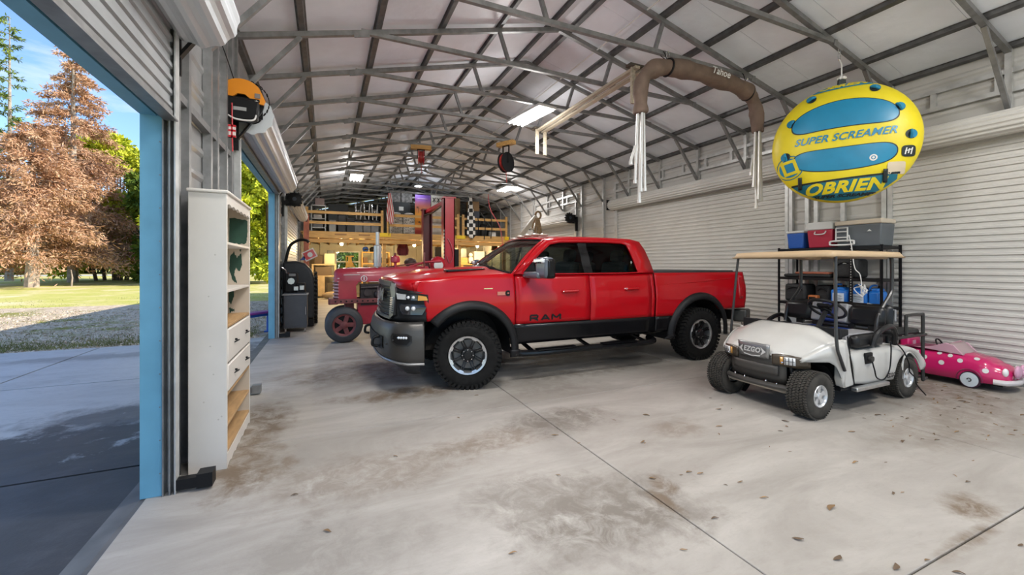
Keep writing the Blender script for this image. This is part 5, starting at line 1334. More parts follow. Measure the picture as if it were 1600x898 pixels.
def disc(u0, v0, r, m, name, off, a0=0.0, a1=2*math.pi, r_in=0.0, n=20):
    mb = MB(); mb.grid(lambda a, b: TS(u0+(r_in+(r-r_in)*b)*math.cos(a0+(a1-a0)*a), v0+(r_in+(r-r_in)*b)*math.sin(a0+(a1-a0)*a), off), n, 3); mb.build(name, m, tb, smooth=60, fixn=False)
for (a, r) in ((150, .80), (192, .80), (118, .88), (62, .88), (30, .80), (-3, .83)):
    u, v = r*math.cos(R(a)), r*math.sin(R(a)); disc(u, v, 0.072, tbk, 'handle_pocket', 0.006); disc(u, v, 0.072, tbl, 'handle_flap', 0.009, R(a)-1.1, R(a)+1.1)
    p0, p1 = TS(u-0.06*math.sin(R(a)), v+0.06*math.cos(R(a)), 0.005), TS(u+0.06*math.sin(R(a)), v-0.06*math.cos(R(a)), 0.005)
    MB().tube([p0, TS(u, v, 0.045), p1], 0.017, 6).build('handle', tbl, tb)
disc(-0.72, -0.36, 0.205, tdb, 'logo_ring', 0.006, r_in=0.19); disc(-0.72, -0.36, 0.16, tbl, 'logo_disc', 0.006)
mb = MB()
def lg(u, v): return TS(-0.72+u*0.8-v*0.25, -0.36+v*0.8+u*0.15, 0.010)
for (a, b, c, d) in ((-.14, .14, .09, .15), (-.14, .14, -.15, -.09), (-.14, -.08, -.15, .15), (.08, .14, -.15, .15)):
    mb.grid(lambda p, q: lg(a+(b-a)*p, c+(d-c)*q), 4, 2)
mb.build('logo_letter', yel, tb, smooth=60, fixn=False)
# black emblem with white marks, warning label, straps, valve
t2 = lambda u: 1.0
def rr(u0, v0, w, h, m, name, off, n=4):
    mb = MB(); mb.grid(lambda a, b: TS(u0+math.copysign(abs(math.cos(2*math.pi*a))**(2/n), math.cos(2*math.pi*a))*w*b + 0.2*0, v0+math.copysign(abs(math.sin(2*math.pi*a))**(2/n), math.sin(2*math.pi*a))*h*b, off), 28, 3); mb.build(name, m, tb, smooth=60, fixn=False)
rr(0.80, -0.30, 0.085, 0.085, tbk, 'emblem', 0.008)
mb = MB()
for i, (a, l) in enumerate(((-0.035, 0.05), (0.0, 0.035), (0.035, 0.05))): mb.grid(lambda p, q: TS(0.80+a-0.008+0.016*p+0.35*(q-0.5)*l, -0.30+(q-0.5)*2*l, 0.012), 1, 2)
mb.grid(lambda p, q: TS(0.755+0.09*p, -0.308+0.014*q+0.03*p, 0.012), 3, 1)
mb.build('emblem_mark', white_m, tb, smooth=0, fixn=False)
rr(0.66, -0.54, 0.11, 0.09, mat('label_cream', (0.66, 0.56, 0.42), 0.6), 'warning_label', 0.008, 8)
for u0 in (-0.60, 0.50): MB().grid(lambda a, b: TS(u0+0.055*a, -0.55-0.20*b, 0.016), 2, 6).build('side_strap', tbk, tb, smooth=60, solid=0.006, fixn=False)
disc(0.38, -0.36, 0.05, white_m, 'valve_disc', 0.012, r_in=0.03); disc(0.38, -0.36, 0.018, white_m, 'valve_dot', 0.012)
top = TC+fu*(RT*0.97)
hook = Vector((6.585, 3.45-0.03, 4.60))
MB().prism([(-0.055, -0.06), (0.055, -0.06), (0.04, 0.12), (-0.04, 0.12)], -0.02, 0.02, 'xz').xf(Matrix.Translation(top) @ Matrix.Rotation(-0.52, 4, 'Z')).build('tow_strap', tbk, tb, smooth=0)
mb = MB(); mb.tube([top+fu*0.10, top+fu*0.30, Vector((hook.x, hook.y, 4.42))], 0.010, 6)
for i in range(6): mb.ball(top+fu*(0.11)+fr_*(0.035*math.cos(i))+fn*(0.03*math.sin(i)), 0.022, 8, 5)
mb.build('hanging_rope', white_m, tb)
def carabiner(c, parent, h=0.13, w=0.05, ax=Vector((1, 0, 0))):
    pts = [c + ax*(w*0.5*math.cos(a)) + Vector((0, 0, h*0.5*math.sin(a))) for a in [2*math.pi*i/16 for i in range(16)]]
    return MB().tube(pts, 0.006, 6, closed=True).build('carabiner', chrome, parent)
carabiner(Vector((hook.x, hook.y, 4.47)), tb, 0.12); carabiner(Vector((hook.x, hook.y, 4.57)), tb, 0.11, 0.05)

# ---- folded boat top in a brown boot
bm_ = thing('boat_top', 'folded boat canopy in a brown fabric cover with bare tube legs hanging from a truss', 'boat canopy', (5.25, 4.55, 3.8))
fab = mat('taupe_fabric', (0.155, 0.105, 0.08), 0.8, 0, 0.18, 7, 0.5, 12)
path = [(4.035, 4.55, 3.66), (4.02, 4.55, 3.82), (4.03, 4.55, 4.08), (4.19, 4.55, 4.29), (4.48, 4.55, 4.40), (4.98, 4.55, 4.445), (5.52, 4.55, 4.43), (6.07, 4.55, 4.38), (6.33, 4.55, 4.25), (6.455, 4.55, 4.0), (6.475, 4.55, 3.72)]
sp = spline(path, 8); n = len(sp)
rad = [0.108*(0.92+0.10*math.sin(i*0.55)+0.05*math.sin(i*1.7)) * (1.25 if 0.3*n < i < 0.75*n else 1.0) for i in range(n)]
rad[0] = rad[-1] = 0.075
rad = [ (rad[max(0,i-1)]+rad[i]+rad[min(n-1,i+1)])/3 for i in range(n)]
mb = MB(); mb.tube(sp, rad, 18)
for i, v in enumerate(mb.v):
    q = Vector(v); nn = __import__('mathutils').noise.noise(q*7)*0.014 + __import__('mathutils').noise.noise(q*16)*0.006
    c = min(sp, key=lambda p: (p-q).length); d = (q-c)
    if d.length > 1e-5: mb.v[i] = tuple(q+d.normalized()*nn)
mb.build('fabric_cover', fab, bm_, smooth=60)
def legs(x, z0, lst):
    for (dx, dy, zt, zb, r) in lst:
        MB().tube([(x+dx*0.5, 4.55+dy, zt), (x+dx, 4.55+dy, zb)], r, 8).build('tube_leg', alum_w, bm_)
        MB().tube([(x+dx, 4.55+dy, zb), (x+dx, 4.55+dy, zb-0.05)], r*1.35, 8).build('leg_fitting', alum_w, bm_)
alum_w = mat('white_aluminium', (0.72, 0.71, 0.69), 0.3, 0.35)
legs(4.02, 3.7, [(-0.10, 0.0, 3.72, 2.72, 0.019), (-0.04, -0.05, 3.72, 2.60, 0.019), (0.0, 0.03, 3.72, 2.46, 0.021), (0.05, -0.03, 3.72, 2.62, 0.019), (0.09, 0.03, 3.72, 3.02, 0.019), (-0.16, 0.02, 3.2, 2.98, 0.019)])
legs(6.46, 3.75, [(-0.09, 0.0, 3.78, 2.86, 0.019), (-0.04, -0.05, 3.78, 2.66, 0.019), (0.02, 0.03, 3.78, 2.52, 0.021), (0.06, -0.03, 3.78, 2.64, 0.019), (0.10, 0.03, 3.78, 2.95, 0.019), (-0.13, 0.02, 3.35, 3.05, 0.019)])
for (x, z) in ((4.52, 4.405), (6.22, 4.33)):
    MB().tube([(x + 0.0, 4.55+0.118*math.cos(a), z+0.118*math.sin(a)) for a in [2*math.pi*i/20 for i in range(20)]], 0.016, 6, closed=True).build('black_strap', black_m, bm_)
    MB().tube([(x, 4.56, z+0.12), (x, 4.62, 4.66), (x, 4.67, 4.705), (x, 4.71, 4.66), (x, 4.6, z+0.14)], 0.007, 6).build('hook_cord', black_m, bm_)
    carabiner(Vector((x+0.02, 4.57, z+0.19)), bm_, 0.12)
lettering('Tahoe', 0.15, lambda u, v, w: (5.42+u, 4.55-math.sqrt(max(0.0, 0.166**2-v*v)), 4.44+v-0.06*u), white_m, bm_, 'cover_lettering', shear=0.3, bold=0.002, subdiv=0.05)

# ---- pair of wooden rails with hanging ends
rails = thing('wooden_rails', 'pair of pale wooden rails slung under the trusses with short drop boards at both ends', 'wooden rack', (4.45, 6.7, 4.55))
pale = mat('weathered_board', (0.42, 0.36, 0.27), 0.7, 0, 0.25, 3, stretch=(10, 1, 10))
for x in (4.36, 4.52): MB().box(x-0.045, x+0.045, 5.0, 8.35, 4.56, 4.60).build('rail', pale, rails, smooth=0)
for y in (5.08, 8.28):
    MB().box(4.24, 4.66, y-0.06, y+0.06, 4.60, 4.64).build('cross_board', mat('dark_board', (0.07, 0.055, 0.04), 0.7), rails, smooth=0)
    for x in (4.33, 4.53): MB().box(x-0.035, x+0.035, y-0.02, y+0.02, 4.04, 4.60).build('drop_board', pale, rails, smooth=0)

# ---- cord reels, bulb and cables
def reel(x, y, z, r, label, m, ang):
    t = thing('cord_reel', label, 'cord reel', (x, y, z))
    M = Matrix.Translation((x, y, z)) @ Matrix.Rotation(ang, 4, 'Z'); top = 4.64-z
    MB().lathe([(0.02, -0.07), (r, -0.075), (r, -0.055), (r*0.55, -0.05), (r*0.55, 0.05), (r, 0.055), (r, 0.075), (0.02, 0.07)], (0, 0, 0), 'y', 28).xf(M).build('spool', m, t, smooth=30)
    MB().lathe([(r*0.56, -0.048), (r*0.86, -0.045), (r*0.86, 0.045), (r*0.56, 0.048)], (0, 0, 0), 'y', 24).xf(M).build('coiled_cord', mat('red_cord', (0.30, 0.02, 0.015), 0.5), t)
    MB().box(-0.02, 0.02, -0.10, -0.085, -0.02, top-0.10).box(-0.02, 0.02, 0.085, 0.10, -0.02, top-0.10).box(-0.02, 0.02, -0.10, 0.10, top-0.12, top-0.10).xf(M).build('bracket', black_m, t, smooth=0)
    MB().box(-0.07, 0.07, -0.26, 0.26, top-0.10, top+0.002).xf(M).build('mounting_block', wood, t, smooth=0)
    mb = MB(); mb.tube([Vector((x, y, z-r*0.8)), Vector((x+0.02, y, z-r-0.25))], 0.008, 6); mb.build('hanging_cord', mat('red_cord', (0.30, 0.02, 0.015), 0.5), t)
    return t
reel(4.11, 9.545, 4.12, 0.25, 'black reel of red cord hanging from a wooden block above the pickup cab', black_m, 0.5)
reel(2.23, 10.764, 4.34, 0.18, 'small bright red reel hanging from a wooden block above the two-post lift', red_p, 1.4)
o = MB().tube([(4.22, 1.0, 5.22), (4.22, 12.0, 5.22), (3.6, 16.5, 5.15)], 0.012, 6).build('white_cable', white_m, None); tag(o, 'thin white cable strung lengthwise just under the roof', 'cable')
o = MB().tube(spline([(6.42, 16.86, 4.655), (6.5, 16.84, 4.0), (7.0, 16.8, 3.0), (7.1, 16.8, 1.2), (7.1, 16.8, 0.01)], 6), 0.015, 6).build('red_hose', mat('red_cord2', (0.42, 0.06, 0.07), 0.5), None); tag(o, 'red air hose dropping from the roof beside the loft', 'hose')
# ---- orange chain hoist on the second door barrel
_n0 = len(bpy.data.meshes)
ch = thing('chain_hoist', 'orange chain wheel and black motor box on the near end of the second door roll', 'door opener', (-0.86, 5.50, 3.35))
org = mat('orange_enamel', (0.72, 0.25, 0.015), 0.35)
gp = []
for i in range(17):
    a = math.pi*i/16; gp.append((-0.87+0.20*math.cos(a) + (0.05 if math.cos(a) > 0.3 else 0), 3.42+0.215*math.sin(a)))
gp = [(-0.60, 3.40)] + [(-0.86+0.235*math.cos(R(a)), 3.43+0.20*math.sin(R(a))) for a in range(35, 176, 10)] + [(-1.08, 3.42), (-0.95, 3.41), (-0.9, 3.45), (-0.82, 3.45), (-0.76, 3.40), (-0.70, 3.36), (-0.62, 3.35)]
MB().prism(gp, 5.44, 5.47, 'xz').build('wheel_guard', org, ch, smooth=0, bevel=0.004)
MB().box(-0.715, -0.655, 5.432, 5.441, 3.42, 3.475).build('guard_label', mat('grey_label', (0.20, 0.17, 0.16), 0.5), ch, smooth=0)
mb = MB()
for i in range(30):
    a = 2*math.pi*i/30; c = (-0.87+0.265*math.cos(a)+0.04*(math.cos(a) > 0), 5.50, 3.40+0.235*math.sin(a))
    mb.tube([Vector(c)+Vector((0.020*math.cos(t)*math.cos(a+1.57) , 0.012*math.sin(t)*(i % 2), 0.020*math.cos(t)*math.sin(a+1.57)+0.012*math.sin(t)*(1-i % 2))) for t in [2*math.pi*k/8 for k in range(8)]], 0.006, 5, closed=True)
mb.build('chain', black_m, ch, fixn=False)['kind'] = 'stuff'
MB().lathe([(0.02, -0.02), (0.25, -0.015), (0.25, 0.015), (0.02, 0.02)], (-0.87, 5.52, 3.40), 'y', 28).build('chain_wheel', black_m, ch)
mb = MB(); mb.prism([(-1.02, 3.38), (-0.66, 3.36), (-0.68, 3.16), (-0.74, 3.13), (-0.92, 3.13), (-0.985, 3.17)], 5.36, 5.50, 'xz'); mb.build('motor_box', black_m, ch, bevel=0.015)
mb = MB(); mb.tube(spline([(-0.985, 5.36, 3.16), (-0.90, 5.355, 3.122), (-0.76, 5.355, 3.12), (-0.70, 5.36, 3.15), (-0.69, 5.38, 3.25)], 5), 0.010, 6); mb.build('white_trim', white_m, ch)
MB().box(-0.925, -0.79, 5.352, 5.361, 3.225, 3.265).build('box_label', mat('grey_label2', (0.30, 0.30, 0.30), 0.4), ch, smooth=0)
mb = MB(); mb.tube([(-0.695, 5.40, 3.37), (-0.695, 5.39, 3.23)], 0.022, 10); mb.build('limit_switch', mat('dull_brass', (0.30, 0.28, 0.24), 0.4, 0.5), ch)
MB().box(-1.04, -0.66, 5.40, 5.44, 3.375, 3.395).box(-1.045, -1.005, 5.38, 5.44, 2.90, 3.40).build('bracket', black_m, ch, smooth=0)
MB().tube([(-0.99, 5.36, 3.3), (-0.985, 5.35, 3.04), (-0.985, 5.35, 2.9), (-0.98, 5.35, 2.74)], 0.008, 6).build('pull_cord', red_p, ch)
MB().box(-1.02, -0.95, 5.335, 5.365, 2.90, 3.04).build('pull_tag', mat('tag_white', (0.7, 0.6, 0.58), 0.6), ch, smooth=0)
mb = MB()
for z in (2.90, 2.965, 3.02): mb.box(-1.023, -0.947, 5.332, 5.368, z, z+0.022)
mb.box(-0.992, -0.978, 5.332, 5.368, 2.90, 3.04); mb.build('tag_stripe', red_p, ch, smooth=0)
MB().tube(spline([(-0.95, 5.50, 3.64), (-0.97, 4.9, 3.8), (-1.0, 4.2, 3.75), (-0.98, 3.7, 3.45)], 6), 0.006, 6).build('power_cord', black_m, ch)

for o in ch.children:      # the hoist sits a little nearer the wall
    o.scale = (0.90, 1, 0.95); o.location.x = -0.015 if not o.name.startswith(('pull', 'tag')) else 0.03
# ================================================================ bookshelf by the left wall
bs = thing('bookshelf', 'tall worn white bookshelf with two drawers standing between the left doorways', 'bookshelf', (-0.82, 4.22, 0))
bw = mat('worn_white_paint', (0.66, 0.62, 0.57), 0.5, 0, 0.05, 2.5, 0.05, col2=None)
bin_ = mat('shelf_inside', (0.50, 0.42, 0.33), 0.6, 0, 0.1, 3)
bwood = mat('bare_shelf_wood', (0.42, 0.26, 0.12), 0.6, 0, 0.2, 3, stretch=(10, 1.5, 10))
SX0, SX1, SY0, SY1 = -0.925, -0.687, 3.71, 4.73
bx('side_panel', bw, bs, SX0, SX1, SY0, SY0+0.024, 0, 2.07, 0.003); bx('side_panel', bw, bs, SX0, SX1, SY1-0.024, SY1, 0, 2.07, 0.003)
bx('back_panel', bin_, bs, SX0, SX0+0.012, SY0+0.024, SY1-0.024, 0.05, 2.07)
MB().box(SX0-0.01, SX1+0.012, SY0-0.014, SY1+0.014, 2.07, 2.095).build('top_board', bw, bs, bevel=0.008)
for z in (1.71, 1.345): bx('shelf', bw, bs, SX0+0.012, SX1-0.004, SY0+0.024, SY1-0.024, z-0.022, z, 0.003)
for z in (1.075, 0.56, 0.325, 0.13): bx('shelf', bwood, bs, SX0+0.012, SX1-0.004, SY0+0.024, SY1-0.024, z-0.022, z, 0.003)
bx('inner_lining', bin_, bs, SX0+0.012, SX1-0.003, SY1-0.0255, SY1-0.024, 0.05, 2.07, smooth=0)
def scallop(z0, z1, up, name):
    pts = []; n = 48
    for i in range(n+1):
        y = SY0+0.024 + (SY1-SY0-0.048)*i/n; pts.append((y, (z0 if up else z1) + 0.017*abs(math.sin(math.pi*6*i/n))*(1 if up else -1)))
    poly = pts + [(SY1-0.024, z1 if up else z0), (SY0+0.024, z1 if up else z0)]
    MB().prism(poly, SX1-0.022, SX1-0.002, 'yz').build(name, bw, bs, smooth=0)
scallop(1.985, 2.07, True, 'valance'); scallop(0.0, 0.10, True, 'kickboard')
for z0, z1 in ((0.795, 1.045), (0.575, 0.775)):
    d = MB().box(SX1-0.02, SX1+0.006, SY0+0.026, SY1-0.026, z0, z1).build('drawer', bw, bs, bevel=0.008)
    for y in (3.98, 4.46):
        zc = (z0+z1)/2; MB().tube(spline([(SX1+0.006, y-0.03, zc-0.008), (SX1+0.03, y-0.015, zc+0.004), (SX1+0.03, y+0.015, zc+0.004), (SX1+0.006, y+0.03, zc-0.008)], 3), 0.005, 6).cyl((SX1+0.006, y, zc+0.012), (SX1+0.022, y, zc+0.012), 0.008, n=8).build('handle', black_m, d)
    MB().box(SX0+0.03, SX1-0.02, SY0+0.04, SY1-0.04, z0+0.005, z1-0.03).build('drawer_box', bwood, bs, smooth=0)
grn = mat('old_green_paint', (0.012, 0.05, 0.03), 0.55, 0, 0.25, 9)
def splotch(pts, seed):
    rnd = random.Random(seed); out = []
    k = len(pts)
    for i in range(k):
        a, b = Vector((*pts[i], 0)), Vector((*pts[(i+1) % k], 0))
        for j in range(7):
            p = a.lerp(b, j/7); out.append((p.x+rnd.uniform(-0.010, 0.010), p.y+rnd.uniform(-0.010, 0.010)))
    c = (sum(p[0] for p in out)/len(out), sum(p[1] for p in out)/len(out))
    Y_ = SY1-0.0268; M_ = lambda y: -0.859+(y-3.735)*0.177; vs = [(M_(a), Y_, b) for a, b in out]+[(M_(c[0]), Y_, c[1])]
    vs = vs[:-1]; tri = __import__('mathutils').geometry.tessellate_polygon([[Vector((a, b, 0)) for a, b in out]])
    MB().add(vs, [tuple(t) for t in tri]).build('green_paint_patch', grn, bs, smooth=0, fixn=True)
splotch([(3.76, 1.735), (4.56, 1.745), (4.62, 1.86), (4.60, 1.965), (3.78, 1.985)], 1)
splotch([(3.80, 1.62), (3.98, 1.66), (4.12, 1.61), (4.32, 1.64), (4.36, 1.53), (4.22, 1.47), (4.06, 1.51), (4.0, 1.44), (4.12, 1.38), (4.10, 1.352), (3.90, 1.40), (3.78, 1.50)], 2)
splotch([(4.24, 1.67), (4.31, 1.665), (4.31, 1.69), (4.25, 1.69)], 3)
splotch([(3.76, 1.32), (3.96, 1.31), (3.99, 1.24), (3.86, 1.16), (3.75, 1.19)], 4); splotch([(3.76, 1.12), (4.0, 1.115), (4.02, 1.085), (3.8, 1.082)], 5)
mb = MB()
for (x, z) in ((-0.77, 0.72), (-0.79, 0.93), (-0.83, 0.52), (-0.74, 0.38), (-0.72, 0.40), (-0.80, 1.30), (-0.76, 1.61)):
    mb.lathe([(0.001, -0.0008), (0.005, -0.0003), (0.006, 0)], (x, SY0-0.0005, z), 'y', 10)
mb.build('paint_scuffs', mat('scuff_grey', (0.52, 0.48, 0.43), 0.7), bs)['kind'] = 'stuff'

# ================================================================ rolling cart, machine on it, big tyre, roll-bar mower by the second doorway
gc = thing('rolling_cabinet', 'dark grey steel rolling cabinet on casters by the second doorway', 'cabinet', (-0.66, 10.75, 0))
gsm = mat('dark_grey_steel', (0.075, 0.078, 0.09), 0.4, 0.2, 0.1, 6)
MB().box(-0.90, -0.42, 10.62, 11.1, 0.10, 0.85).build('cabinet_body', gsm, gc, bevel=0.01)
MB().box(-0.925, -0.40, 10.60, 11.12, 0.85, 0.875).build('cabinet_top', mat('top_grey', (0.38, 0.37, 0.36), 0.5), gc, bevel=0.005)
MB().box(-0.88, -0.44, 10.612, 10.622, 0.14, 0.82).build('cabinet_door', gsm, gc, bevel=0.004)
MB().box(-0.455, -0.445, 10.585, 10.612, 0.40, 0.58).build('door_handle', chrome, gc, smooth=0)
for x in (-0.86, -0.46):
    for y in (10.68, 11.04): 
        mb = MB(); mb.cyl((x-0.015, y, 0.045), (x+0.015, y, 0.045), 0.045, n=14); mb.box(x-0.025, x+0.025, y-0.02, y+0.02, 0.08, 0.105); mb.build('caster', mat('caster_grey', (0.25, 0.22, 0.2), 0.6), gc)
en = thing('bench_engine', 'black engine with silver covers sitting on the grey rolling cabinet', 'engine', (-0.70, 10.85, 0.875))
mb = MB(); mb.box(-0.88, -0.62, 10.70, 11.0, 0.905, 1.36); mb.build('engine_block', blackp, en, bevel=0.03)
mb = MB(); mb.box(-0.64, -0.46, 10.68, 11.0, 0.89, 1.12); mb.build('engine_base', blackp, en, bevel=0.02)
MB().cyl((-0.75, 10.70, 1.17), (-0.75, 10.665, 1.17), 0.075, n=8).build('silver_cover', alu, en)
MB().box(-0.70, -0.60, 10.655, 10.69, 0.95, 1.05).build('silver_cover', alu, en, bevel=0.01); MB().box(-0.58, -0.48, 10.655, 10.69, 0.96, 1.07).build('silver_cover', alu, en, bevel=0.01)
MB().box(-0.80, -0.66, 10.675, 10.705, 1.28, 1.34).build('fan_shroud', mat('dull_grey', (0.2, 0.2, 0.2), 0.5), en, bevel=0.01)
MB().tube(spline([(-0.84, 10.72, 1.34), (-0.86, 10.70, 1.42), (-0.94, 10.66, 1.48)], 5), 0.012, 6).build('recoil_handle', alu, en)
MB().box(-0.90, -0.44, 10.65, 11.05, 0.876, 0.90).build('engine_feet', gsm, en, smooth=0)
# large lugged tyre and dark fender of a mower/tractor parked against the wall
tr = thing('parked_mower', 'tall black covered machine with lugged tire and roll bar behind the grey cabinet', 'mower', (-0.55, 11.7, 0))
def fend(u, v):
    a = R(-8)+R(118)*u; x = -0.86+0.62*math.sin(max(0, a))*1.0 if False else None
    w = -0.86+0.60*v
    return (w, 11.35, 0)
prof = [(-0.98, 1.62), (-0.70, 1.64), (-0.50, 1.58), (-0.36, 1.42), (-0.29, 1.20), (-0.27, 0.8), (-0.28, 0.22), (-0.44, 0.20), (-0.98, 0.20)]
MB().prism(prof, 11.35, 11.95, 'xz').build('cover', mat('black_cover', (0.022, 0.024, 0.028), 0.55, 0, 0.2, 6), tr, bevel=0.06)
mb = MB(); c = (-0.45, 11.75, 0.62)
mb.lathe([(0.30, -0.16), (0.56, -0.17), (0.60, -0.13), (0.60, 0.13), (0.56, 0.17), (0.30, 0.16)], (-0.40, 12.15, 0.63), 'x', 36)
for i in range(22):
    a = 2*math.pi*i/22
    for sg in (-1, 1): mb.obox((-0.40+sg*0.08, 12.15+0.61*math.cos(a+0.08*sg), 0.63+0.61*math.sin(a+0.08*sg)), (0.17, 0.05, 0.07), (a, 0, sg*0.4))
mb.build('lugged_tire', rubber, tr, fixn=False)
mb = MB()
for i in range(11): mb.obox((-0.255, 11.40+0.02*(i % 2), 0.28+0.105*i), (0.06, 0.12, 0.05), (0.25, 0, 0))
mb.build('tire_lugs', rubber, tr, smooth=0)['kind'] = 'stuff'
mb = MB(); mb.tube(spline([(-0.93, 11.5, 1.60), (-0.88, 11.5, 1.85), (-0.80, 11.5, 2.05), (-0.62, 11.5, 2.16), (-0.46, 11.5, 2.15), (-0.42, 11.5, 2.10)], 6), 0.035, 8); mb.build('roll_bar', black_m, tr)
MB().box(-0.94, -0.3, 11.4, 11.9, 0.02, 0.2).build('machine_base', blackp, tr, smooth=0)
sg_ = thing('warning_sign', 'small red and white square sign tilted on top of the black covered machine', 'sign', (-0.42, 11.6, 1.72))
MB().obox((-0.40, 11.56, 1.80), (0.30, 0.02, 0.24), (0, R(-28), 0)).build('sign_board', white_m, sg_, smooth=0)
MB().obox((-0.40, 11.547, 1.80), (0.25, 0.01, 0.19), (0, R(-28), 0)).build('sign_face', red_p, sg_, smooth=0)
MB().lathe([(0.001, -0.004), (0.06, -0.003)], (-0.39, 11.54, 1.80), 'y', 16).build('sign_dot', white_m, sg_)
MB().prism([(-0.62, 1.66), (-0.50, 1.66), (-0.50, 1.80)], 11.55, 11.57, 'xz').build('sign_foot', mat('sign_blue', (0.02, 0.05, 0.25), 0.5), sg_, smooth=0)
# ================================================================ old red tractor (faces -X)
KY = 9.05
tk = thing('farm_tractor', 'faded red vintage farm tractor with upright silver muffler behind the pickup', 'tractor', (1.4, KY, 0))
tred = mat('faded_tractor_red', (0.36, 0.022, 0.04), 0.38, 0, 0.18, 3, coat=0.2); tdr = mat('rusty_red', (0.16, 0.04, 0.04), 0.6, 0, 0.3, 9)
def hood_sec(x, top, w):
    pts = [(-w, 1.20), (-w, 1.36), (-w*0.86, top-0.05), (-w*0.5, top-0.008), (0, top), (w*0.5, top-0.008), (w*0.86, top-0.05), (w, 1.36), (w, 1.20)]
    return [(x, KY+a, b) for a, b in pts]
secs = [hood_sec(x, t, w) for x, t, w in ((0.13, 1.40, 0.17), (0.15, 1.44, 0.20), (0.20, 1.468, 0.225), (0.35, 1.482, 0.235), (0.95, 1.495, 0.235), (1.60, 1.515, 0.235), (2.0, 1.52, 0.235))]
mb = MB(); vs = sum(secs, []); m = len(secs[0]); mb.add(vs, [(i*m+j, (i+1)*m+j, (i+1)*m+j+1, i*m+j+1) for i in range(len(secs)-1) for j in range(m-1)] + [tuple(range(m)), tuple(range((len(secs)-1)*m, len(secs)*m))[::-1]]); mb.build('hood', tred, tk, smooth=40)
for s in (-1, 1):
    MB().prism([(0.20, 0.84), (0.55, 0.84), (0.53, 1.12), (0.58, 1.20), (2.0, 1.20), (2.0, 1.22), (0.20, 1.22)], KY+s*0.232-0.006, KY+s*0.232+0.006, 'xz').build('side_panel', tred, tk, smooth=0)
    MB().tube([(0.30, KY+s*0.243, 1.34), (0.60, KY+s*0.243, 1.345)], 0.006, 5).build('pinstripe', white_m, tk); MB().tube([(0.78, KY+s*0.243, 1.20), (1.6, KY+s*0.243, 1.20)], 0.006, 5).build('pinstripe', white_m, tk)
    mb = MB(); mb.lathe([(0.050, 0), (0.062, 0), (0.062, s*0.006), (0.050, s*0.006)], (0.68, KY+s*0.240, 1.265), 'y', 20, close=True); mb.build('emblem_ring', white_m, tk); 
    MB().box(0.67, 0.69, KY+s*0.243-0.003, KY+s*0.243+0.003, 1.23, 1.30).build('emblem_bar', white_m, tk, smooth=0)
    MB().box(0.05, 1.9, KY+s*0.27-0.02, KY+s*0.27+0.02, 0.775, 0.865).build('frame_rail', tdr, tk, bevel=0.01)
    mb = MB()
    for i in range(9): mb.lathe([(0.001, s*0.001), (0.018, 0)], (0.15+0.10*i, KY+s*0.291, 0.82), 'y', 8)
    mb.build('rail_holes', black_m, tk)['kind'] = 'stuff'
mb = MB(); mb.grid(lambda u, v: (0.13+0.10*abs(2*v-1)**2.5, KY-0.225+0.45*v, 0.84+0.46*u+0.0), 4, 14); mb.build('grille', tdr, tk, smooth=60, solid=0.01)
for i in range(7):
    z = 0.90+0.062*i; MB().tube([(0.115+0.10*abs(2*v/14-1)**2.5 + 0.0, KY-0.235+0.47*v/14, z) for v in range(15)], 0.014, 6).build('grille_bar', mat('pale_pink_metal', (0.55, 0.33, 0.33), 0.4), tk)
MB().box(0.02, 0.20, KY-0.24, KY+0.24, 0.76, 0.87).build('front_bolster', tdr, tk, bevel=0.015)
mb = MB(); mb.box(0.62, 1.5, KY-0.17, KY+0.17, 0.72, 1.15); mb.cyl((0.75, KY-0.24, 0.98), (0.75, KY-0.14, 0.98), 0.075); mb.cyl((0.62, KY-0.20, 1.08), (1.3, KY-0.20, 1.10), 0.03); mb.ball((0.95, KY-0.2, 0.94), 0.08); mb.build('engine', mat('oily_engine', (0.04, 0.03, 0.03), 0.5, 0.2, 0.3, 12), tk)
MB().box(0.56, 1.9, KY-0.16, KY+0.16, 0.33, 0.78).build('lower_case', tred, tk, bevel=0.02); MB().box(0.32, 0.50, KY-0.10, KY+0.10, 0.45, 0.80).build('steering_pedestal', tdr, tk, bevel=0.02)
MB().cyl((0.31, KY-0.20, 0.36), (0.31, KY+0.20, 0.36), 0.035).build('front_axle', tdr, tk)
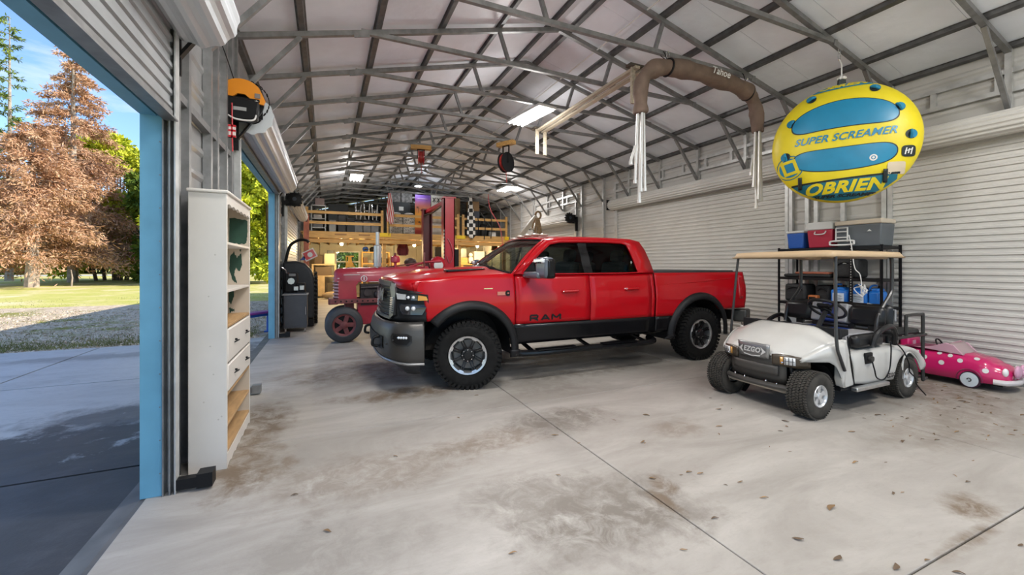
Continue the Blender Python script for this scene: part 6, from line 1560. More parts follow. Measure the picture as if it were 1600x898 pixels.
def tractor_wheel(x, y, r, w, rr, sp, name='wheel'):
    wv = bpy.data.objects.new(name, None); link(wv); wv.parent = tk; wv.location = (x-1.4, y-KY, r)
    mb = MB(); mb.lathe([(rr, -w*.4), (rr*1.12, -w*.5), (r*0.88, -w*.46), (r*0.97, -w*.3), (r*0.985, -w*.12), (r*0.97, -w*.08), (r, -w*.05), (r, w*.05), (r*0.97, w*.08), (r*0.985, w*.12), (r*0.97, w*.3), (r*0.88, w*.46), (rr*1.12, w*.5), (rr, w*.4)], (0,0,0), 'y', 40)
    mb.build('tire', mat('grey_tire', (0.035, 0.037, 0.042), 0.6, 0, 0.15, 10), wv, world=False, smooth=40)
    MB().lathe([(rr*0.86, -w*.3), (rr, -w*.44), (rr*1.05, -w*.46), (rr*1.0, -w*.38), (rr*0.86, -w*.2)], (0,0,0), 'y', 32).build('rim', tdr, wv, world=False, smooth=50)
    MB().lathe([(0.001, -w*.05), (rr*0.9, -w*.05)], (0,0,0), 'y', 24).build('wheel_back', black_m, wv, world=False)
    for i in range(sp):
        a = 2*math.pi*i/sp; MB().beam((rr*0.25*math.cos(a), -w*.28, rr*0.25*math.sin(a)), (rr*0.93*math.cos(a), -w*.30, rr*0.93*math.sin(a)), rr*0.42, 0.03, (0, 1, 0)).build('spoke', tdr, wv, world=False, bevel=0.008)
    MB().lathe([(rr*0.36, -w*.25), (rr*0.33, -w*.42), (rr*0.2, -w*.5), (0.001, -w*.5)], (0,0,0), 'y', 20).build('hub', tdr, wv, world=False)
tractor_wheel(0.31, KY-0.21, 0.355, 0.19, 0.205, 5); tractor_wheel(0.31, KY+0.21, 0.355, 0.19, 0.205, 5)
tractor_wheel(3.1, KY-0.75, 0.66, 0.36, 0.42, 6); tractor_wheel(3.1, KY+0.75, 0.66, 0.36, 0.42, 6)
MB().cyl((3.1, KY-0.7, 0.66), (3.1, KY+0.7, 0.66), 0.09).box(1.9, 3.2, KY-0.2, KY+0.2, 0.5, 1.1).build('rear_axle', tdr, tk)
mf = mat('aluminium_paint', (0.55, 0.55, 0.55), 0.35, 0.6, 0.12, 8)
MB().lathe([(0.035, 1.46), (0.035, 1.50), (0.075, 1.505), (0.078, 1.52), (0.078, 1.93), (0.06, 1.95), (0.036, 1.955), (0.036, 2.22), (0.030, 2.22), (0.030, 1.97)], (0.955, KY-0.10, 0), 'z', 20).build('muffler', mf, tk, smooth=40)
MB().lathe([(0.045, 1.40), (0.04, 1.45), (0.05, 1.47)], (0.955, KY-0.10, 0), 'z', 14).build('muffler_clamp', tdr, tk)
mb = MB(); mb.cyl((1.31, KY-0.12, 1.48), (1.31, KY-0.12, 1.62), 0.028); mb.lathe([(0.03, 1.58), (0.095, 1.60), (0.10, 1.65), (0.085, 1.71), (0.04, 1.735), (0.001, 1.74)], (1.31, KY-0.12, 0), 'z', 18); mb.build('air_cleaner', tred, tk)
MB().ball((1.31, KY-0.12, 1.765), 0.03).build('cleaner_knob', tdr, tk)
sc = Vector((1.95, KY, 1.60)); mb = MB(); mb.tube([sc+Vector((0.05*math.cos(a), 0.21*math.cos(a), 0.20*math.sin(a))) for a in [2*math.pi*i/24 for i in range(24)]], 0.016, 6, closed=True)
for a in (0.5, 2.6, 4.7): mb.tube([sc, sc+Vector((0.04*math.cos(a), 0.20*math.cos(a), 0.19*math.sin(a)))], 0.012, 5)
mb.tube([sc, (1.2, KY, 1.50)], 0.016, 6); mb.build('steering_wheel', tdr, tk)
MB().tube([(1.62, KY-0.05, 1.50), (1.95, KY-0.05, 1.60), (2.3, KY-0.1, 1.62)], 0.025, 8).build('control_rod', tred, tk)
mb = MB(); mb.ball((2.75, KY, 1.18), 0.24, 14, 8, (0.9, 1, 0.25)); mb.cyl((2.75, KY, 1.0), (2.75, KY, 1.16), 0.03); mb.build('seat', tdr, tk)

# ================================================================ two-post lift
lf = thing('two_post_lift', 'red two-post vehicle lift with overhead beam in front of the loft', 'vehicle lift', (3.2, 13.1, 0))
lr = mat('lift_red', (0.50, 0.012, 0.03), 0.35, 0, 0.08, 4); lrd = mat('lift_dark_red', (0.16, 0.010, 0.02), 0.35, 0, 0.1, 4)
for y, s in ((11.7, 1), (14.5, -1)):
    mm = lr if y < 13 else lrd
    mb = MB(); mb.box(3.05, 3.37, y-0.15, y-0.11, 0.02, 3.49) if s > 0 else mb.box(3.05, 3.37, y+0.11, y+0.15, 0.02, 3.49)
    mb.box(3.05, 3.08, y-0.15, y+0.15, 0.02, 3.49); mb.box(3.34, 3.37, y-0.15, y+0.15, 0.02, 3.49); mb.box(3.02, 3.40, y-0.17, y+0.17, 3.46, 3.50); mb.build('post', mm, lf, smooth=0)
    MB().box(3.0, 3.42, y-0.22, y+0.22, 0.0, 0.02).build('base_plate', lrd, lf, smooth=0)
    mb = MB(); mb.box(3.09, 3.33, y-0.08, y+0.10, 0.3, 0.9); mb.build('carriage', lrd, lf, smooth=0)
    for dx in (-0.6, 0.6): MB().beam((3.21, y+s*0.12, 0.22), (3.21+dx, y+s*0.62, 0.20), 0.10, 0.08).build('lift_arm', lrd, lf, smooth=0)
MB().box(3.14, 3.28, 11.7, 14.5, 3.36, 3.46).build('overhead_beam', lr, lf, smooth=0)
MB().tube([(3.10, 11.8, 3.30), (3.10, 13.1, 3.22), (3.10, 14.4, 3.28)], 0.025, 6).build('hydraulic_hose', black_m, lf)
mb = MB()
for i in range(14): mb.box(3.04, 3.055, 11.54, 11.56, 1.2+0.1*i, 1.25+0.1*i)
mb.build('latch_slots', white_m, lf, smooth=0)['kind'] = 'stuff'
MB().box(3.38, 3.50, 11.60, 11.80, 1.5, 2.0).build('control_box', blackp, lf, smooth=0)
MB().tube(spline([(3.15, 11.54, 2.3), (3.25, 11.50, 2.1), (3.30, 11.50, 1.8), (3.2, 11.52, 1.6), (3.12, 11.53, 1.8)], 6), 0.012, 6).build('coiled_hose', mat('pink_hose', (0.45, 0.12, 0.14), 0.4), lf)
g = thing('red_globe', 'round red tank with a white face on a pedestal beside the lift post', 'tank', (2.78, 11.2, 0))
MB().ball((2.78, 11.2, 1.56), 0.23, 20, 12, (1, 0.8, 0.95)).build('tank', lr, g, smooth=60); MB().lathe([(0.001, -0.19), (0.10, -0.185), (0.13, -0.17)], (2.76, 11.2, 1.53), 'y', 20).build('white_face', white_m, g)
MB().cyl((2.78, 11.2, 0.03), (2.78, 11.2, 1.4), 0.04).build('pole', black_m, g); MB().cyl((2.78, 11.2, 0.0), (2.78, 11.2, 0.04), 0.22, n=20).build('base', black_m, g)
# engine hoist
eh = thing('engine_hoist', 'beige engine hoist boom with frayed rope at its tip standing behind the pickup', 'hoist', (5.5, 12.2, 0))
bei = mat('hoist_beige', (0.50, 0.44, 0.36), 0.5, 0, 0.15, 6)
MB().beam((5.3, 12.2, 1.95), (6.35, 12.2, 3.15), 0.15, 0.15, (0, 1, 0)).build('boom', bei, eh, bevel=0.02); MB().box(5.42, 5.56, 12.13, 12.27, 0.10, 2.15).build('mast', bei, eh, bevel=0.01)
MB().tube([(5.5, 12.2, 0.5), (5.55, 12.2, 1.4), (5.95, 12.2, 2.65)], 0.04, 8).build('ram', mat('hoist_dark', (0.06, 0.05, 0.045), 0.4), eh)
for y in (11.8, 12.6): MB().beam((5.35, 12.2+(y-12.2)*0.3, 0.10), (6.8, y, 0.10), 0.08, 0.08).build('leg', bei, eh, smooth=0)
for x, y in ((5.35, 12.08), (5.35, 12.32), (6.75, 11.82), (6.75, 12.58)): MB().cyl((x, y-0.02, 0.035), (x, y+0.02, 0.035), 0.035).build('caster', black_m, eh)
MB().box(5.30, 5.42, 12.0, 12.4, 0.06, 0.14).build('cross_bar', bei, eh, smooth=0)
mb = MB(); mb.tube([Vector((6.42, 12.2, 3.20))+Vector((0.10*math.cos(a), 0, 0.12*math.sin(a))) for a in [2*math.pi*i/14 for i in range(14)]], 0.035, 6, closed=True)
rope = mat('frayed_rope', (0.30, 0.20, 0.11), 0.9, 0, 0.3, 15); mb.build('rope_loop', rope, eh)
for i, (dx, l) in enumerate(((0.0, 0.75), (0.06, 0.55), (-0.07, 0.45), (0.12, 0.65), (-0.16, 0.3))):
    MB().tube(spline([(6.36+dx*0.4, 12.15, 3.1), (6.36+dx, 12.12, 3.05-l*0.5), (6.34+dx*1.1, 12.13, 3.05-l)], 4), [0.03]*8+[0.012], 6).build('rope_strand', rope, eh)
# black wheels of the other door openers
def opener(x, y, z, r, label, sg):
    t = thing('door_opener', label, 'door opener', (x, y, z))
    MB().lathe([(0.03, -0.05), (r*0.6, -0.05), (r, -0.03), (r, 0.03), (r*0.6, 0.05), (0.03, 0.05)], (x, y, z), 'y', 24).build('chain_wheel', black_m, t)
    for i in range(12):
        a = 2*math.pi*i/12; MB().box(-0.02, 0.02, -0.03, 0.03, r-0.01, r+0.03).xf(Matrix.Translation((x, y, z)) @ Matrix.Rotation(a, 4, 'Y')).build('sprocket_tooth', black_m, t, smooth=0)
    MB().cyl((x, y-0.07, z), (x, y+0.02, z), 0.05).build('hub', mat('hub_blue', (0.03, 0.04, 0.06), 0.4), t)
    MB().beam((x, y, z-0.02), (x+sg*0.28, y, z-0.12), 0.07, 0.10).box(min(x+sg*0.24, x+sg*0.32), max(x+sg*0.24, x+sg*0.32), y-0.03, y+0.03, z-0.45, z+0.05).build('bracket', black_m, t, smooth=0)
opener(-0.755, 11.90, 3.22, 0.17, 'black chain wheel on the near end of the closed left roll door', -1)
opener(7.68, 12.26, 3.18, 0.16, 'black chain wheel at the near end of the small far right roll door', 1)
# rust-coloured column left of the loft
o = bx('rust_post', mat('rust_paint', (0.30, 0.09, 0.05), 0.6, 0, 0.3, 5), None, -0.80, -0.62, 17.3, 17.45, 0, 3.45); tag(o, 'rust-red upright board standing by the left end of the loft', 'post')
# ================================================================ timber loft across the far end
LY = 17.95
loft = thing('loft', 'yellow pine storage loft with board railing spanning the far end', 'loft', (3.4, LY, 0), kind='structure')
W1 = wood
MB().box(-0.95, 7.95, LY, YB-0.05, 2.84, 2.88).build('deck', mat('plywood', (0.40, 0.27, 0.13), 0.7, 0, 0.2, 3), loft, smooth=0)
for x0, x1 in ((-0.85, 2.2), (2.205, 5.36), (5.365, 7.80)): MB().box(x0, x1, LY-0.045, LY, 2.62, 2.88).build('rim_board', W1, loft, smooth=0)
MB().box(-0.85, 7.80, LY+0.01, LY+0.09, 2.44, 2.60).build('girder', W1, loft, smooth=0)
for i in range(20): MB().box(-0.8+0.45*i-0.02, -0.8+0.45*i+0.02, LY+0.1, YB-0.1, 2.62, 2.84).build('joist', W1, loft, smooth=0)
for x in (-0.75, 2.2, 5.48, 7.70): MB().box(x-0.07, x+0.07, LY+0.1, LY+0.24, 0, 2.62).build('post', W1, loft, smooth=0)
for x in (-0.72, 2.10, 2.34, 5.38, 5.62, 7.74): MB().box(x-0.05, x+0.05, LY-0.035, LY+0.06, 2.70, 3.82).build('rail_post', W1, loft, smooth=0)
for a, b in ((-0.72, 2.10), (2.34, 5.38), (5.62, 7.74)):
    for z in (3.63, 3.22): MB().box(a, b, LY-0.06, LY-0.036, z-0.055, z+0.055).build('rail', W1, loft, smooth=0)
yb_ = mat('yellow_plate', (0.75, 0.50, 0.01), 0.4)
for x in (2.22, 5.50, 7.74): MB().box(x-0.22 if x < 7 else x-0.1, x+0.22 if x < 7 else x+0.1, LY-0.075, LY-0.045, 2.72, 2.88).build('yellow_plate', yb_, loft, smooth=0)
for x in (0.5, 1.4): MB().box(x-0.22, x+0.22, LY-0.05, LY-0.044, 2.74, 2.80).build('dark_knot', mat('knot_brown', (0.30, 0.15, 0.05), 0.6), loft, smooth=0)
# lamps under the loft
bulb_e = mat('warm_bulb', (1.0, 0.80, 0.45), 0.4, emit=30.0)
for x, y, lb in ((0.6, 20.2, 'warm bulb under the loft above the window'), (3.86, 20.2, 'warm bulb under the loft behind the lift posts'), (6.95, 19.8, 'warm bulb under the loft at the right')):
    t = thing('bulb_lamp', lb, 'lamp', (x, y, 2.62), group='bare bulbs under the loft')
    MB().cyl((0, 0, -0.06), (0, 0, 0.0), 0.05, n=12).build('holder', white_m, t, world=False); MB().ball((0, 0, -0.12), 0.07, 12, 8).build('bulb', bulb_e, t, world=False)
    ld = bpy.data.lights.new('bulb_light', 'POINT'); ld.energy = 560*LAMP; ld.color = (1.0, 0.76, 0.38); ld.shadow_soft_size = 0.08
    lo = bpy.data.objects.new('bulb_light', ld); link(lo); lo.parent = t; lo.location = (0, 0, -0.26)
t = thing('spot_lamp', 'cool white round lamp shining high up over the loft', 'lamp', (3.63, 18.08, 5.02))
MB().cyl((0, 0, 0.0), (0, 0, 0.34), 0.012, n=6).build('stem', black_m, t, world=False)
MB().lathe([(0.05, 0.02), (0.14, 0.0), (0.16, -0.05)], (0, 0, 0), 'z', 18).build('shade', white_m, t, world=False); MB().ball((0, 0, -0.06), 0.09, 12, 8).build('bulb', mat('cool_bulb', (0.85, 0.93, 1.0), 0.4, emit=25.0), t, world=False)
ld = bpy.data.lights.new('spot_glow', 'POINT'); ld.energy = 60*LAMP; ld.color = (0.85, 0.93, 1.0); ld.shadow_soft_size = 0.1; lo = bpy.data.objects.new('spot_glow', ld); link(lo); lo.parent = t; lo.location = (0, 0, -0.22)
# ---- things on the loft
D = 2.88
def box(name, label, cat, m, x0, x1, y0, y1, z0, z1, b=0.012, group=None, lid=None, extra=None):
    t = thing(name, label, cat, ((x0+x1)/2, (y0+y1)/2, z0), group=group)
    zl = z1-0.06 if lid else z1
    MB().box(x0, x1, y0, y1, z0, zl).build('body', m, t, bevel=b)
    if lid: MB().box(x0-0.012, x1+0.012, y0-0.012, y1+0.012, zl, z1).build('lid', lid, t, bevel=b)
    return t
card = mat('cardboard', (0.36, 0.23, 0.12), 0.8, 0, 0.12, 4); dbox = mat('dark_tote', (0.02, 0.021, 0.024), 0.5); gbox = mat('grey_tote', (0.20, 0.20, 0.20), 0.5, 0, 0.1, 6); pbox = mat('pale_carton', (0.50, 0.46, 0.42), 0.7, 0, 0.2, 5); ink = mat('dark_ink', (0.03, 0.025, 0.025), 0.7)
rk = thing('shelving_rack', 'pale metal shelving rack at the left end of the loft', 'rack', (-0.3, 18.9, D))
for x in (-0.58, -0.06):
    for y in (18.7, 19.1): MB().box(x-0.02, x+0.02, y-0.02, y+0.02, D, 4.02).build('upright', steel_l, rk, smooth=0)
for z in (3.08, 3.45, 3.72, 3.99): MB().box(-0.60, -0.04, 18.68, 19.12, z-0.015, z+0.015).build('shelf', steel_l, rk, smooth=0)
box('carton', 'pinkish carton on top of the pale loft rack', 'box', mat('pink_carton', (0.36, 0.27, 0.26), 0.7), -0.45, -0.1, 18.72, 19.08, 4.007, 4.30)
box('carton', 'grey carton on the lower shelf of the pale loft rack', 'box', gbox, -0.52, -0.15, 18.74, 19.06, 3.097, 3.36)
box('carton', 'pale carton on the middle shelf of the pale loft rack', 'box', pbox, -0.5, -0.2, 18.74, 19.06, 3.467, 3.62)
box('white_cabinet', 'narrow whitish drawer box beside the loft rack', 'box', mat('dull_white', (0.36, 0.36, 0.34), 0.5), 0.08, 0.34, 18.7, 19.0, D, 3.42)
box('storage_tote', 'tall black tote left of the stools on the loft', 'box', dbox, 0.42, 0.72, 18.7, 19.1, D, 3.70, lid=dbox); box('storage_tote', 'wide black tote next to the tall one on the loft', 'box', dbox, 0.76, 1.12, 18.7, 19.1, D, 3.52, lid=dbox)
box('dark_locker', 'dark upright locker at the back of the loft behind the totes', 'cabinet', mat('locker_grey', (0.06, 0.065, 0.07), 0.5), 0.05, 0.9, 20.6, 21.1, D, 4.35)
box('carton', 'brown crate behind the loft stools', 'box', gbox, 1.2, 2.0, 19.3, 19.8, D, 3.45)
for i, (x, y, lb) in enumerate(((1.22, 18.75, 'chrome-legged stool upside down on the loft, left one'), (1.55, 18.65, 'chrome-legged stool upside down on the loft, middle one'), (1.88, 18.75, 'chrome-legged stool upside down on the loft, right one'))):
    t = thing('upturned_stool', lb, 'stool', (x, y, D), group='upturned stools on the loft')
    MB().lathe([(0.001, 0.0), (0.16, 0.0), (0.17, 0.04), (0.16, 0.07), (0.001, 0.07)], (x, y, D+0.52), 'z', 16).build('seat', dbox, t)
    for a in range(4):
        c, s_ = math.cos(a*1.571+0.6), math.sin(a*1.571+0.6)
        MB().tube([(x+0.10*c, y+0.10*s_, D+0.58), (x+0.17*c, y+0.17*s_, 4.16)], 0.016, 6).build('leg', chrome, t)
    MB().tube([(x+0.14*math.cos(q), y+0.14*math.sin(q), 3.86) for q in [2*math.pi*k/14 for k in range(14)]], 0.010, 5, closed=True).build('foot_ring', chrome, t)
    MB().box(x-0.15, x+0.15, y-0.15, y+0.15, D, D+0.52).build('carton_under', gbox, t, smooth=0)
tt = thing('spare_tire', 'black spare tire leaning high on crates at the back of the loft', 'tire', (2.05, 19.5, 3.45))
MB().lathe([(0.20, -0.10), (0.36, -0.11), (0.40, -0.06), (0.40, 0.06), (0.36, 0.11), (0.20, 0.10)], (1.95, 19.55, 3.86), 'y', 28, close=True).build('rubber_ring', rubber, tt); MB().lathe([(0.02, -0.05), (0.20, -0.06), (0.20, 0.06), (0.02, 0.05)], (1.95, 19.55, 3.86), 'y', 20).build('wheel_disc', mat('dull_rim', (0.10, 0.09, 0.09), 0.5, 0.4), tt)
def printed(x, z, label):
    t = thing('printed_carton', label, 'box', (x+0.27, 18.72, z), group='printed white cartons on the loft')
    MB().box(x, x+0.53, 18.5, 18.95, z, z+0.435).build('carton_body', mat('white_carton', (0.62, 0.58, 0.52), 0.7), t, smooth=0)
    rnd = random.Random(int(x*100+z*10)); mb = MB()
    for r in range(6):
        for c in range(7):
            u = x+0.03+0.075*c+0.02*(r % 2); w = z+0.02+0.062*r+0.028*c*0.5
            if w > z+0.40 or rnd.random() < 0.12: continue
            L = rnd.uniform(0.04, 0.066); mb.add([(u, 18.497, w), (u+L, 18.497, w+L*0.45), (u+L+0.004, 18.497, min(z+0.43, w+L*0.45+0.03)), (u+0.004, 18.497, w+0.03)], [(0, 1, 2, 3)])
    mb.build('print_marks', ink, t, smooth=0, fixn=False)['kind'] = 'stuff'
printed(2.50, D, 'white carton with dark slanted print on the loft, bottom left of the block of four'); printed(2.50, D+0.44, 'white carton with dark slanted print on the loft, top left of the block of four')
printed(3.07, D, 'white carton with dark slanted print on the loft, bottom right of the block of four'); printed(3.07, D+0.44, 'white carton with dark slanted print on the loft, top right of the block of four')
for x, lb in ((2.6, 'rounded pale sack on the left printed cartons'), (3.18, 'rounded pale sack on the right printed cartons')):
    o = MB().ball((x+0.17, 18.72, D+0.88+0.055), 0.2, 14, 8, (1.1, 0.8, 0.28)).build('sack', pbox, None, smooth=60); tag(o, lb, 'sack')
box('television', 'dark old television behind the printed cartons', 'television', dbox, 2.5, 3.5, 19.2, 19.6, D, 4.40)
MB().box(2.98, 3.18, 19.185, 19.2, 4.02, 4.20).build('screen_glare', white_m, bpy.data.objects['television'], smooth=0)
for x0, lb in ((2.55, 'grey patterned crate high above the television, left one'), (3.08, 'grey patterned crate high above the television, right one')): box('crate', lb, 'box', mat('mottled_grey', (0.20, 0.19, 0.185), 0.7, 0, 0.6, 9), x0, x0+0.5, 19.2, 19.6, 4.40, 4.92)
# sunset banner
bn = thing('sunset_banner', 'tall sunset banner fading from purple to orange with palms on the loft', 'banner', (3.9, 18.42, D))
def grad_mat():
    m = bpy.data.materials.new('sunset_print'); m.use_nodes = True; nt = m.node_tree; b = nt.nodes['Principled BSDF']; b.inputs['Roughness'].default_value = 0.6
    tc = nt.nodes.new('ShaderNodeTexCoord'); sx = nt.nodes.new('ShaderNodeSeparateXYZ'); mr = nt.nodes.new('ShaderNodeMapRange'); mr.inputs['From Min'].default_value = 0.2; mr.inputs['From Max'].default_value = 1.78
    rp = nt.nodes.new('ShaderNodeValToRGB'); cr = rp.color_ramp; cols = [(0, (0.35, 0.03, 0.02)), (0.18, (0.65, 0.22, 0.01)), (0.45, (0.72, 0.30, 0.03)), (0.68, (0.45, 0.13, 0.10)), (0.85, (0.15, 0.05, 0.22)), (1.0, (0.07, 0.03, 0.20))]
    while len(cr.elements) < len(cols): cr.elements.new(0.5)
    for e, (p, c) in zip(cr.elements, cols): e.position = p; e.color = (*c, 1)
    L = nt.links.new; L(tc.outputs['Object'], sx.inputs[0]); L(sx.outputs['Z'], mr.inputs['Value']); L(mr.outputs[0], rp.inputs['Fac']); L(rp.outputs['Color'], b.inputs['Base Color']); return m
MB().box(3.55, 4.24, 18.40, 18.43, D+0.02, 4.66).build('banner_face', grad_mat(), bn, smooth=0)
mb = MB()
for (x, z) in ((3.78, 3.45), (4.05, 3.95), (3.70, 4.1)):
    mb.add([(x-0.006, 18.396, z-0.25), (x+0.006, 18.396, z-0.25), (x+0.01, 18.396, z), (x-0.01, 18.396, z)], [(0, 1, 2, 3)])
    for a in range(7): q = a*0.9; mb.add([(x, 18.396, z), (x+0.09*math.cos(q), 18.396, z+0.06*math.sin(q)), (x+0.10*math.cos(q+0.3), 18.396, z+0.06*math.sin(q+0.3)-0.02)], [(0, 1, 2)])
mb.build('palm_print', ink, bn, smooth=0, fixn=False)['kind'] = 'stuff'
MB().tube([(3.66, 18.396, 4.50), (4.1, 18.396, 4.49)], 0.008, 4).build('banner_line', white_m, bn)
pc = thing('picture', 'white picture with dark figures leaning above the loft beside the banner', 'picture', (4.6, 18.44, 3.9))
MB().box(4.27, 4.93, 18.42, 18.46, 3.95, 4.70).build('picture_board', mat('picture_white', (0.52, 0.50, 0.46), 0.6), pc, smooth=0)
mb = MB()
for x in (4.40, 4.60, 4.80):
    mb.box(x-0.02, x+0.02, 18.416, 18.42, 4.36, 4.56); mb.beam((x-0.08, 18.418, 4.38), (x+0.08, 18.418, 4.58), 0.004, 0.03, (0, 0, 1)); mb.beam((x-0.07, 18.418, 4.58), (x+0.08, 18.418, 4.40), 0.004, 0.03, (0, 0, 1))
mb.build('picture_figures', ink, pc, smooth=0)['kind'] = 'stuff'
box('crate', 'big pale crate under the white picture on the loft', 'box', pbox, 4.28, 4.95, 18.40, 18.9, D, 3.42); box('crate', 'second pale crate stacked under the white picture', 'box', mat('beige_crate', (0.42, 0.36, 0.30), 0.7, 0, 0.3, 7), 4.30, 4.92, 18.42, 18.85, 3.42, 3.95)
box('carton', 'brown carton at the bottom behind the checkered flag', 'box', card, 5.12, 5.72, 18.7, 19.2, D, 3.5); box('carton', 'brown carton in the middle behind the checkered flag', 'box', card, 5.15, 5.70, 18.7, 19.2, 3.5, 4.15); box('carton', 'brown carton on top behind the checkered flag', 'box', card, 5.18, 5.72, 18.7, 19.2, 4.15, 4.68)
box('storage_tote', 'black tote under the right brown carton on the loft', 'box', dbox, 6.12, 6.72, 18.7, 19.2, D, 3.70); box('storage_tote', 'dark blue-grey tote below the right brown carton on the loft', 'box', mat('slate_tote', (0.05, 0.06, 0.09), 0.4), 6.15, 6.68, 18.7, 19.2, 3.70, 4.12); box('carton', 'brown carton topmost on the right loft stack', 'box', card, 6.15, 6.66, 18.7, 19.2, 4.12, 4.58)
for i, (x, z0, z1, lb) in enumerate(((6.85, 2.9, 3.5, 'black bag standing on the loft behind the right railing'), (7.25, 2.9, 3.4, 'short black bag standing on the loft near the right wall'))): box('bag', lb, 'bag', dbox, x-0.16, x+0.16, 18.5, 18.8, D, z1, 0.05)
box('white_bottle_box', 'small white box on the loft floor at the right railing', 'box', white_m, 7.0, 7.3, 18.15, 18.35, D, 3.12)
for i, (x, z0, z1, lb) in enumerate(((5.98, 2.75, 3.75, 'black strap hanging over the right loft railing beside the checkered flag'), (6.30, 2.9, 3.72, 'black strap hanging over the right loft railing, second from the flag'), (6.62, 2.72, 3.70, 'long black strap hanging over the middle of the right loft railing'), (6.95, 2.78, 3.70, 'black strap hanging over the right loft railing near its right post'))):
    o = MB().tube(spline([(x, LY-0.075, z1), (x+0.03, LY-0.085, (z0+z1)/2), (x-0.02, LY-0.075, z0)], 5), 0.02, 6).build('strap', black_m, None); tag(o, lb, 'strap')
# flags
def flag(name, label, x, z0, z1, m, w, ph):
    t = thing(name, label, 'flag', (x, LY-0.16, z0))
    MB().tube([(x, LY-0.10, D-0.1), (x+0.02, LY-0.12, z1+0.10)], 0.012, 6).build('pole', black_m, t)
    def f(u, v):
        z = z1+(z0-z1)*v; a = u*2*math.pi*1.5+ph; k = w*(0.35+0.65*min(1, v*1.6))
        return (x+k*(u-0.35)+0.0, LY-0.17-0.04*math.sin(a)*min(1, v*3), z+0.06*math.sin(a*0.7)*v)
    MB().grid(f, 24, 14).build('cloth', m, t, smooth=60, solid=0.004); return t
def stripe_mat():
    m = bpy.data.materials.new('flag_stripes'); m.use_nodes = True; nt = m.node_tree; b = nt.nodes['Principled BSDF']; b.inputs['Roughness'].default_value = 0.8
    tc = nt.nodes.new('ShaderNodeTexCoord'); mp = nt.nodes.new('ShaderNodeMapping'); mp.inputs['Rotation'].default_value = (0, 0.15, 0); w = nt.nodes.new('ShaderNodeTexWave'); w.inputs['Scale'].default_value = 4.2; w.bands_direction = 'X'
    rp = nt.nodes.new('ShaderNodeValToRGB'); rp.color_ramp.interpolation = 'CONSTANT'; rp.color_ramp.elements[0].color = (0.45, 0.02, 0.03, 1); rp.color_ramp.elements[1].color = (0.68, 0.64, 0.60, 1); rp.color_ramp.elements[1].position = 0.5
    L = nt.links.new; L(tc.outputs['Object'], mp.inputs[0]); L(mp.outputs[0], w.inputs[0]); L(w.outputs['Fac'], rp.inputs[0]); L(rp.outputs[0], b.inputs['Base Color']); return m
def check_mat():
    m = bpy.data.materials.new('checker_print'); m.use_nodes = True; nt = m.node_tree; b = nt.nodes['Principled BSDF']; b.inputs['Roughness'].default_value = 0.8
    tc = nt.nodes.new('ShaderNodeTexCoord'); mp = nt.nodes.new('ShaderNodeMapping'); mp.inputs['Scale'].default_value = (1, 0.0, 1); mp.inputs['Location'].default_value = (0.03, 0.01, 0.04); c = nt.nodes.new('ShaderNodeTexChecker'); c.inputs['Scale'].default_value = 6.0; c.inputs['Color1'].default_value = (0.02, 0.02, 0.02, 1); c.inputs['Color2'].default_value = (0.75, 0.73, 0.70, 1)
    L = nt.links.new; L(tc.outputs['Object'], mp.inputs[0]); L(mp.outputs[0], c.inputs[0]); L(c.outputs[0], b.inputs['Base Color']); return m
flag('striped_flag', 'furled red and white striped flag hanging at the loft railing', 2.36, 3.30, 4.55, stripe_mat(), 0.30, 0.4)
flag('checkered_flag', 'black and white checkered flag hanging at the loft railing', 5.88, 2.80, 4.62, check_mat(), 0.42, 1.2)
# ---- under the loft
bench = mat('bench_board', (0.50, 0.38, 0.23), 0.6, 0, 0.2, 4)
wb_ = thing('wooden_workbench', 'tan wooden shelf bench in the far left corner under the loft', 'workbench', (-0.1, 21.8, 0))
for z in (0.12, 1.05, 1.60, 2.12)[:3]: MB().box(-0.66, 0.40, 21.5, 22.2, z-0.06, z).build('shelf_board', bench, wb_, smooth=0)
for x in (-0.62, 0.36):
    for y in (21.55, 22.15): MB().box(x-0.04, x+0.04, y-0.04, y+0.04, 0, 1.6).build('leg', bench, wb_, smooth=0)
MB().box(-0.45, -0.1, 21.48, 21.50, 0.1, 1.0).build('front_board', bench, wb_, smooth=0)
box('brown_box', 'dark brown tilted box on top of the corner workbench', 'box', mat('dark_brown', (0.08, 0.05, 0.03), 0.7), -0.55, -0.2, 21.7, 22.0, 1.6, 2.02); box('carton', 'cream carton on the corner workbench beside the brown box', 'box', mat('cream', (0.55, 0.47, 0.34), 0.7), -0.12, 0.34, 21.65, 22.0, 1.6, 2.1)
box('tool_caddy', 'black tool caddy on the cream carton', 'box', dbox, 0.0, 0.3, 21.7, 21.95, 2.1, 2.25); box('carton', 'dim box on the middle shelf of the corner workbench', 'box', mat('dim_box', (0.14, 0.10, 0.07), 0.7), -0.5, 0.2, 21.6, 22.1, 1.05, 1.45)
box('dark_crate', 'dark crate on the floor shelf of the corner workbench', 'box', mat('dim_box2', (0.10, 0.08, 0.06), 0.7), 0.0, 0.3, 21.6, 22.1, 0.12, 0.7)
o = MB().ball((0.2, 20.6, 0.17), 0.3, 14, 8, (1.4, 0.9, 0.55)).build('tan_sack', mat('tan_sack_m', (0.33, 0.25, 0.16), 0.8), None, smooth=60); tag(o, 'tan sack lying on the floor below the corner workbench', 'sack')
tb2 = thing('window_bench', 'wooden bench top running under the far window', 'workbench', (2.0, 23.4, 0))
MB().box(0.42, 3.6, 22.9, 23.9, 1.08, 1.14).build('bench_top', bench, tb2, smooth=0)
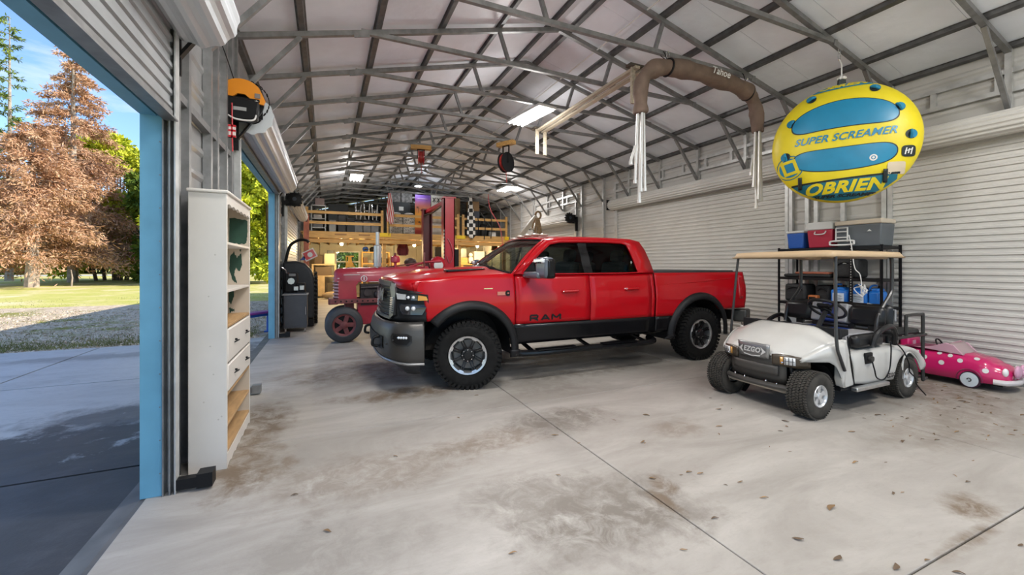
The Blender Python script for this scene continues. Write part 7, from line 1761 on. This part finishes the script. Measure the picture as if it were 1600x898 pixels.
for x in (0.5, 2.0, 3.5): MB().box(x-0.05, x+0.05, 22.95, 23.05, 0, 1.08).box(x-0.05, x+0.05, 23.75, 23.85, 0, 1.08).box(x-0.05, x+0.05, 22.95, 23.85, 0.98, 1.08).build('leg', bench, tb2, smooth=0)
cg = thing('golden_chair', 'golden wooden chair with shaped back standing on the bench before the window', 'chair', (1.05, 23.2, 1.14))
gold = mat('golden_wood', (0.42, 0.25, 0.05), 0.5, 0, 0.2, 6)
MB().prism([(0.92, 1.5), (1.28, 1.5), (1.28, 1.62), (1.20, 1.72), (1.18, 1.95), (1.22, 2.0), (0.98, 2.0), (1.02, 1.95), (1.0, 1.72), (0.92, 1.62)], 23.30, 23.34, 'xz').build('backrest', gold, cg, smooth=0); MB().box(0.88, 1.32, 22.95, 23.36, 1.45, 1.5).build('seat', gold, cg, smooth=0)
for x in (0.92, 1.28):
    for y in (22.99, 23.32): MB().box(x-0.025, x+0.025, y-0.025, y+0.025, 1.14, 1.45).build('leg', gold, cg, smooth=0)
MB().beam((0.76, 23.0, 1.16), (0.90, 23.0, 1.5), 0.05, 0.04).box(0.90, 0.94, 23.28, 23.36, 1.5, 2.02).box(0.9, 1.3, 23.29, 23.35, 1.99, 2.04).build('stay', gold, cg, smooth=0)
su = thing('stocked_shelves', 'wooden shelf unit right of the far window packed with parts', 'shelves', (1.9, 22.2, 0))
for x in (1.62, 2.92): MB().box(x-0.03, x+0.03, 22.0, 22.4, 0, 2.22).build('side_board', W1, su, smooth=0)
for z in (0.5, 1.22, 1.62, 2.19): MB().box(1.65, 2.89, 22.0, 22.4, z-0.03, z+0.03).build('shelf', W1, su, smooth=0)
rnd = random.Random(5)
cols = [mat('dark_part', (0.03, 0.03, 0.03), 0.5), mat('brown_part', (0.16, 0.09, 0.05), 0.6), mat('grey_part', (0.25, 0.24, 0.22), 0.5), mat('rust_part', (0.20, 0.08, 0.04), 0.6)]
nm = ['leftmost', 'second from the left', 'third from the left', 'fourth from the left', 'rightmost']
for zi, z, zn in ((0, 1.25, 'lower'), (1, 1.65, 'middle')):
    for i in range(5):
        x = 1.72+0.245*i; h = rnd.uniform(0.14, 0.30); cn = ['black', 'brown', 'grey', 'rusty'][(i+zi) % 4]
        box('parts_bin', '%s bin on the %s shelf of the wooden unit, %s' % (cn, zn, nm[i]), 'box', cols[(i+zi) % 4], x-0.06, x+0.15, 22.02, 22.3, z, z+h, 0.02, 'bins on the wooden shelf unit')
def helmet(x, y, z, m, lb):
    t = thing('helmet', lb, 'helmet', (x, y, z)); MB().ball((x, y, z+0.13), 0.15, 16, 10, (1, 1.1, 0.9)).build('shell', m, t, smooth=60); MB().ball((x, y-0.06, z+0.12), 0.125, 14, 8, (0.9, 1.0, 0.5)).build('visor', black_m, t, smooth=60); MB().cyl((x, y, z), (x, y, z+0.04), 0.11).build('neck_roll', black_m, t)
helmet(1.78, 22.15, 2.22, mat('helmet_blue', (0.02, 0.07, 0.35), 0.25, coat=0.6), 'blue helmet on top of the wooden shelf unit'); helmet(2.12, 22.15, 2.22, black_m, 'black helmet next to the blue one on the shelf unit'); helmet(2.45, 22.15, 2.22, mat('helmet_grey', (0.12, 0.12, 0.13), 0.3), 'dark grey helmet at the right on the shelf unit')
box('tan_cabinet', 'tan wooden cabinet right of the stocked shelves under the loft', 'cabinet', mat('tan_ply', (0.38, 0.22, 0.09), 0.6, 0, 0.15, 4), 2.98, 3.36, 21.4, 21.9, 0, 2.0)
ct = thing('red_coat', 'dark red coat hanging from the loft girder', 'coat', (3.05, 18.6, 1.9))
def f(u, v):
    z = 2.58-0.62*v; k = 0.10+0.09*min(1, v*3)-0.02*v; a = 2*math.pi*u; return (3.0+k*math.cos(a)*(1+0.06*math.sin(3*a)), 18.3+k*0.45*math.sin(a), z)
MB().grid(f, 24, 10, cu=True).build('coat_body', mat('maroon_cloth', (0.10, 0.012, 0.015), 0.9, 0, 0.2, 9), ct, smooth=60)
for s in (-1, 1): MB().tube([(3.0+s*0.14, 18.3, 2.46), (3.0+s*0.20, 18.28, 2.2), (3.0+s*0.19, 18.26, 2.0)], [0.05, 0.055, 0.045], 8).build('sleeve', mat('maroon_cloth', (0.10, 0.012, 0.015), 0.9), ct)
MB().tube([(3.0, 18.3, 2.56), (3.0, 18.3, 2.63)], 0.01, 5).build('hanger_hook', chrome, ct)
rb = thing('right_workbench', 'long wooden workbench along the back under the right half of the loft', 'workbench', (6.4, 21.6, 0))
MB().box(5.2, 7.9, 21.2, 22.0, 1.56, 1.62).build('bench_top', W1, rb, smooth=0)
for x in (5.3, 6.6, 7.8): MB().box(x-0.06, x+0.06, 21.25, 21.95, 0, 1.56).build('leg', W1, rb, smooth=0)
box('grey_panel_box', 'long grey metal box on the right workbench', 'toolbox', mat('steel_box', (0.16, 0.17, 0.17), 0.4, 0.3), 5.9, 6.9, 21.4, 21.8, 1.95, 2.45); box('plank_box', 'yellow wooden box under the grey metal box', 'box', W1, 5.9, 6.95, 21.35, 21.85, 1.62, 1.95)
box('monitor', 'black monitor standing on a dark stand between the lift posts', 'monitor', dbox, 4.86, 5.22, 20.2, 20.3, 1.98, 2.45); box('dark_stand', 'dark stand below the black monitor', 'stand', dbox, 4.88, 5.2, 20.1, 20.4, 0, 1.98)
dg_ = thing('white_plush', 'white and black dog shaped plush sitting on the right workbench', 'plush toy', (7.1, 21.3, 1.62))
MB().ball((7.12, 21.35, 1.82), 0.17, 12, 8, (0.8, 0.8, 1.3)).build('body', white_m, dg_, smooth=60); MB().ball((7.08, 21.28, 2.10), 0.12, 12, 8).build('head', white_m, dg_, smooth=60)
for s in (-1, 1): MB().ball((7.08+s*0.10, 21.26, 2.14), 0.05, 8, 6, (0.6, 0.6, 1.4)).build('ear', black_m, dg_, smooth=60)
box('white_shelf', 'white shelf box at the right end of the workbench', 'box', white_m, 7.3, 7.9, 21.3, 21.8, 1.62, 2.30)
lp_ = thing('bell_shade', 'dark bell shaped shade hanging under the right loft girder', 'lamp', (7.45, 18.8, 2.2)); MB().lathe([(0.03, 2.62), (0.10, 2.58), (0.15, 2.45), (0.17, 2.30), (0.19, 2.26)], (7.4, 18.6, 0), 'z', 18).build('shade', black_m, lp_, smooth=50)
o = MB().ball((2.35, 12.9, 1.62), 0.2, 12, 8, (1.0, 0.8, 0.7)).cyl((2.35, 12.9, 0), (2.35, 12.9, 1.5), 0.05).build('brown_floor_fan', mat('fan_brown', (0.08, 0.04, 0.03), 0.5), None, smooth=60); tag(o, 'dark brown round floor fan behind the tractor', 'fan')
# ================================================================ black metal rack with coolers
rk2 = thing('metal_rack', 'black slotted metal rack against the right wall between the roll doors', 'rack', (7.66, 4.05, 0))
RX0, RX1, RY0, RY1 = 7.40, 7.92, 3.30, 4.80
for x in (RX0, RX1):
    for y in (RY0, RY1):
        mb = MB(); mb.box(x-0.02, x+0.02, y-0.003, y+0.003, 0, 1.84).box(x-0.003, x+0.003, y-0.02, y+0.02, 0, 1.84); mb.build('upright', black_m, rk2, smooth=0)
MB().box(RX0-0.003, RX0+0.003, 3.66, 3.71, 0, 1.84).build('upright', black_m, rk2, smooth=0)
mb = MB()
for i in range(44): mb.box(RX0-0.006, RX0-0.003, 3.68, 3.69, 0.06+0.04*i, 0.078+0.04*i)
mb.build('slot_holes', mat('slot_grey', (0.45, 0.44, 0.42), 0.6), rk2, smooth=0)['kind'] = 'stuff'
for z in (0.45, 0.90, 1.33, 1.82):
    MB().box(RX0-0.005, RX1, RY0, RY1, z-0.045, z).build('shelf', black_m, rk2, smooth=0)
def cooler(name, label, y0, y1, z0, z1, m, lidm, lid, x0=7.45, x1=7.83):
    t = thing(name, label, 'cooler', ((x0+x1)/2, (y0+y1)/2, z0), group=None)
    mb = MB(); b = 0.02; mb.add([(x0+b, y0+b, z0), (x1-b, y0+b, z0), (x1-b, y1-b, z0), (x0+b, y1-b, z0), (x0, y0, z1-lid), (x1, y0, z1-lid), (x1, y1, z1-lid), (x0, y1, z1-lid)], [(0,3,2,1),(4,5,6,7),(0,1,5,4),(1,2,6,5),(2,3,7,6),(3,0,4,7)])
    mb.build('body', m, t, bevel=0.018); MB().box(x0-0.008, x1+0.008, y0-0.008, y1+0.008, z1-lid, z1).build('lid', lidm, t, bevel=0.015); return t
cb = mat('cooler_blue', (0.02, 0.10, 0.42), 0.4); cr_ = mat('cooler_red', (0.42, 0.02, 0.05), 0.4); cgy = mat('cooler_grey', (0.11, 0.125, 0.14), 0.45); cl = mat('cooler_lid_white', (0.66, 0.66, 0.65), 0.4); cbe = mat('cooler_lid_beige', (0.60, 0.52, 0.42), 0.45)
cooler('blue_cooler', 'small blue cooler with white lid, leftmost on the rack top', 4.41, 4.70, 1.822, 2.13, cb, cl, 0.04)
c = cooler('red_cooler', 'red cooler with white lid in the middle of the rack top', 3.97, 4.36, 1.822, 2.25, cr_, cl, 0.13)
MB().tube(spline([(7.44, 4.22, 2.09), (7.41, 4.215, 2.05), (7.41, 4.14, 2.04), (7.41, 4.07, 2.05), (7.44, 4.06, 2.09)], 4), 0.010, 6).build('handle', cl, c)
c = cooler('grey_cooler', 'large grey wheeled cooler with beige lid on the right of the rack top', 3.32, 3.93, 1.822, 2.23, cgy, cbe, 0.07)
mb = MB()
mb.tube([(7.415, 3.90, 1.90), (7.415, 3.90, 2.12), (7.415, 3.74, 2.12), (7.415, 3.74, 1.90)], 0.012, 6); mb.tube([(7.415, 3.90, 2.06), (7.415, 3.74, 2.06)], 0.010, 6); mb.tube([(7.415, 3.90, 1.97), (7.415, 3.74, 1.97)], 0.010, 6)
mb.tube(spline([(7.405, 3.98, 1.885), (7.405, 3.95, 1.915), (7.405, 3.68, 1.915), (7.405, 3.65, 1.885), (7.405, 3.68, 1.855), (7.405, 3.95, 1.855)], 5, closed=True), 0.014, 8, closed=True); mb.build('tow_handle', cl, c)
MB().prism([(3.44, 2.045), (3.50, 2.045), (3.47, 2.075)], 7.443, 7.452, 'yz').build('mark', cl, c, smooth=0)
bag_m = mat('black_nylon', (0.014, 0.014, 0.015), 0.7, 0, 0.15, 20, 0.3, 30)
def bag(name, label, y0, y1, z0, z1, mark=False, cat='bag', m=None, x0=7.44, x1=7.76):
    t = thing(name, label, cat, ((x0+x1)/2, (y0+y1)/2, z0)); MB().box(x0, x1, y0, y1, z0, z1).build('body', m or bag_m, t, bevel=0.04)
    MB().tube(spline([(x0-0.008, y0+0.05, z1-0.10), (x0-0.015, (y0+y1)/2, z1-0.05), (x0-0.008, y1-0.05, z1-0.10)], 5), 0.010, 6).build('handle', black_m, t)
    MB().box(x0-0.004, x0+0.01, y0+0.05, y1-0.05, z0+0.05, z0+(z1-z0)*0.5).build('pocket', m or bag_m, t, bevel=0.004)
    if mark: MB().prism([((y0+y1)/2-0.03, z1-0.075), ((y0+y1)/2+0.03, z1-0.075), ((y0+y1)/2, z1-0.045)], x0-0.006, x0-0.003, 'yz').build('mark', white_m, t, smooth=0)
    return t
bag('cooler_bag', 'black soft cooler bag with small white mark on the second shelf', 3.62, 3.96, 1.332, 1.63, True)
o = MB().box(7.44, 7.80, 4.02, 4.55, 1.385, 1.42).build('folded_mat', mat('orange_brown', (0.30, 0.09, 0.05), 0.7), None, bevel=0.012); tag(o, 'folded orange-brown mat on the second rack shelf', 'mat')
o = MB().box(7.43, 7.82, 4.0, 4.74, 1.332, 1.384).build('folded_cloth', bag_m, None, bevel=0.02); tag(o, 'flat black folded cloth under the orange-brown mat', 'cloth')
bag('tool_bag', 'boxy black tool bag at the left of the third shelf', 4.38, 4.73, 0.902, 1.21)
bag('tool_bag', 'soft black bag behind the orange tool on the third shelf', 4.06, 4.30, 0.902, 1.20, x0=7.56, x1=7.86)
t = thing('orange_tool', 'small orange and black tool case on the third shelf', 'tool case', (7.50, 4.24, 0.902)); MB().box(7.44, 7.54, 4.20, 4.34, 0.902, 1.03).build('body', mat('tool_orange', (0.42, 0.12, 0.03), 0.5), t, bevel=0.015); MB().box(7.435, 7.44, 4.22, 4.32, 0.93, 1.0).build('front', black_m, t, smooth=0)
jb = mat('jug_blue', (0.015, 0.16, 0.55), 0.35)
def jug(y0, y1, label, print_=True):
    t = thing('blue_jug', label, 'jug', (7.55, (y0+y1)/2, 0.902), group='blue jugs on the third rack shelf'); yc = (y0+y1)/2
    MB().box(7.44, 7.68, y0, y1, 0.902, 1.145).build('body', jb, t, bevel=0.035); MB().prism([(y0+0.03, 1.13), (y1-0.03, 1.13), (yc+0.05, 1.185), (yc-0.05, 1.185)], 7.47, 7.65, 'yz').build('shoulder', jb, t, bevel=0.02)
    MB().cyl((7.56, yc-0.03, 1.18), (7.56, yc-0.03, 1.22), 0.025).build('cap', black_m, t); MB().tube(spline([(7.50, yc+0.08, 1.15), (7.50, yc+0.05, 1.22), (7.50, yc-0.02, 1.23)], 4), 0.014, 6).build('handle', jb, t)
    if print_:
        MB().box(7.4365, 7.44, y0+0.04, y1-0.04, 0.95, 1.09).build('label', mat('label_pale', (0.55, 0.62, 0.70), 0.5), t, smooth=0)
        mb = MB(); mb.beam((7.4355, yc+0.06, 1.06), (7.4355, yc-0.05, 1.045), 0.002, 0.018, (1, 0, 0)); mb.beam((7.4355, yc+0.05, 1.02), (7.4355, yc-0.06, 1.005), 0.002, 0.018, (1, 0, 0)); mb.beam((7.4355, yc+0.03, 0.985), (7.4355, yc-0.04, 0.98), 0.002, 0.012, (1, 0, 0)); mb.build('label_print', ink, t, smooth=0)['kind'] = 'stuff'
jug(3.76, 4.00, 'blue jug with pale label, left one on the third shelf'); jug(3.50, 3.74, 'blue jug with pale label, middle one on the third shelf'); jug(3.34, 3.49, 'plain blue jug at the right end of the third shelf', False)
t = box('parts_carton', 'grey carton on the bottom shelf of the black rack', 'box', gbox, 7.45, 7.85, 3.9, 4.4, 0.452, 0.70); box('silver_case', 'silver case on the bottom shelf of the black rack', 'case', mat('case_silver', (0.45, 0.46, 0.47), 0.4, 0.3), 7.45, 7.80, 4.45, 4.75, 0.452, 0.66)
wc = thing('bungee_rope', 'white cord hanging down the front of the rack with a tangled end', 'cord', (7.38, 3.6, 1.3))
MB().tube(spline([(7.375, 3.70, 2.0), (7.37, 3.66, 1.80), (7.365, 3.62, 1.50), (7.36, 3.55, 1.40), (7.365, 3.53, 1.26)], 6), 0.007, 6).build('cord', white_m, wc)
rnd = random.Random(9); pts = [(7.36+rnd.uniform(-0.02, 0.02), 3.55+rnd.uniform(-0.09, 0.09), 1.14+rnd.uniform(-0.11, 0.13)) for i in range(16)]
MB().tube(spline([(7.365, 3.53, 1.26)]+pts, 5), 0.007, 6).build('tangle', white_m, wc)

# ================================================================ pink toy car (nose towards -Y)
pk = thing('toy_car', 'pink white-dotted toy car with a bow on its nose by the right wall', 'toy car', (7.58, 2.65, 0))
pink = mat('hot_pink', (0.60, 0.012, 0.13), 0.25, coat=0.6); ppk = mat('pale_pink', (0.62, 0.36, 0.44), 0.35); PX = 7.60
def ptop(y): return smooth_table([(2.0, 0.24), (2.10, 0.31), (2.25, 0.375), (2.50, 0.415), (2.62, 0.40), (3.0, 0.385), (3.2, 0.40), (3.3, 0.30)], y)
def pbot(y): return smooth_table([(2.0, 0.13), (2.1, 0.09), (3.2, 0.09), (3.3, 0.15)], y)
def phw(y): return smooth_table([(2.0, 0.13), (2.08, 0.20), (2.25, 0.25), (2.8, 0.265), (3.2, 0.25), (3.3, 0.18)], y)
def psurf(u, v, off=0.0):
    y = 2.0+1.3*u; a = math.pi*v  # v 0: left(-x) bottom .. over the top .. 1: right bottom
    n = 4.0; c, s = math.cos(a), math.sin(a)
    cx = -math.copysign(abs(c)**(2/n), c); cz = abs(s)**(2/n)
    z0, z1 = pbot(y), ptop(y); k = 1+off/0.25
    return (PX+cx*phw(y)*k, y, z0+(z1-z0)*cz*(1+off/0.3))
MB().grid(lambda u, v: psurf(u, v), 40, 24).build('body_shell', pink, pk, smooth=60, solid=0.006, fixn=False)
MB().poly([psurf(0, v/24) for v in range(25)]).build('nose_panel', pink, pk, smooth=0); MB().poly([psurf(1, v/24) for v in range(25)][::-1]).build('tail_panel', pink, pk, smooth=0)
MB().box(PX-0.2, PX+0.2, 2.06, 3.25, 0.07, 0.11).build('underbody', blackp, pk, smooth=0)
for y in (2.345, 3.05):
    for s in (-1, 1):
        x = PX+s*0.225; w = bpy.data.objects.new('wheel', None); link(w); w.parent = pk; w.location = (x-7.58, y-2.65, 0.105)
        MB().lathe([(0.07, -0.035), (0.095, -0.04), (0.105, -0.03), (0.105, 0.03), (0.095, 0.04), (0.07, 0.035)], (0, 0, 0), 'x', 28).build('tire', mat('plum_tire', (0.04, 0.012, 0.03), 0.5), w, world=False)
        MB().lathe([(0.001, s*0.043), (0.06, s*0.045), (0.088, s*0.040), (0.092, s*0.032)], (0, 0, 0), 'x', 28).build('hub_disc', mat('pale_blue_white', (0.62, 0.68, 0.72), 0.4), w, world=False)
        mb = MB(); mb.tube([(s*0.046, 0.02*math.cos(a), 0.02*math.sin(a)) for a in [5.0*i/8 for i in range(9)]], 0.006, 5); mb.build('hub_mark', ink, w, world=False)
        MB().lathe([(0.118, s*0.0), (0.13, s*0.045), (0.122, s*0.05), (0.112, s*0.0)], (x, y, 0.112), 'x', 24, a0=R(-10)+0, a1=R(190)).build('wheel_arch', mat('plum', (0.20, 0.01, 0.06), 0.4), pk)
def dot(u, v, r):
    c = Vector(psurf(u, v, 0.004)); a = (Vector(psurf(u+0.01, v, 0.004))-c).normalized(); b = (Vector(psurf(u, v+0.01, 0.004))-c); b = (b-a*b.dot(a)).normalized(); nrm = a.cross(b)
    if nrm.x > 0 and v < 0.35: nrm = -nrm
    mb = MB(); mb.grid(lambda p, q: c + (a*math.cos(2*math.pi*p)+b*math.sin(2*math.pi*p))*r*q + nrm*0.003, 16, 2); mb.build('polka_dot', white_m, pk, smooth=0, solid=0.003, off=0, fixn=True)
for (u, v, r) in ((0.155, 0.10, 0.03), (0.23, 0.33, 0.028), (0.34, 0.17, 0.028), (0.42, 0.25, 0.026), (0.48, 0.10, 0.03), (0.51, 0.30, 0.026), (0.62, 0.16, 0.028), (0.70, 0.28, 0.026), (0.76, 0.10, 0.026), (0.20, 0.5, 0.03), (0.32, 0.45, 0.03), (0.12, 0.45, 0.025), (0.30, 0.62, 0.03), (0.88, 0.2, 0.026)): dot(u, v, r)
# cockpit, windshield, seat
MB().prism([(2.60, 0.40), (3.12, 0.40), (3.05, 0.43), (2.66, 0.43)], PX-0.17, PX+0.17, 'yz').build('cockpit_rim', mat('plum', (0.20, 0.01, 0.06), 0.4), pk, bevel=0.01)
for s in (-1, 1): MB().prism([(2.42, 0.39), (2.52, 0.50), (2.60, 0.52), (2.78, 0.44), (2.95, 0.42), (2.62, 0.40)], PX+s*0.20-0.012, PX+s*0.20+0.012, 'yz').build('windshield_side', ppk, pk, bevel=0.006)
def f(u, v): return (PX-0.20+0.40*v, 2.44+0.14*u-0.05*math.cos((v-0.5)*2.6), 0.39+0.135*u)
MB().grid(f, 4, 12).build('windshield', mat('smoky_pink_screen', (0.45, 0.33, 0.33), 0.2), pk, smooth=60, solid=0.01)
MB().box(PX-0.16, PX+0.16, 3.02, 3.14, 0.38, 0.53).build('seat_back', pink, pk, bevel=0.03); MB().box(PX-0.07, PX+0.0, 3.012, 3.02, 0.43, 0.48).build('seat_patch', ppk, pk, smooth=0)
MB().tube([(PX, 2.62, 0.40), (PX, 2.74, 0.47)], 0.012, 6).tube([(PX+0.07*math.cos(a), 2.745+0.03*math.sin(a), 0.47+0.06*math.sin(a)) for a in [2*math.pi*i/16 for i in range(16)]], 0.010, 6, closed=True).build('steering_wheel', black_m, pk)
# bumper, headlamps, bow
MB().tube(spline([(PX-0.24, 2.13, 0.125), (PX-0.20, 2.02, 0.125), (PX, 1.975, 0.125), (PX+0.20, 2.02, 0.125), (PX+0.24, 2.13, 0.125)], 6), 0.032, 10).build('front_bumper', mat('bumper_cream', (0.66, 0.62, 0.62), 0.3, coat=0.5), pk)
for s in (-1, 1):
    MB().ball((PX+s*0.17, 2.045, 0.245), 0.05, 14, 8, (0.75, 0.6, 1.0)).build('headlamp', mat('headlamp_white', (0.85, 0.85, 0.85), 0.1, coat=1.0), pk, smooth=60)
    MB().ball((PX+s*0.12, 2.03, 0.105), 0.018, 8, 6).build('bumper_hole', mat('plum', (0.20, 0.01, 0.06), 0.4), pk)
    MB().ball((PX+s*0.075, 1.965, 0.255), 0.075, 14, 10, (0.9, 0.45, 1.05)).build('bow_loop', mat('bow_pink', (0.62, 0.32, 0.46), 0.25, coat=0.6), pk, smooth=60)
MB().ball((PX, 1.945, 0.245), 0.035, 10, 8).build('bow_knot', mat('bow_pink', (0.62, 0.32, 0.46), 0.25), pk, smooth=60)
MB().box(PX-0.06, PX+0.06, 1.99, 2.03, 0.16, 0.22).build('grille', mat('bumper_cream', (0.66, 0.62, 0.62), 0.3), pk, bevel=0.01)

pk.scale = (1, 0.92, 1); pk.location.x -= 0.02

# ================================================================ dry leaves on the floor
def leaf_data(seed):
    rnd = random.Random(seed); L, W = 1.0, rnd.uniform(0.20, 0.34); vs = []; n = 7
    for i in range(n):
        t = i/(n-1); w = W*math.sin(math.pi*t**0.9)*0.5; c = 0.10*math.sin(math.pi*t)+0.12*t*t; b = 0.08*math.sin(t*5+seed)
        vs += [(t*L-0.5, b-w, c+0.06*w*4), (t*L-0.5, b, c*0.5), (t*L-0.5, b+w, c+0.05*w*4)]
    fs = []
    for i in range(n-1):
        for j in range(2): fs.append((3*i+j, 3*i+3+j, 3*i+4+j, 3*i+1+j))
    me = bpy.data.meshes.new('dry_leaf'); me.from_pydata(vs, [], fs); me.shade_smooth(); me.materials.append(mat('dry_leaf_%d' % (seed % 3), [(0.20, 0.12, 0.055), (0.30, 0.18, 0.08), (0.13, 0.085, 0.05)][seed % 3], 0.8)); return me
lms = [leaf_data(i) for i in range(6)]
rnd = random.Random(21); placed = 0
def put_leaf(x, y, s):
    o = bpy.data.objects.new('dry_leaf', rnd.choice(lms)); link(o); o.location = (x, y, 0.0025); o.rotation_euler = (rnd.uniform(-0.04, 0.04), rnd.uniform(-0.04, 0.04), rnd.gauss(-0.3, 0.7)); o.scale = (s, s, s*0.8)
    tag(o, 'dry brown leaf lying on the bare concrete floor', 'leaf', 'dry leaves scattered on the concrete floor')
while placed < 150:
    x = rnd.uniform(1.4, 7.9); y = rnd.uniform(0.9, 3.5)
    if rnd.random() > 0.12 + 0.9*max(0, (x-2.2)/5.6)*(1 if y > 1.0 else 0.5): continue
    if 4.1 < x < 6.75 and y > 2.38: continue
    if 7.25 < x and y > 1.85: continue
    put_leaf(x, y, rnd.choice((0.03, 0.036, 0.044, 0.052, 0.07))); placed += 1
for x, y, s in ((2.62, 1.80, 0.06), (2.66, 2.0, 0.05), (2.5, 2.2, 0.06), (2.44, 2.25, 0.05), (2.9, 1.55, 0.09), (2.4, 1.45, 0.06), (1.2, 4.0, 0.05), (0.5, 3.4, 0.05), (0.0, 2.6, 0.06), (1.6, 4.6, 0.05), (-0.2, 3.1, 0.05), (0.9, 2.0, 0.05)): put_leaf(x, y, s)
